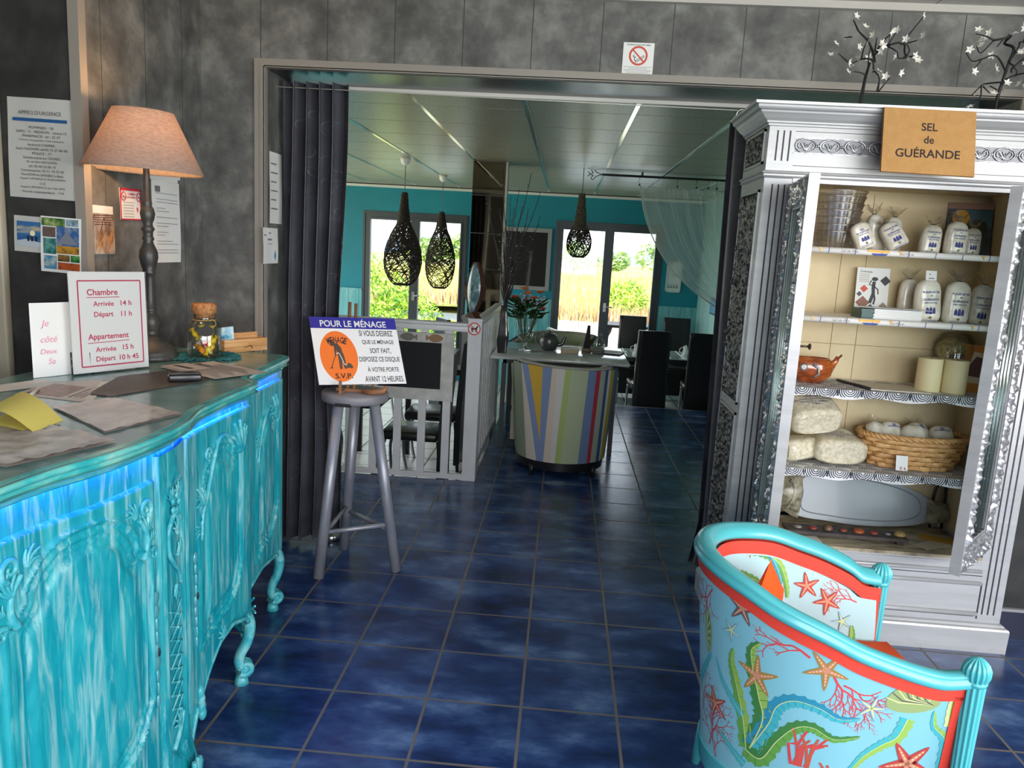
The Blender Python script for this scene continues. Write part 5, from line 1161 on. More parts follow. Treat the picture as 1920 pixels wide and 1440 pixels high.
weed([(.538, .293), (.556, .386), (.587, .482), (.603, .529), (.598, .569)], .020, 0, 1, 1); weed([(.526, .299), (.494, .398), (.51, .463), (.532, .534), (.541, .589), (.517, .62)], .026, 0, 2, 2)
weed([(.556, .386), (.598, .421), (.636, .457), (.668, .51)], .010, 3, 3, 3); weed([(.526, .299), (.478, .393), (.458, .456), (.413, .488), (.352, .484), (.298, .462), (.243, .469)], .022, 3, 5, 4); weed([(.543, .291), (.49, .283), (.448, .355), (.404, .41), (.358, .423), (.302, .401), (.234, .416)], .022, 1, 2, 5)
weed([(.54, .241), (.589, .267), (.65, .30)], .012, 3, 3, 6); weed([(.129, .481), (.146, .425), (.177, .4), (.216, .362), (.241, .32), (.27, .28)], .016, 3, 0, 7); weed([(.02, .30), (.022, .36), (.030, .43), (.062, .466), (.070, .512)], .015, 0, 3, 8); weed([(.030, .47), (.034, .52), (.032, .565)], .013, 0, 10, 9, w1=.6); weed([(.78, .38), (.727, .454), (.69, .51)], .012, 3, 3, 10)
star((.667, .367), 105*SK, 12, 1.2, .24, sq=1.25); star((.348, .595), 125*SK, 11, .9, .24); star((.575, .696), 105*SK, 13, .4, .30); star((.107, .350), 150*SK, 12, 1.0, .30); star((.607, .618), 72*SK, 14, .9, .2, mi2=10, dots=False); star((.222, .503), 85*SK, 14, .6, .2, mi2=10, dots=False)
shell((.715, .565), .064, .024, 1.5, 1); shell((.125, .53), .066, .050, -.15, 2)
side['off'] = .0012
for i in range(11):
    a = 1.0+i*.13; x0 = .378+rng.uniform(-.02, .03); stroke(mo, None, [(x0, .30), (x0+.03*math.cos(a), .36), (.385+.075*math.cos(a*1.25), .36+.05*rng.random())], [.009, .008, .006], mi=4 if i % 2 else 15, fn=F_)
for i in range(7):
    a = .9+i*.2; x0 = .29; stroke(mo, None, [(x0, .27), (x0+.03*math.cos(a), .30), (x0+.06*math.cos(a), .27+.06*rng.random())], [.01, .009, .006], mi=4 if i % 2 else 15, fn=F_)
# inside of the far arm
side['base'] = .0016; side['off'] = .0012
def F_(s, z):
    zr = railz(s)-.075; v = (z-.30)/(zr-.30); return asurf(max(.001, min(AS-.001, s)), min(z, railz(s)-.08), -.05-.012*math.sin(PI*max(0, min(1, v)))-side['off'])
_so = 0
coral((1.319, .648), 1.2, .035, .006, 6, rng, 15); coral((1.497, .61), 2.6, .035, .003, 6, rng); coral((1.50, .55), 2.9, .035, .003, 6, rng); coral((1.497, .68), 3.3, .03, .003, 5, rng); coral((.99, .74), -.6, .03, .003, 5, rng); coral((1.36, .71), -.3, .03, .003, 5, rng)
side['off'] -= .0012
weed([(1.047, .717), (1.137, .701), (1.2, .68), (1.246, .645), (1.27, .587), (1.275, .55)], .020, 0, 1, 11, w1=.5)
side['off'] = _so-.002; weed([(1.108, .772), (1.16, .723), (1.216, .662), (1.251, .592)], .014, 3, 5, 12, w1=.4)
side['off'] = _so-.001; weed([(1.061, .635), (1.135, .609), (1.19, .58)], .018, 1, 2, 13, w1=.5)
side['off'] = _so-.003; star((1.111, .715), 75*SK, 11, 1.0, .24); side['off'] = _so-.003; star((1.341, .591), 92*SK, 12, .5, .30, mi2=8); side['off'] = _so-.0045; star((1.407, .548), 95*SK, 12, .8, .30, mi2=8); side['off'] = _so-.003; star((1.457, .489), 70*SK, 14, .7, .2, mi2=10, dots=False); side['off'] = _so-.002; weed([(1.489, .43), (1.492, .45), (1.488, .478)], .014, 0, 1, 14, w1=.5)
cols = [(150, 186, 84), (100, 160, 70), (62, 128, 62), (64, 176, 186), (214, 64, 72), (40, 140, 172), (150, 168, 110), (96, 92, 84), (206, 140, 110), (236, 208, 160), (208, 220, 150), (168, 128, 62), (186, 64, 58), (112, 84, 92), (134, 168, 200), (196, 84, 62)]
mo.build('sea_motifs', [mat('motif_%02d' % i, srgb(*c), .75) for i, c in enumerate(cols)], ch)
# loose orange cushion inside
t = thing('throw_cushion', 'bright orange cushion propped on its corner against the back of the sea print armchair', 'cushion', (.72, 2.12, .455)); mb = MB()
fc = frame((.655, 2.165, .595), (.40, .55, .72), (-.40, -.55, .72)); w_ = .093
mb.grid(lambda u, v: fc[0]+fc[1]*((u-.5)*2*w_*(1+.10*abs(v-.5)*2))+fc[2]*((v-.5)*2*w_*(1+.10*abs(u-.5)*2))+fc[3]*(.032*(math.sin(PI*u)*math.sin(PI*v))**.5), 20, 20); mb.grid(lambda u, v: fc[0]+fc[1]*((.5-u)*2*w_*(1+.10*abs(v-.5)*2))+fc[2]*((v-.5)*2*w_*(1+.10*abs(u-.5)*2))-fc[3]*(.032*(math.sin(PI*u)*math.sin(PI*v))**.5), 20, 20); mb.build('cover', ORANGE, t)
# ================================================================== ON THE SIDEBOARD
UP = Vector((0, 0, 1))
INKR = mat('ink_crimson', srgb(196, 44, 84), .6); INKP = mat('felt_pink', srgb(232, 150, 176), .6); GREYT = mat('grey_text', srgb(120, 120, 124), .6)
# lamp
LX, LY = -1.53, 2.775
t = thing('table_lamp', 'turned dark wooden table lamp with a beige shade, lit, on the turquoise sideboard', 'lamp', (LX, LY, ZT))
DKW = mottled('dark_grey_turned_wood', [(.35, srgb(44, 43, 42)), (.65, srgb(72, 70, 66))], 14, .4, stretch=(1, 1, .3))
mb = MB(); mb.lathe([(.0, 0), (.094, 0), (.096, .006), (.096, .016), (.090, .022), (.092, .030), (.086, .036), (.080, .044), (.062, .058), (.040, .078), (.034, .09)], (LX, LY, ZT), 40); mb.build('base', DKW, t)
mb = MB(); mb.lathe([(.034, .088), (.028, .10), (.030, .108), (.036, .130), (.034, .155), (.024, .172), (.022, .178), (.026, .182), (.022, .188), (.020, .24), (.019, .30), (.021, .315), (.026, .322), (.021, .33), (.028, .352), (.033, .378), (.031, .40), (.020, .425), (.016, .435), (.022, .445), (.016, .455), (.018, .47), (.024, .48), (.018, .49), (.016, .50), (.022, .515), (.026, .535), (.022, .553), (.014, .565), (.017, .572), (.013, .58), (.0115, .66), (.011, .70), (.012, .71)], (LX, LY, ZT), 28); mb.build('stem', DKW, t)
mb = MB(); mb.lathe([(.018, .705), (.021, .712), (.021, .76), (.012, .77)], (LX, LY, ZT), 16); mb.build('socket', BLACKP, t)
mb = MB(); mb.sphere((LX, LY, ZT+.80), (.028, .028, .036), 10); mb.build('bulb', mat('bulb_glow', (1, .8, .5), .4, emit=(1, .62, .28), es=5), t)
SHADE = mottled('linen_shade', [(.4, srgb(176, 160, 150)), (.6, srgb(192, 176, 166))], 60, .9, trl=.45, stretch=(1, 1, 3))
mb = MB(); M = Matrix.Translation((LX-.01, LY, ZT+.683)) @ Matrix.Rotation(.02, 4, 'Y')
mb.lathe([(.203, 0), (.2025, .006), (.104, .206), (.103, .21), (.100, .209), (.1995, .006), (.200, 0), (.203, 0)], (0, 0, 0), 56, M=M, cap=False); mb.build('lamp_shade', SHADE, t)
lamp('table_lamp_light', 'POINT', (LX, LY, ZT+.815), 6, (1, .56, .24), .045)
# acrylic sign with the hours
t = thing('hours_sign', 'white acrylic sign with crimson check-in hours standing on the sideboard', 'sign', (-1.49, 2.46, ZT))
sf = frame((-1.495, 2.462, ZT+.168), (.123, .236, 0), (-.03, .016, 1)); hw, hh = .131, .166
mb = MB(); mb.prism(rect(-hw, hw, -hh+.004, hh), sf, -.004, 0); mb.build('sheet', WHITE, t); mb = MB(); mb.prism(rect(-hw-.002, hw+.002, -hh, hh+.002), sf, .0012, .003); mb.prism([(-hw, -hh), (hw, -hh), (hw, -hh+.003), (-hw, -hh+.003)], sf, -.06, .0); mb.build('holder', thin_glass('clear_acrylic', (.98, .98, .98), .02, .03), t)
mb = MB(); bl = rect(-.103, .112, -.142, .137)
for (a, b) in zip(bl, bl[1:]+bl[:1]): stroke(mb, sf, [a, b], .0042)
def U(y): return hh-(y-506)/196*2*hh
put_text(mb, sf, 'Chambre', -.022, .100, w=.104, bold=.035); stroke(mb, sf, [(-.076, .083), (.036, .083)], .0022)
put_text(mb, sf, 'Arrivée', -.02, .062, w=.070, bold=.03); put_text(mb, sf, '14 h', .058, .063, w=.038, bold=.03); put_text(mb, sf, 'Départ', -.021, .025, w=.066, bold=.03); put_text(mb, sf, '11 h', .058, .027, w=.038, bold=.03)
put_text(mb, sf, 'Appartement', -.008, -.048, w=.140, bold=.035); stroke(mb, sf, [(-.08, -.066), (.063, -.063)], .0022)
put_text(mb, sf, 'Arrivée', -.020, -.088, w=.070, bold=.03); put_text(mb, sf, '15 h', .058, -.086, w=.038, bold=.03); put_text(mb, sf, 'Départ', -.022, -.122, w=.066, bold=.03); put_text(mb, sf, '10 h 45', .060, -.120, w=.068, bold=.03)
mb.build('lettering', INKR, t)
t = thing('note_sheet', 'white sheet with pink handwriting standing behind the hours sign', 'note', (-1.555, 2.42, ZT))
nf = frame((-1.558, 2.421, ZT+.118), (.155, .296, 0), (-.02, .01, 1)); mb = MB(); mb.grid(lambda u, v: nf[0]+nf[1]*((u-.5)*.34)+nf[2]*((v-.5)*.234)+nf[3]*(.004*math.sin(u*9)), 16, 2); mb.build('sheet', WHITE, t); mb = MB()
put_text(mb, nf, 'Je', -.128, .05, w=.022, d=.006, shear=.25); put_text(mb, nf, 'côté', -.118, .002, w=.05, d=.006, shear=.25); put_text(mb, nf, 'Deux', -.120, -.036, w=.05, d=.006, shear=.25); put_text(mb, nf, 'Sa', -.112, -.068, w=.022, d=.006, shear=.25); put_text(mb, nf, 'o', .158, .085, w=.008, d=.006); mb.build('handwriting', INKP, t)
def sheet(name, pts, z, m, label, cat, th=.0009, crumple=0., group=None, prints=None):
    P = [Vector((x, y, z)) for x, y in pts]; t = thing(name, label, cat, (sum(p.x for p in P)/len(P), sum(p.y for p in P)/len(P), z), group); mb = MB()
    if len(pts) == 4:
        def fn(u, v, dz=0):
            p = (P[0]*(1-u)+P[1]*u)*(1-v)+(P[3]*(1-u)+P[2]*u)*v
            h = crumple*(mnoise.noise(Vector((u*5+z*99, v*9, 1)))+.6*mnoise.noise(Vector((u*15, v*22, 2)))+1.2) if crumple else 0
            return p+UP*(th+h+dz)
        mb.grid(lambda u, v: fn(u, v), 24 if crumple else 2, 18 if crumple else 2)
        k = len(mb.v); mb.add([p+UP*.0002 for p in P], [(3, 2, 1, 0)])
    else:
        mb.add([p+UP*th for p in P], [list(range(len(P)))])
    o = mb.build('sheet', m, t)
    if prints:
        mb = MB(); e1 = (P[1]-P[0]); e2 = (P[3]-P[0]); mm = []
        for k, (u0, u1, v0, v1, mi) in enumerate(prints):
            mb.add([P[0]+e1*u+e2*v+UP*(th+.0006+.0001*k) for u, v in ((u0, v0), (u1, v0), (u1, v1), (u0, v1))], [(0, 1, 2, 3)], mi)
        mb.build('print', [GREYT, mottled('beach_photo', [(.35, srgb(96, 70, 60)), (.5, srgb(160, 116, 96)), (.65, srgb(96, 104, 116))], 30, .4), mat('photo_grey', srgb(70, 72, 74), .4)], t)
    return t
PAP = mottled('soft_grey_paper', [(.4, srgb(196, 190, 188)), (.6, srgb(208, 202, 200))], 6, .45); SLEEVE = mottled('crumpled_sleeve', [(.35, srgb(184, 172, 166)), (.5, srgb(204, 194, 188)), (.65, srgb(222, 214, 208))], 14, .25, stretch=(1, .4, 1))
lines = lambda n, u0, u1, v0, v1: [(u0, u1-(.1*((i*7) % 3)), v0+(v1-v0)*(i+.2)/n, v0+(v1-v0)*(i+.5)/n, 0) for i in range(n)]
# black printed writing mat
t = thing('writing_mat', 'black printed desk mat lying in front of the hours sign', 'desk mat', (-1.30, 2.32, ZT)); ptm = [(-1.350, 2.115), (-1.335, 2.088), (-1.285, 2.083), (-1.262, 2.098), (-1.140, 2.42), (-1.19, 2.47), (-1.33, 2.565), (-1.42, 2.37)]
mfr = (Vector((0, 0, ZT)), Vector((1, 0, 0)), Vector((0, 1, 0)), UP); mb = MB(); mb.prism(ptm, mfr, .0003, .004); mb.build('pad', mottled('dark_mat', [(.4, srgb(52, 48, 46)), (.6, srgb(64, 60, 57))], 8, .5), t)
mb = MB(); rng = random.Random(8); e1, e2 = Vector((.123, .32, 0)).normalized(), Vector((-.10, .04, 0)).normalized()
for i in range(9):
    s_ = .02
    while s_ < .30:
        L_ = rng.uniform(.006, .03)
        if rng.random() < .75:
            o = Vector((-1.30, 2.115, ZT+.0046))+e2*(i*.0125-.01)+e1*s_; mb.add([o, o+e1*L_, o+e1*L_+e2*.003, o+e2*.003], [(0, 1, 2, 3)])
        s_ += L_+.006
mb.build('print', mat('mat_print_grey', srgb(120, 112, 108), .6), t)
t = thing('pager', 'small black plastic device lying on the right end of the desk mat', 'device', (-1.2, 2.36, ZT+.005)); dv = frame((-1.20, 2.375, ZT+.0048), (.076, .05, 0), (-.05, .076, 0)); mb = MB(); Md = Matrix.Translation(dv[0]) @ Matrix.Rotation(math.atan2(.05, .076), 4, 'Z'); mb.box(-.050, .050, -.022, .022, 0, .022, M=Md, bev=.005); mb.build('body', mat('black_plastic', (.02, .02, .022), .3), t); mb = MB(); mb.box(-.046, .046, -.018, .018, .022, .027, M=Md, bev=.002); mb.build('lid', mat('dark_plastic', (.03, .03, .033), .25), t)
sheet('document', [(-1.395, 2.585), (-1.125, 2.43), (-1.015, 2.62), (-1.29, 2.775)], ZT+.0045, PAP, 'grey printed sheet lying half over the lip at the right of the desk mat', 'document', prints=lines(9, .25, .95, .12, .9)+[(.06, .34, .55, .68, 2)])
sheet('document', [(-1.40, 2.60), (-1.27, 2.53), (-1.22, 2.62), (-1.35, 2.69)], ZT+.0062, PAP, 'small white leaf lying on the printed sheet beside the lamp foot', 'document', prints=[(.15, .8, .3, .5, 2)])
sheet('photo_leaflet', [(-1.525, 2.035), (-1.30, 1.995), (-1.435, 2.31), (-1.55, 2.235)], ZT+.0005, PAP, 'leaflet with a beach photograph lying left of the desk mat', 'leaflet', prints=[(.10, .62, .12, .88, 1), (.70, .73, .15, .8, 0), (.78, .80, .2, .6, 0), (.85, .87, .2, .8, 0)])
sheet('photo_leaflet', [(-1.515, 2.03), (-1.275, 1.99), (-1.40, 2.30), (-1.54, 2.23)], ZT+.0002, WHITE, 'white leaflet under the beach photograph leaflet', 'leaflet')
sheet('plastic_sleeve', [(-1.325, 1.905), (-1.055, 1.70), (-.985, 1.935), (-1.245, 2.06)], ZT+.0004, SLEEVE, 'crumpled plastic sleeve lying right of the yellow note', 'plastic sleeve', crumple=.0035)
sheet('plastic_sleeve', [(-1.40, 1.50), (-1.075, 1.40), (-.985, 1.63), (-1.30, 1.76)], ZT+.0006, SLEEVE, 'crumpled plastic sleeve near the front lip of the sideboard, nearest the viewer', 'plastic sleeve', crumple=.005)
sheet('document', [(-1.68, 2.05), (-1.60, 2.0), (-1.50, 2.20), (-1.60, 2.26)], ZT+.0010, WHITE, 'thin white card at the left edge of the sideboard behind the yellow note', 'document')
YEL = mat('yellow_paper', srgb(236, 222, 116), .6); t = thing('yellow_note', 'folded bright yellow note standing up on the sideboard at the left', 'note', (-1.28, 1.74, ZT+.005))
A_, B_, C_, D_ = Vector((-1.188, 1.639, ZT+.008)), Vector((-1.198, 1.762, ZT+.008)), Vector((-1.375, 1.86, ZT+.050)), Vector((-1.31, 1.655, ZT+.050))
mb = MB(); mb.grid(lambda u, v: (A_*(1-u)+B_*u)*(1-v)+(D_*(1-u)+C_*u)*v+UP*(.016*math.sin(PI*v)*(.6+.4*v)), 6, 10); mb.build('upper_leaf', YEL, t)
mb = MB(); mb.grid(lambda u, v: (A_*(1-u)+B_*u)*(1-v)+(D_*(1-u)+C_*u)*v+Vector((-.004, 0, -.0035*(1-v)-.036*v))+UP*(.004*math.sin(PI*v)), 6, 8); mb.build('lower_leaf', YEL, t)
t = thing('pen', 'white pen lying beside the beach photograph leaflet', 'pen', (-1.47, 2.0, ZT+.004)); mb = MB(); mb.tube([(-1.435, 1.955, ZT+.0065), (-1.50, 2.10, ZT+.0065)], .0055, 8); mb.build('barrel', WHITE, t); mb = MB(); mb.tube([(-1.50, 2.10, ZT+.0065), (-1.505, 2.112, ZT+.0065)], [.005, .001], 8); mb.build('tip', GREYT, t)
t = thing('card_box', 'dark box with white printed lines at the far left end of the sideboard', 'box', (-1.60, 2.33, ZT)); cbf = frame((-1.62, 2.36, ZT+.036), (1, .35, 0), (0, 0, 1)); mb = MB(); mb.prism(rect(-.06, .10, -.036, .036), cbf, -.04, 0); mb.build('carton', mat('dark_card', srgb(46, 44, 44), .6), t); mb = MB()
for j in range(2): flat(mb, cbf, rect(-.02, .085, .012-.024*j, .019-.024*j))
stroke(mb, cbf, circle(.012, 12, -.045, 0), .004, closed=True); mb.build('print', mat('mat_print_grey', srgb(120, 112, 108), .6), t)
# jar of sweets
JX, JY = -1.375, 2.885
t = thing('raffia_mat', 'dark turquoise fringed raffia mat under the jar of sweets', 'mat', (JX, JY, ZT)); rng = random.Random(2); mb = MB(); mb.lathe([(0, .003), (.085, .003), (.09, .0015)], (JX, JY, ZT), 30)
for i in range(420):
    a = rng.uniform(0, 2*PI); r0, r1 = .07, rng.uniform(.10, .145); x0, y0 = JX+r0*math.cos(a), JY+r0*math.sin(a); b = a+rng.uniform(-.25, .25)
    x1, y1 = JX+r1*math.cos(b), JY+r1*math.sin(b)
    if x1 > -1.72: mb.tube([(x0, y0, ZT+.004), ((x0+x1)/2, (y0+y1)/2, ZT+rng.uniform(.004, .012)), (x1, y1, ZT+rng.uniform(.002, .007))], .0013, 4)
mb.build('fringe', mottled('teal_raffia', [(.3, srgb(20, 74, 78)), (.6, srgb(54, 128, 128))], 60, .8), t); t.location.z = ZT
t = thing('sweet_jar', 'clear glass jar with a cork lid holding yellow wrapped sweets', 'jar', (JX, JY, ZT+.004)); z = ZT+.0045
mb = MB(); mb.lathe([(0, .0), (.054, 0), (.062, .006), (.063, .02), (.063, .115), (.058, .128), (.046, .138), (.040, .142), (.040, .158), (.043, .162), (.041, .165), (.036, .165), (.036, .142), (.044, .134), (.058, .112), (.059, .02), (.05, .006), (0, .005)], (JX, JY, z), 40, cap=False); mb.build('glass', thin_glass('clear_jar', (.95, .97, .96), .05, .02), t)
mb = MB(); mb.lathe([(.036, .15), (.038, .168), (.044, .170), (.046, .19), (.044, .205), (.0, .207)], (JX, JY, z), 28); mb.build('cork', mottled('cork', [(.35, srgb(150, 92, 48)), (.6, srgb(196, 140, 90))], 70, .9, bumps=.3), t)
mb = MB(); mb.tube([(JX+.042*math.cos(i*PI/10), JY+.042*math.sin(i*PI/10), z+.143) for i in range(20)], .002, 5, closed=True); mb.tube(smoothpts([(JX+.03, JY-.03, z+.143), (JX+.05, JY-.03, z+.147), (JX+.06, JY-.03, z+.13), (JX+.045, JY-.045, z+.115)], 5), .0016, 5); mb.build('string', mat('string', srgb(180, 150, 90), .8), t)
mb = MB(); tg = frame((JX+.034, JY-.060, z+.105), (.8, .45, 0), (-.1, .25, 1)); mb.prism([(x*1.15, y*.75) for x, y in circle(.026, 20)], tg, -.002, 0); mb.build('tag', mat('slate_tag', srgb(28, 24, 24), .6), t)
rng = random.Random(6); first = {}
sm = [mat('sweet_yellow', srgb(244, 208, 24), .3, coat=.4), mat('sweet_silver', srgb(206, 200, 196), .2, .5), mat('sweet_red', srgb(190, 40, 44), .3), mat('sweet_orange', srgb(236, 152, 36), .3)]
pos = []
for i in range(900):
    if len(pos) >= 15: break
    p = Vector((rng.uniform(-.038, .038), rng.uniform(-.038, .038), rng.uniform(.020, .098)))
    if math.hypot(p.x, p.y) < .04 and all((p-q).length > .0245 for q in pos): pos.append(p)
wm = MB(); wm.sphere((0, 0, 0), (.014, .011, .010), 8)
for s in (1, -1): wm.grid(lambda u, v: (s*(.012+.012*v), (.004+.009*v)*math.cos(2*PI*u), (.004+.006*v)*math.sin(2*PI*u)*(1+.3*math.sin(u*30))), 12, 2, 0, True, wrapu=True)
for i, p in enumerate(pos):
    mi = (0, 0, 1, 0, 3, 0, 1, 0, 2, 0, 1, 0, 3, 0, 0)[i]
    if mi not in first: o = wm.build('sweet', sm[mi]); first[mi] = o
    else: o = first[mi].copy(); COL.objects.link(o)
    o.location = Vector((JX, JY, z))+p; o.rotation_euler = (rng.uniform(0, 6), rng.uniform(0, 6), rng.uniform(0, 6)); o['label'] = ('yellow', 'silver', 'red', 'orange')[mi]+' wrapped sweet inside the cork-stoppered glass jar'; o['category'] = 'sweet'; o['group'] = ('yellow', 'silver', 'red', 'orange')[mi]+' sweets in the jar'
# wooden card box
OAK = mottled('light_oak', [(.35, srgb(176, 124, 72)), (.5, srgb(204, 152, 98)), (.65, srgb(218, 172, 120))], 10, .5, stretch=(.6, .6, 7))
t = thing('wooden_tray', 'small open oak box at the far end of the turquoise sideboard', 'box', (-1.31, 3.08, ZT)); bo = Vector((-1.352, 3.01, ZT+.0005)); r_ = Vector((.12, .19, 0)).normalized(); d_ = Vector((-r_.y, r_.x, 0)); Mb = Matrix(((r_.x, d_.x, 0, bo.x), (r_.y, d_.y, 0, bo.y), (0, 0, 1, bo.z), (0, 0, 0, 1))); w_, dd_, h_ = .205, .115, .052
mb = MB(); mb.box(0, w_, 0, dd_, 0, .006, M=Mb); mb.box(0, w_, dd_-.007, dd_, .006, h_, M=Mb); mb.box(0, .007, .007, dd_-.007, .006, h_, M=Mb); mb.box(w_-.007, w_, .007, dd_-.007, .006, h_, M=Mb); mb.box(.007, w_-.007, .06, .066, .006, h_+.02, M=Mb); mb.build('box', OAK, t); mb = MB(); mb.box(0, w_, 0, .007, .006, h_, M=Mb, bev=.001); mb.build('front_board', OAK, t)
mb = MB(); mb.tube([Mb @ Vector(p) for p in ((.09, -.002, .018), (.125, -.002, .024), (.13, -.002, .012))], .0018, 5); mb.build('hook', mat('bronze_hook', srgb(110, 78, 44), .4, .6), t)
t = thing('visiting_card', 'pale blue patterned card sticking up in the oak box', 'card', (-1.37, 3.04, ZT+.008)); cf = frame(Mb @ Vector((.022, .03, .060)), (r_.x*.9, r_.y*.9, .05), (0, 0, 1)); mb = MB(); mb.prism(rect(-.030, .042, -.05, .042), cf, 0, .001); mb.build('card', mottled('aqua_card', [(.4, srgb(120, 190, 216)), (.55, srgb(214, 232, 236)), (.7, srgb(150, 200, 220))], 26, .5), t); mb = MB(); put_text(mb, cf, 'MER', .0, .0, w=.04, bold=.02, d=.0018); mb.build('print', mat('print_sea', srgb(40, 110, 150), .5), t)
# ================================================================== PAPERS ON THE LEFT WALLS
yp = YF1-.0125
def wallpaper(name, fr, w, h, label, cat, m=None, fn=None, mats=None, tilt=0., group=None):
    o, r, u, n = fr
    if tilt: r, u = r*math.cos(tilt)+u*math.sin(tilt), u*math.cos(tilt)-r*math.sin(tilt)
    fr = (o+n*.0016, r, u, n); t = thing(name, label, cat, tuple(o-u*(h/2)), group); mb = MB(); mb.grid(lambda a, b: fr[0]+r*((a-.5)*w)+u*((b-.5)*h)+n*(.0012+.0022*math.sin(a*7+1)*math.sin(b*5)*min(1, w*4)), 10, 10); k = len(mb.v); mb.build('sheet', m or WHITE, t)
    if fn:
        mb = MB(); fn(mb, (fr[0]+n*.0042, r, u, n)); mb.build('print', mats, t)
    return t
GPAP = mat('dull_white_paper', srgb(190, 190, 186), .6)
def emer(mb, f):
    put_text(mb, f, "APPELS D'URGENCE", 0, .122, w=.158, h=.013); flat(mb, f, rect(-.10, .10, .092, .103), mi=1)
    L = [('POMPIERS : 18', .09), ('SAMU  15   MEDECIN   centre 15', .185), ('PHARMACIE  tél : 32 37', .14), ('Centre hospitalier-Cité sanitaire', .165), ('boulevard CHARPAK', .10), ('Saint-NAZAIRE tél:02 72 27 80 00', .19), ('POLICE : 17', .07), ('Gendarmerie Le CROISIC', .14), ('26 rue Henri BECQUEREL', .115), ('tél: 02 40 23 00 19', .10), ('Commissariat: 02 51 73 75 00', .16), ('Place ROHN et DANUBLE La Baule', .155), ('Appel URGENCE EUROPEEN', .17), ('112', .02), ('Appel URGENCE par fax SMS', .165), ('Sourds malentendants   114', .155)]
    for i, (s, w) in enumerate(L): put_text(mb, f, s, .004, .072-.0148*i, w=w, h=.0085)
wallpaper('emergency_notice', frame((-1.883, yp, 1.844), (1, 0, 0), (0, 0, 1)), .243, .345, 'white emergency telephone numbers notice on the dark panel left of the lamp', 'notice', GPAP, emer, [mat('faded_black', srgb(70, 70, 72), .6), mat('notice_blue', srgb(30, 84, 140), .6)], -.02)
SEA = mottled('sea_sunset_photo', [(.3, srgb(24, 74, 140)), (.5, srgb(60, 110, 160)), (.6, srgb(190, 180, 140)), (.7, srgb(110, 140, 160))], 9, .4, stretch=(.5, 1, 3))
def seaph(mb, f):
    flat(mb, f, rect(-.053, .053, -.045, .045), mi=0); flat(mb, f, [(-.053, -.045), (.053, -.045), (.053, -.03), (-.02, -.018), (-.053, -.026)], .001, 1)
    flat(mb, f, circle(.010, 14, .006, .004), .001, 2)
    for x in (-.014, .0, .016): flat(mb, f, rect(x, x+.008, -.025, -.006), .0014, 3)
wallpaper('sea_postcard', frame((-1.935, yp, 1.543), (1, 0, 0), (0, 0, 1)), .132, .128, 'white bordered postcard of tables by the sea, pinned under the emergency notice', 'postcard', GPAP, seaph, [SEA, mat('photo_deck', srgb(180, 190, 200), .5), mat('photo_sun', srgb(236, 226, 180), .5), mat('photo_dark', srgb(30, 34, 44), .5)], -.03)
PH = [mottled('photo_%d' % i, [(.35, srgb(*a)), (.5, srgb(*b)), (.65, srgb(*c))], 34, .4) for i, (a, b, c) in enumerate((((24, 60, 30), (80, 120, 60), (170, 180, 120)), ((60, 110, 160), (150, 180, 200), (60, 90, 60)), ((70, 60, 56), (110, 90, 80), (60, 80, 110)), ((30, 80, 150), (60, 100, 150), (150, 160, 170)), ((160, 110, 30), (190, 140, 50), (90, 70, 30)), ((20, 70, 60), (40, 110, 110), (110, 160, 150)), ((50, 40, 36), (120, 90, 50), (170, 140, 80)), ((24, 80, 40), (60, 130, 60), (120, 170, 110)), ((30, 90, 150), (90, 150, 180), (190, 190, 170)), ((60, 30, 20), (190, 90, 40), (120, 60, 40))))]
def collage(mb, f):
    for i, (a, b, c, d) in enumerate(((-.070, .018, .066, .094), (.022, .068, .070, .094), (-.066, -.018, .026, .062), (-.014, .070, -.002, .066), (-.014, .070, -.030, -.002), (-.064, -.016, -.034, .022), (-.010, .034, -.058, -.034), (.038, .072, -.058, -.034), (-.062, -.014, -.088, -.040), (-.010, .072, -.088, -.062))): flat(mb, f, rect(a, b, c, d), mi=i)
    flat(mb, f, [(-.012, .004), (.024, .05), (.068, .004)], .001, 10)
wallpaper('photo_collage', frame((-1.822, yp-.006, 1.510), (1, 0, 0), (0, 0, 1)), .152, .198, 'glossy collage card of nine island photographs pinned beside the sea postcard', 'postcard', WHITE, collage, PH+[mat('photo_peak', srgb(120, 126, 140), .5)], -.035)
def leftw(y, z): return frame((XL+.0005, y, z), (0, 1, 0), (0, 0, 1))
def typed(n, w, h, y0=.38, head=True):
    def fn(mb, f):
        rng = random.Random(n)
        if head: flat(mb, f, rect(-w*.40, -w*.24, h*.36, h*.43))
        for i in range(n):
            yy = h*(y0-i*(.80/n))
            if rng.random() < .8: flat(mb, f, rect(-w*.38, w*(.38 if rng.random() < .6 else rng.uniform(-.2, .2)), yy, yy+h*.006))
    return fn
wallpaper('typed_notice', leftw(3.30, 1.618), .235, .345, 'white typed notice on the grey wall right of the lamp stem', 'notice', WHITE, typed(22, .235, .345), [GREYT])
wallpaper('typed_notice', leftw(3.295, 1.905), .26, .20, 'white paper mostly hidden behind the lamp shade on the grey wall', 'notice', WHITE)
wallpaper('typed_notice', frame((XL+.006, 3.27, 1.805), (0, 1, 0), (0, 0, 1)), .24, .03, 'narrow white strip of paper at the top of the typed notice by the lamp', 'notice', WHITE)
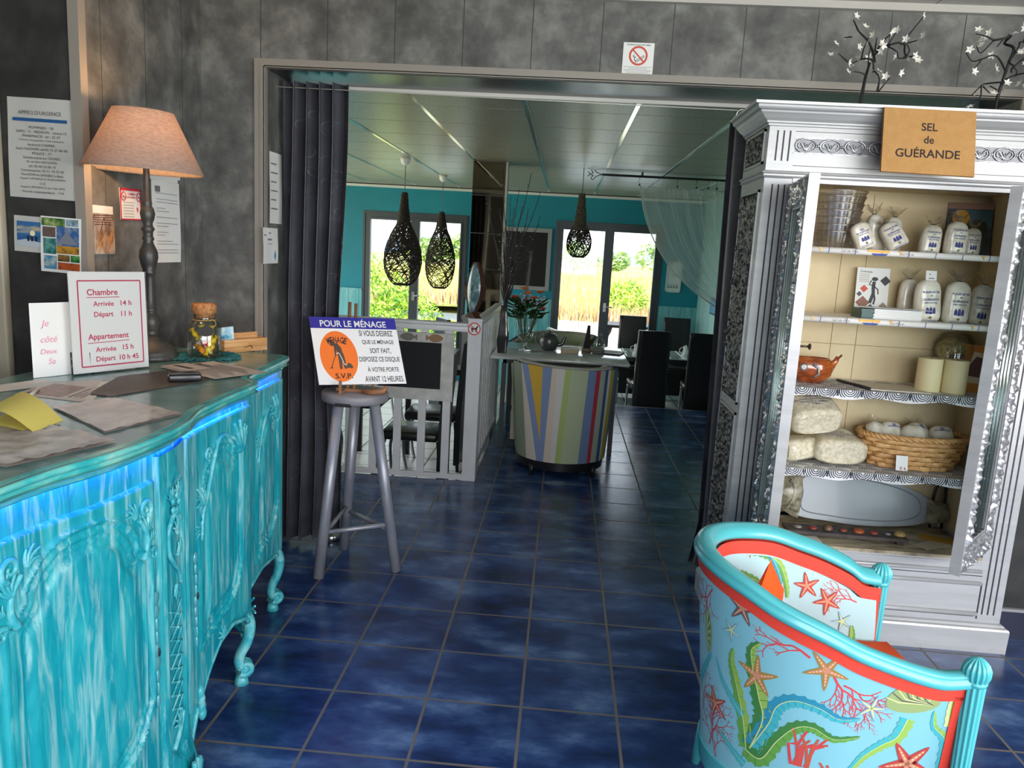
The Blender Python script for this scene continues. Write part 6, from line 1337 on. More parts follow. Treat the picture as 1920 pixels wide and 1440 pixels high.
def nosm(mb, f):
    w, h = .148, .122
    for a, b, c, d in ((-w/2, w/2, h/2-.009, h/2), (-w/2, w/2, -h/2, -h/2+.005), (-w/2, -w/2+.006, -h/2, h/2), (w/2-.006, w/2, -h/2, h/2)): flat(mb, f, rect(a, b, c, d), mi=0)
    for x in (-.050, .058): stroke(mb, f, circle(.016, 20, x, .030), .004, mi=0, closed=True); stroke(mb, f, [(x-.011, .041), (x+.011, .019)], .003, mi=0); stroke(mb, f, [(x-.010, .028), (x+.010, .028)], .004, .001, 1)
    put_text(mb, f, 'CHAMBRE', .004, .040, w=.056, bold=.03); put_text(mb, f, 'NON FUMEUR', .004, .027, w=.066, bold=.03); put_text(mb, f, '9', .046, -.022, h=.022, bold=.03)
    for i in range(6): flat(mb, f, rect(-.055, .02, .006-.011*i, .008-.011*i), mi=1)
wallpaper('no_smoking_notice', leftw(3.018, 1.677), .148, .122, 'red bordered non-smoking room notice behind the lamp stem', 'notice', WHITE, nosm, [mat('notice_red', srgb(200, 40, 60), .6), GREYT], .02)
def grassph(mb, f):
    flat(mb, f, rect(-.066, .066, -.088, .060), mi=0); rng = random.Random(5)
    for i in range(46):
        x = rng.uniform(-.06, .045); y = rng.uniform(-.088, -.05); stroke(mb, f, [(x, y), (x+rng.uniform(.0, .03), y+.03), (min(.064, x+rng.uniform(.0, .05)), y+rng.uniform(.04, .07))], .0016, .0008+.00002*i, 1 if i % 3 else 2)
    for i in range(5): stroke(mb, f, [(-.064, .052-.008*i), (.062, .056-.009*i)], .0022, .001, 3)
    stroke(mb, f, [(-.02, .0), (-.01, .03), (.0, .045)], .004, .0012, 3); stroke(mb, f, [(.012, .0), (.004, .03), (.0, .045)], .004, .0012, 3)
wallpaper('grass_photograph', leftw(2.832, 1.572), .134, .178, 'photograph of golden grass on the grey wall below the lamp shade', 'photograph', WHITE, grassph, [mottled('grass_base', [(.35, srgb(120, 92, 78)), (.6, srgb(190, 176, 164))], 18, .4), mat('grass_gold', srgb(214, 160, 90), .5), mat('grass_brown', srgb(150, 90, 46), .5), mat('grass_dark', srgb(80, 40, 30), .5)], .0)
# papers on the jamb behind the curtain
jf = lambda y, z: frame((OPX0+.005, y, z), (0, 1, 0), (0, 0, 1))
def jp(mb, f):
    for i in range(6): flat(mb, f, rect(-.07, .0+.015*(i % 2), .11-.042*i, .116-.042*i))
wallpaper('jamb_notice', jf(3.765, 1.812), .16, .335, 'curling white notice on the jamb, partly behind the grey curtain', 'notice', WHITE, jp, [GREYT])
def jp2(mb, f): put_text(mb, f, 'TARIFS', -.02, .06, w=.03, bold=.03); put_text(mb, f, 'PARKING', -.02, .03, w=.05, bold=.03); stroke(mb, f, [(-.09, .05), (-.065, .05)], .004); flat(mb, f, [(.04, -.045), (.055, -.02), (.06, -.05), (.05, -.07)], mi=1); stroke(mb, f, [(-.04, .01), (.01, .008)], .002)
wallpaper('jamb_notice', jf(3.70, 1.537), .19, .17, 'small white card with a blue fish on the jamb beside the curtain', 'notice', WHITE, jp2, [BLACKP, mat('fish_blue', srgb(60, 140, 180), .6)])
# no-smoking sign over the opening
t = thing('no_smoking_sign', 'square no-smoking sign on the grey wall above the wide opening', 'sign', (.265, YM-.002, 2.38)); f = frame((.265, YM-.0005, 2.449), (1, 0, 0), (0, 0, 1)); mb = MB(); mb.prism(rect(-.068, .068, -.067, .067), f, 0, .002); mb.build('plate', WHITE, t); f = (f[0]+f[3]*.002, *f[1:]); mb = MB()
put_text(mb, f, 'INTERDICTION DE FUMER', .0, .0575, w=.105, h=.0055, bold=.03, mi=1); stroke(mb, f, circle(.037, 36, 0, .012), .0085, mi=0, closed=True); stroke(mb, f, [(-.025, .037), (.025, -.013)], .006, .0012, 0)
for (a, b) in (((-.012, -.010), (.024, .014)), ((-.009, -.016), (.027, .008)), ((-.012, -.010), (-.009, -.016)), ((.024, .014), (.027, .008))): stroke(mb, f, [a, b], .0022, .0008, 1)
stroke(mb, f, smoothpts([(-.013, -.010), (-.017, .0), (-.012, .006), (-.022, .008), (-.018, .016)], 4), .0028, .0008, 1)
for i, (a, b) in enumerate(((-.062, .062), (-.04, .04), (-.062, .06), (-.06, .06), (-.05, .05))): flat(mb, f, rect(a, b, -.036-.006*i, -.0345-.006*i), mi=2)
mb.build('print', [mat('sign_red', srgb(204, 70, 54), .5), BLACKP, GREYT], t)
# ================================================================== STOOL, EASEL AND SIGN
STG = mottled('silver_stool_paint', [(.35, srgb(136, 138, 146)), (.6, srgb(166, 168, 174))], 7, .38, .35, stretch=(1, 1, .4), bumps=.05); SX, SY = -.954, 3.545
t = thing('bar_stool', 'tall round three-legged stool painted silver grey, standing by the grey curtain', 'stool', (SX, SY, 0))
mb = MB(); mb.lathe([(0, .835), (.150, .835), (.158, .842), (.158, .872), (.152, .880), (.0, .882)], (SX, SY, 0), 48); seat = mb.build('seat', mottled('grey_seat_paint', [(.35, srgb(120, 118, 122)), (.6, srgb(142, 140, 144))], 5, .5), t)
mb = MB(); mb.box(SX-.05, SX+.02, SY-.1605, SY-.15, .832, .846); mb.tube([(SX-.055, SY-.150, .832), (SX-.05, SY-.157, .846), (SX+.02, SY-.159, .846), (SX+.025, SY-.155, .834)], .0015, 5); mb.build('crack', mat('dark_gap', srgb(24, 26, 28), .7), seat)
LG = []
for a, b in (((-1.068, 3.372, 0), (-1.02, 3.50, .838)), ((-.728, 3.52, 0), (-.862, 3.545, .838)), ((-1.052, 3.745, 0), (-.975, 3.635, .838))):
    mb = MB(); mb.tube([a, b], .026, 16); mb.build('leg', STG, t); LG.append((Vector(a), Vector(b)))
hts = ((0, 1, .215, .235), (1, 2, .205, .22), (0, 2, .20, .25))
for i, j, za, zb in hts:
    p = LG[i][0].lerp(LG[i][1], za/.838); q = LG[j][0].lerp(LG[j][1], zb/.838); mb = MB(); mb.tube([p, p.lerp(q, .5), q], .011, 10); mb.build('stretcher', STG, t)
ES = thing('wooden_easel', 'small wooden tabletop easel on the stool holding the housekeeping sign', 'easel', (SX, SY, .883)); RED = mat('reddish_wood', srgb(150, 104, 70), .5); mb = MB()
mb.box(-1.035, -.80, 3.50, 3.515, .883, .897); mb.tube([(-.90, 3.47, .894), (-.84, 3.455, .897), (-.80, 3.46, .905), (-.785, 3.462, .925)], [.010, .013, .015, .010], 8); mb.build('ledge', RED, ES); mb = MB(); mb.box(-1.0, -.988, 3.425, 3.51, .883, .895); mb.box(-1.0, -.988, 3.425, 3.435, .895, .945); mb.build('prong', RED, ES)
mb = MB(); mb.tube([(-.985, 3.52, .89), (-1.02, 3.66, 1.29)], .008, 6); mb.tube([(-.955, 3.52, .89), (-.99, 3.66, 1.285)], .008, 6); mb.tube([(-.86, 3.52, .89), (-.93, 3.65, 1.20)], .006, 6); mb.build('back_stay', RED, ES)
BLs, BRs, TRs, TLs = Vector((-1.10, 3.452, .915)), Vector((-.706, 3.530, .934)), Vector((-.796, 3.640, 1.224)), Vector((-1.19, 3.565, 1.218))
t = thing('housekeeping_sign', 'white and blue housekeeping sign POUR LE MÉNAGE propped on the stool easel', 'sign', tuple((BLs+BRs)/2)); nb = (BRs-BLs).cross(TLs-BLs).normalized()
def SG(x, y, d=.0): return (BLs*(1-x)+BRs*x)*(1-y)+(TLs*(1-x)+TRs*x)*y+nb*d
mb = MB(); Q = [(0, 0), (1, 0), (1, 1), (0, 1)]; A = [SG(x, y, 0) for x, y in Q]; B = [SG(x, y, .004) for x, y in Q]; mb.add(A+B, [(3, 2, 1, 0), (4, 5, 6, 7), (0, 1, 5, 4), (1, 2, 6, 5), (2, 3, 7, 6), (3, 0, 4, 7)]); mb.build('board', mat('bright_board_white', srgb(240, 240, 240), .4), t)
mb = MB(); g = lambda d: (lambda x, y: SG(x/1.28, y, .004+d))   # x in units of the board height
flat(mb, None, rect(0, 1.28, .83, 1), mi=0, fn=g(.0006)); put_text(mb, None, 'POUR LE MÉNAGE', .64, .915, w=.98, h=.12, bold=.03, mi=1, fn=g(.0012))
flat(mb, None, [(.355+.275*math.cos(a), .415+.375*math.sin(a)) for a in [2*PI*i/48 for i in range(48)]], mi=2, fn=g(.0006))
L = [('SI VOUS DESIREZ', .955, .765, .50), ('QUE LE MÉNAGE', .965, .635, .47), ('SOIT FAIT,', .98, .495, .31), ('DISPOSEZ CE DISQUE', .945, .365, .60), ('À VOTRE PORTE', .975, .225, .46), ('AVANT 12 HEURES.', .97, .075, .57)]
for s, x, y, w in L: put_text(mb, None, s, x, y, w=w, h=.085, bold=.02, mi=3, fn=g(.0006))
for i, chh in enumerate('MENAGE'):
    a = (i-2.5)*.20; put_text(mb, None, chh, .358+.26*math.sin(a), .50+.16*math.cos(a), h=.095, w=.046, bold=.05, mi=3, fn=g(.0012), rot=-a*.7)
put_text(mb, None, 'S.V.P.', .385, .125, w=.25, h=.075, bold=.04, mi=3, fn=g(.0012))
gg = (lambda F0: (lambda x, y: F0((x-.42)*.82+.36, y)))(g(.0012)); mg = 4
flat(mb, None, [(.42, .50), (.45, .57), (.40, .61), (.345, .60), (.36, .55)], mi=mg, fn=gg); flat(mb, None, circle(.042, 14, .335, .605), mi=mg, fn=gg); stroke(mb, None, [(.325, .64), (.30, .595), (.30, .57)], .03, mi=mg, fn=gg)
stroke(mb, None, [(.38, .59), (.43, .52), (.45, .44)], [.08, .10, .085], mi=mg, fn=gg); stroke(mb, None, [(.37, .57), (.36, .48), (.36, .42)], .035, mi=mg, fn=gg)
stroke(mb, None, [(.435, .45), (.43, .36), (.42, .24)], [.075, .06, .045], mi=mg, fn=gg); stroke(mb, None, [(.465, .45), (.49, .35), (.50, .25)], [.07, .055, .04], mi=mg, fn=gg)
stroke(mb, None, [(.36, .43), (.30, .34), (.255, .25)], .014, mi=mg, fn=gg); flat(mb, None, [(.215, .235), (.285, .235), (.265, .265)], mi=mg, fn=gg); stroke(mb, None, smoothpts([(.37, .45), (.42, .46), (.46, .38), (.49, .30), (.53, .29)], 4), .012, .0, 1, fn=(lambda F0: (lambda x, y: F0((x-.42)*.82+.36, y)))(g(.0018)))
flat(mb, None, [(.52, .25), (.62, .235), (.64, .26), (.60, .31), (.55, .315)], mi=mg, fn=gg); flat(mb, None, circle(.03, 12, .555, .27), mi=mg, fn=gg); flat(mb, None, rect(.40, .44, .225, .25), mi=mg, fn=gg); flat(mb, None, rect(.48, .53, .232, .255), mi=mg, fn=gg)
mb.build('print', [mat('sign_navy', srgb(40, 38, 150), .5), WHITE, mat('sign_orange', srgb(246, 122, 38), .5), BLACKP, mat('figure_grey', srgb(84, 70, 58), .6)], t)
# ================================================================== CURTAINS IN THE OPENING
DAM = mottled('charcoal_damask', [(.4, srgb(66, 66, 74)), (.6, srgb(80, 80, 88))], 5, .42, sheen=0, trl=.02)
def damask(mb, fn, n, seed, w, h):
    rng = random.Random(seed)
    for _ in range(n):
        x, y = rng.uniform(.02, .98)*w, rng.uniform(.03, .97)*h; r = rng.uniform(.012, .03); a = rng.uniform(0, 6); k = rng.uniform(.4, .75)
        pts = [(x+r*(1-.7*i/12)*math.cos(a+2*PI*k*i/12), y+1.9*r*(1-.7*i/12)*math.sin(a+2*PI*k*i/12)) for i in range(13)]
        stroke(mb, None, pts, .0022, fn=fn, taper=True)
t = thing('curtain', 'dark grey scroll patterned curtain gathered at the left of the opening', 'curtain', (-1.24, 3.79, 0), 'curtains of the wide opening')
def CL(u, z):
    k = (z/2.3); x0, x1 = -1.395+.006*math.sin(z*3), -1.085-.03*math.sin(PI*min(1, max(0, k)))*.5+.01*math.sin(z*4)
    f = 4.6; ph = 2*PI*f*u+.5*math.sin(z*1.7+u*5); dx = .010*math.sin(2*ph); low = .025+.085*max(0, 1-z/1.2)*max(0, .35-u)
    return Vector((x0+(x1-x0)*u+dx, 3.80+.05*math.sin(ph)*(1+.25*mnoise.noise(Vector((u*9, z*1.5, 2))))-.04*max(0, 1-z/1.5), max(z, .02+.05*u)))
mb = MB(); mb.grid(lambda u, v: CL(u, .03+2.285*v), 150, 46); mb.build('cloth', DAM, t)
mb = MB(); damask(mb, lambda x, y: CL(x/.34, y)+Vector((0, -.0022, 0)), 150, 4, .34, 2.25); mb.build('scroll_pattern', mat('damask_thread', srgb(112, 112, 122), .4), t)
t = thing('curtain', 'dark grey curtain gathered behind the wardrobe at the right of the opening', 'curtain', (.95, 3.83, 0), 'curtains of the wide opening')
def CR(u, z):
    ph = 2*PI*6*u; return Vector((.735+.055*(1-z/2.2)*(1 if z > .25 else z/.25)*.8+.55*u+.012*math.sin(2*ph), 3.83+.04*math.sin(ph+.6), z))
mb = MB(); mb.grid(lambda u, v: CR(u, .03+2.22*v), 120, 30); mb.build('cloth', DAM, t); mb = MB(); damask(mb, lambda x, y: CR(x/.4, y)+Vector((-.001, -.0022, 0)), 90, 8, .4, 2.2); mb.build('scroll_pattern', MATS['damask_thread'], t)
mb = MB(); mb.tube([(.765+.024*math.cos(i*PI/10), 3.765, 2.245+.030*math.sin(i*PI/10)) for i in range(20)], .006, 7, closed=True); mb.build('eyelet', mat('nickel_ring', srgb(176, 176, 172), .25, .8), t)
mb = MB(); mb.tube([(OPX0+.005, 3.765, 2.285), (OPX1-.005, 3.765, 2.262)], .0028, 6); single('curtain_wire', mb, mat('white_wire', srgb(210, 208, 196), .4), 'thin white curtain wire stretched across the top of the opening', 'wire', loc=(.25, 3.765, 2.27))
mb = MB(); mb.lathe([(0, 0), (.045, 0), (.05, .012), (.048, .03), (.042, .034), (0, .036)], (-1.155, 3.86, .001), 24); single('metal_weight', mb, mat('shiny_weight', srgb(190, 190, 190), .2, .9), 'small shiny round metal weight on the floor behind the stool', 'weight')
# ================================================================== RAILING AND CHALKBOARD
WPAINT = mottled('white_railing_paint', [(.35, srgb(200, 200, 200)), (.65, srgb(216, 216, 216))], 4, .4)
t = thing('railing', 'white wooden railing with square balusters round the sunken dining floor', 'railing', (-.6, 5.1, 0))
px_, py_ = -.566, 5.115
mb = MB(); mb.box(px_-.046, px_+.046, py_-.046, py_+.046, 0, 1.105); mb.box(px_-.05, px_+.05, py_-.05, py_+.05, 1.105, 1.118); mb.build('post', WPAINT, t)
mb = MB(); mb.box(-1.62, px_-.046, 5.06, 5.105, 1.025, 1.062, bev=.004); mb.box(-1.62, px_-.046, 5.045, 5.12, 1.062, 1.085, bev=.006); mb.build('top_rail', WPAINT, t)
mb = MB(); mb.box(-1.62, px_-.046, 5.07, 5.10, .004, .04); mb.build('bottom_rail', WPAINT, t)
for x in (-1.575, -1.407, -1.24, -1.072, -.905, -.738):
    mb = MB(); mb.box(x-.026, x+.026, 5.075, 5.095, .04, 1.025); mb.build('baluster', WPAINT, t)
mb = MB(); mb.box(px_-.02, px_+.024, 5.161, 6.95, 1.045, 1.075, bev=.004); mb.box(px_-.034, px_+.038, 5.161, 6.95, 1.075, 1.10, bev=.006); mb.build('top_rail', WPAINT, t)
mb = MB(); mb.box(px_-.014, px_+.016, 5.161, 6.95, .004, .045); mb.build('bottom_rail', WPAINT, t)
y = 5.27
while y < 6.93:
    mb = MB(); mb.box(px_-.010, px_+.012, y-.024, y+.024, .045, 1.045); mb.build('baluster', WPAINT, t); y += .14
t = thing('no_dogs_sticker', 'round red and white no-dogs sticker on the white railing post', 'sticker', (px_, 5.068, 1.0)); f = frame((px_-.004, 5.0675, 1.05), (1, 0, 0), (0, 0, 1)); mb = MB(); mb.prism(circle(.044, 28), f, 0, .0015); mb.build('disc', WHITE, t); mb = MB(); f = (f[0]+f[3]*.0016, *f[1:]); stroke(mb, f, circle(.039, 32), .008, mi=0, closed=True); stroke(mb, f, [(-.028, .028), (.028, -.028)], .006, .0012, 0)
flat(mb, f, [(-.022, .006), (.012, .008), (.014, .016), (.020, .022), (.027, .016), (.022, .010), (.016, -.004), (-.020, -.006)], .0008, 1)
for x in (-.019, -.012, .008, .014): flat(mb, f, rect(x, x+.005, -.022, -.004), .0008, 1)
stroke(mb, f, [(-.020, .004), (-.028, .012)], .004, .0008, 1); mb.build('print', [mat('sign_red', srgb(204, 70, 54), .5), BLACKP], t)
t = thing('chalkboard', 'blank chalkboard in a worn white frame with two wooden fish, hung on the railing', 'chalkboard', (-.99, 5.03, .55)); y0, y1 = 5.025, 5.045
WORN = mottled('worn_white_frame', [(.35, srgb(178, 176, 168)), (.65, srgb(204, 202, 196))], 12, .6)
mb = MB(); mb.box(-1.285, -.695, y0, y1, .945, 1.008); mb.box(-1.285, -.695, y0, y1, .555, .633); mb.box(-1.285, -1.205, y0, y1, .633, .945); mb.box(-.778, -.695, y0, y1, .633, .945); mb.build('frame', WORN, t); mb = MB(); mb.box(-1.205, -.778, y0+.008, y1, .633, .945); mb.build('slate', mat('slate_black', (.008, .008, .009), .8), t)
def fishpts(s): return [(-s, .35*s), (-.72*s, .10*s), (-.3*s, .42*s), (.35*s, .45*s), (.85*s, .22*s), (s, 0), (.85*s, -.22*s), (.35*s, -.45*s), (-.3*s, -.42*s), (-.72*s, -.10*s), (-s, -.35*s)]
for x, m_, sg in ((-1.0, mat('grey_driftwood', srgb(120, 118, 108), .8), -1), (-.825, mat('brown_driftwood', srgb(150, 116, 84), .8), 1)):
    mb = MB(); f = frame((x, y0-.001, .977), (sg, 0, 0), (0, 0, 1)); p = smoothpts(fishpts(.056), 3, True)
    if sg < 0: f = (f[0], f[1], f[2], Vector((0, -1, 0)))
    mb.prism(p, f, 0, .006); mb.build('fish', m_, t)
# big painted fish standing on the railing post
t = thing('fish_ornament', 'big blue scaly fish ornament standing upright on the white railing post', 'ornament', (-.585, 5.13, 1.118)); SCALE_ = paint('blue_fish_scales', [(.35, srgb(58, 84, 92)), (.5, srgb(110, 146, 150)), (.68, srgb(178, 196, 194))], 46, (1, 1, .5), rough=.3, coat=.4, bumps=.3); BROWNF = mat('brown_fish_edge', srgb(74, 44, 36), .4)
ff = frame((-.588, 5.135, 1.312), (.80, -.6, 0), (.05, 0, 1)); prof = smoothpts([(0, -.185), (.035, -.13), (.068, -.05), (.070, .04), (.045, .12), (.012, .172), (-.018, .168), (-.040, .12), (-.062, .03), (-.058, -.07), (-.03, -.15)], 4, True)
mb = MB(); mb.prism([(x*1.08, y*1.0) for x, y in prof], ff, -.016, .010); mb.build('edge', BROWNF, t); mb = MB(); n = len(prof); c = (0, -.005); rings = [(1.0, .011), (.8, .024), (.45, .034), (.0, .037)]; P = []
for k, d in rings: P += [ff[0]+ff[1]*(c[0]+(x-c[0])*k*.86)+ff[2]*(c[1]+(y-c[1])*k*.92)+ff[3]*d for x, y in prof]
mb.add(P, [(j*n+i, j*n+(i+1) % n, (j+1)*n+(i+1) % n, (j+1)*n+i) for j in range(3) for i in range(n)], 0, True); mb.build('body', SCALE_, t)
for s, nm in ((1, 'fin'), (-1, 'fin')): mb = MB(); mb.prism([(s*.06, -.02), (s*.095, .03), (s*.088, -.06), (s*.05, -.10)], ff, -.012, .004); mb.build(nm, BROWNF, t)
mb = MB(); mb.prism([(-.045, -.193), (-.012, -.155), (.012, -.155), (.05, -.192)], ff, -.03, .03); mb.build('tail', BROWNF, t)
# ================================================================== TABLE WITH THE STRIPED TUB CHAIR
t = thing('console_table', 'white-topped table with slim black legs beside the white railing', 'table', (0, 6.4, 0)); TOPW = mottled('pale_glossy_table', [(.4, srgb(206, 208, 208)), (.6, srgb(220, 222, 222))], 3, .15, coat=.5); BLK = mat('black_metal', (.01, .01, .011), .4)
mb = MB(); mb.box(-.535, .558, 5.99, 6.98, .727, .75, bev=.004); mb.build('tabletop', TOPW, t)
mb = MB(); mb.box(-.44, .47, 6.05, 6.08, .69, .727); mb.box(-.44, .47, 6.89, 6.92, .69, .727); mb.box(-.44, -.41, 6.05, 6.92, .69, .727); mb.box(.44, .47, 6.05, 6.92, .69, .727); mb.build('apron', BLK, t)
for x, y in ((-.43, 6.065), (.455, 6.065), (-.43, 6.905), (.455, 6.905)): mb = MB(); mb.box(x-.018, x+.018, y-.018, y+.018, 0, .69); mb.build('leg', BLK, t)
STR = [((205, 262), (265, 342), (140, 150, 128)), ((262, 268), (342, 418), (206, 196, 180)), ((268, 314), (418, 440), (124, 142, 178)), ((314, 428), (440, 442), (208, 168, 60)), ((428, 503), (442, 470), (124, 142, 178)), ((503, 542), (470, 522), (212, 196, 176)), ((542, 607), (522, 558), (208, 206, 198)), ((607, 655), (558, 602), (168, 186, 112)), ((655, 798), (602, 742), (176, 186, 152)), ((798, 866), (742, 815), (110, 130, 166)), ((866, 904), (815, 846), (168, 48, 66)), ((904, 950), (846, 896), (160, 168, 152)), ((950, 976), (896, 926), (58, 82, 126)), ((976, 1002), (926, 936), (204, 204, 198)), ((1002, 1040), (936, 972), (184, 160, 66)), ((1040, 1100), (972, 1000), (92, 112, 146))]
def tub_chair(name, label, loc, rz, striped=True):
    t = thing(name, label, 'armchair', (0, 0, 0)); R0, Dp = .385, .40
    mats_ = [mat('stripe_%02d' % i, srgb(*c), .8) for i, (_, _, c) in enumerate(STR)]
    def cyl(a, z, off=0.):   # a from -pi/2 (left) round the back (-y) to pi/2, then straight arms
        k = .86+.14*(z-.12)/.7; r = R0*k+off
        return Vector((r*math.sin(a), -Dp*.0-(Dp*k+off)*math.cos(a)*.92, z))
    def topz(x): return .805-.02*(x+.38)/.76-.10*max(0, (abs(x)-.3))
    mb = MB()
    for i, (tp, bt, c) in enumerate(STR):
        def ed(u, v):
            # u across the stripe, v from bottom to top
            xb = (bt[0]+(bt[1]-bt[0])*u-265)/(1000-265)*2-1; xt = (tp[0]+(tp[1]-tp[0])*u-205)/(1100-205)*2-1
            if i == 3: xb = (441-265)/(735)*2-1; w = max(0, (v-.22)/.78); x = xb+(xt-xb)*w if v > .22 else xb+(((314+428)/2-205)/895*2-1-xb)*0
            elif i == 2: x = xb+(xt-xb)*v if u < .5 else (lambda e: e)(((441-265)/735*2-1)+(((314-205)/895*2-1)-((441-265)/735*2-1))*max(0, (v-.22)/.78))
            elif i == 4: x = xb+(xt-xb)*v if u >= .5 else ((441-265)/735*2-1)+(((428-205)/895*2-1)-((441-265)/735*2-1))*max(0, (v-.22)/.78)
            else: x = xb+(xt-xb)*v
            a = math.asin(max(-1, min(1, x))); z = .115+(topz(.38*x)-.115)*v; p = cyl(a, z); return p
        mb.grid(ed, 6 if i not in (2, 4) else 1, 14, i)
    mb.build('outer_back', mats_, t)
    mb = MB()
    for sg in (1, -1):
        mb.grid(lambda u, v: Vector((sg*(R0*(.86+.14*v)), .34*u, .115+(topz(.385)-.06*u-.115)*v)), 8, 8, 0 if sg < 0 else 15)
        mb.grid(lambda u, v: Vector((sg*(R0*(.86+.14*v)-.10), .34*u, .3+(topz(.385)-.06*u-.3)*v)), 8, 8, 8)
        mb.grid(lambda u, v: Vector((sg*(R0-.10*u-.02), .34, .115+(topz(.385)-.06-.115)*v)), 2, 6, 1)
    mb.grid(lambda u, v: (lambda a, z: cyl(a, z, -.09))(-PI/2+PI*u, .3+(topz(.3*math.sin(-PI/2+PI*u))-.3)*v), 30, 8, 8)
    mb.build('arm', mats_, t)
    mb = MB(); path = [Vector((-R0+.05, .34, topz(.385)-.06))]+[cyl(-PI/2+PI*i/40, 0, -.045)*1+Vector((0, 0, topz(R0*math.sin(-PI/2+PI*i/40)))) for i in range(41)]+[Vector((R0-.05, .34, topz(.385)-.06))]
    for q in path[1:-1]: pass
    path = [Vector((p.x*1.14 if 0 < j < 42 else p.x, p.y*1.14 if 0 < j < 42 else p.y, p.z)) for j, p in enumerate(path)]
    mb.tube(path, .030, 8, flat=.4); mb.build('top_edge', mat('chair_piping', srgb(168, 168, 158), .8), t)
    mb = MB(); mb.grid(lambda u, v: cyl(-PI/2+PI*u, .05+.068*v, -.012), 40, 3); mb.box(-.32, .32, 0, .33, .06, .12); mb.build('base', BLK, t)
    mb = MB(); mb.box(-.22, .22, -.18, .34, .30, .44, bev=.03); mb.build('seat_cushion', mats_[8], t)
    for x, y in ((-.22, -.22), (.22, -.22), (-.26, .28), (.26, .28)): mb = MB(); mb.tube([(x, y, .08), (x, y, 0)], [.022, .016], 8); mb.build('leg', BLK, t)
    t.location = loc; t.rotation_euler = (0, 0, rz); return t
tc1 = tub_chair('striped_armchair', 'tub armchair with multicoloured vertical stripes, its back turned to the viewer', (.055, 5.575, 0), .10)
tc2 = dup(tc1, (-.02, 7.42, 0), PI-.35, 'second striped tub armchair on the far side of the white-topped table')
# things on the table
zT = .7505
t = thing('twig_vase', 'tall black vase of sparkling twigs on the left corner of the white-topped table', 'vase', (-.462, 6.2, zT)); mb = MB()
for k in range(1): mb.grid(lambda u, v: (-.462+(.036+.010*math.sin(v*5.2))*(1 if abs(math.cos(2*PI*u)) < 1e-9 else 1)*math.copysign(min(1, abs(math.cos(2*PI*u+PI/4))*1.35), math.cos(2*PI*u+PI/4)), 6.2+(.036+.010*math.sin(v*5.2))*math.copysign(min(1, abs(math.sin(2*PI*u+PI/4))*1.35), math.sin(2*PI*u+PI/4)), zT+.385*v), 32, 16, 0, True, wrapu=True)
mb.add([(-.498, 6.164, zT+.0005), (-.426, 6.164, zT+.0005), (-.426, 6.236, zT+.0005), (-.498, 6.236, zT+.0005)], [(3, 2, 1, 0)]); mb.build('body', mat('black_gloss', (.012, .01, .012), .12, coat=.5), t)
rng = random.Random(21); mb = MB(); db = MB(); tops = [(-.312, 2.17), (-.235, 2.03), (-.64, 2.0), (-.545, 2.2), (-.42, 1.9), (-.36, 1.95), (-.27, 1.75), (-.5, 1.8), (-.58, 1.7), (-.45, 1.65), (-.33, 1.6), (-.40, 2.05), (-.52, 1.55), (-.29, 1.9), (-.25, 1.6), (-.47, 2.0), (-.38, 1.5), (-.55, 1.9), (-.34, 1.78), (-.20, 1.85)]
for x, z in tops:
    y = 6.2+rng.uniform(-.14, .14); pts = [(-.462+rng.uniform(-.02, .02), 6.2+rng.uniform(-.02, .02), zT+.36)]
    for s_ in (.25, .5, .75, 1.): pts.append((-.462+(x+.462)*s_**1.3+rng.uniform(-.018, .018), 6.2+(y-6.2)*s_, zT+.36+(z-zT-.36)*s_))
    P = smoothpts(pts, 4); mb.tube(P, [.0056-.0034*i/(len(P)-1) for i in range(len(P))], 5)
    for i in range(4, len(P)-1, 2):
        d = Vector((rng.uniform(-1, 1), rng.uniform(-.5, .5), rng.uniform(.3, 1.2))).normalized()*rng.uniform(.02, .07); q = Vector(P[i]); mb.tube([q, q+d*.5+Vector((0, 0, .004)), q+d], [.002, .0015, .0008], 4); db.sphere(q+d*rng.random(), .0035, 4)
mb.build('twigs', mat('dark_twig', srgb(44, 34, 34), .6), t); db.build('beads', mat('silver_bead', srgb(214, 214, 220), .15, .9), t)
CRY = thin_glass('cut_crystal', (.93, .96, .95), .22, .05); cx, cy = -.288, 6.40
t = thing('crystal_vase', 'cut crystal footed vase on the white-topped table holding the bouquet', 'vase', (cx, cy, zT)); mb = MB()
prof = [(.052, 0), (.052, .016), (.03, .022), (.014, .034), (.012, .055), (.018, .075), (.03, .085), (.060, .115), (.066, .15), (.062, .175), (.072, .215), (.090, .27)]; n = 72; P = []
for r, z in prof:
    for i in range(n): k = 1+(.05 if z > .08 else .02)*math.cos(12*2*PI*i/n); P.append((cx+r*k*math.cos(2*PI*i/n), cy+r*k*math.sin(2*PI*i/n), zT+.0005+z))
mb.add(P, [(j*n+i, j*n+(i+1) % n, (j+1)*n+(i+1) % n, (j+1)*n+i) for j in range(len(prof)-1) for i in range(n)], 0, True); mb.build('bowl', CRY, t); mb = MB(); mb.box(cx-.05, cx+.05, cy-.05, cy+.05, zT+.0005, zT+.018, bev=.003); mb.build('foot', CRY, t)
t = thing('bouquet', 'bouquet of orange roses, dark leaves and a pale feather plume in the crystal vase', 'flowers', (cx, cy, zT+.19)); rng = random.Random(14); mb = MB()
for i in range(16): a = rng.uniform(0, 6.28); mb.tube([(cx+.03*math.cos(a), cy+.03*math.sin(a), zT+.11), (cx+.12*math.cos(a), cy+.12*math.sin(a), zT+.36+rng.uniform(0, .1))], .003, 5)
mb.build('stem', mat('green_stem', srgb(60, 84, 44), .6), t)
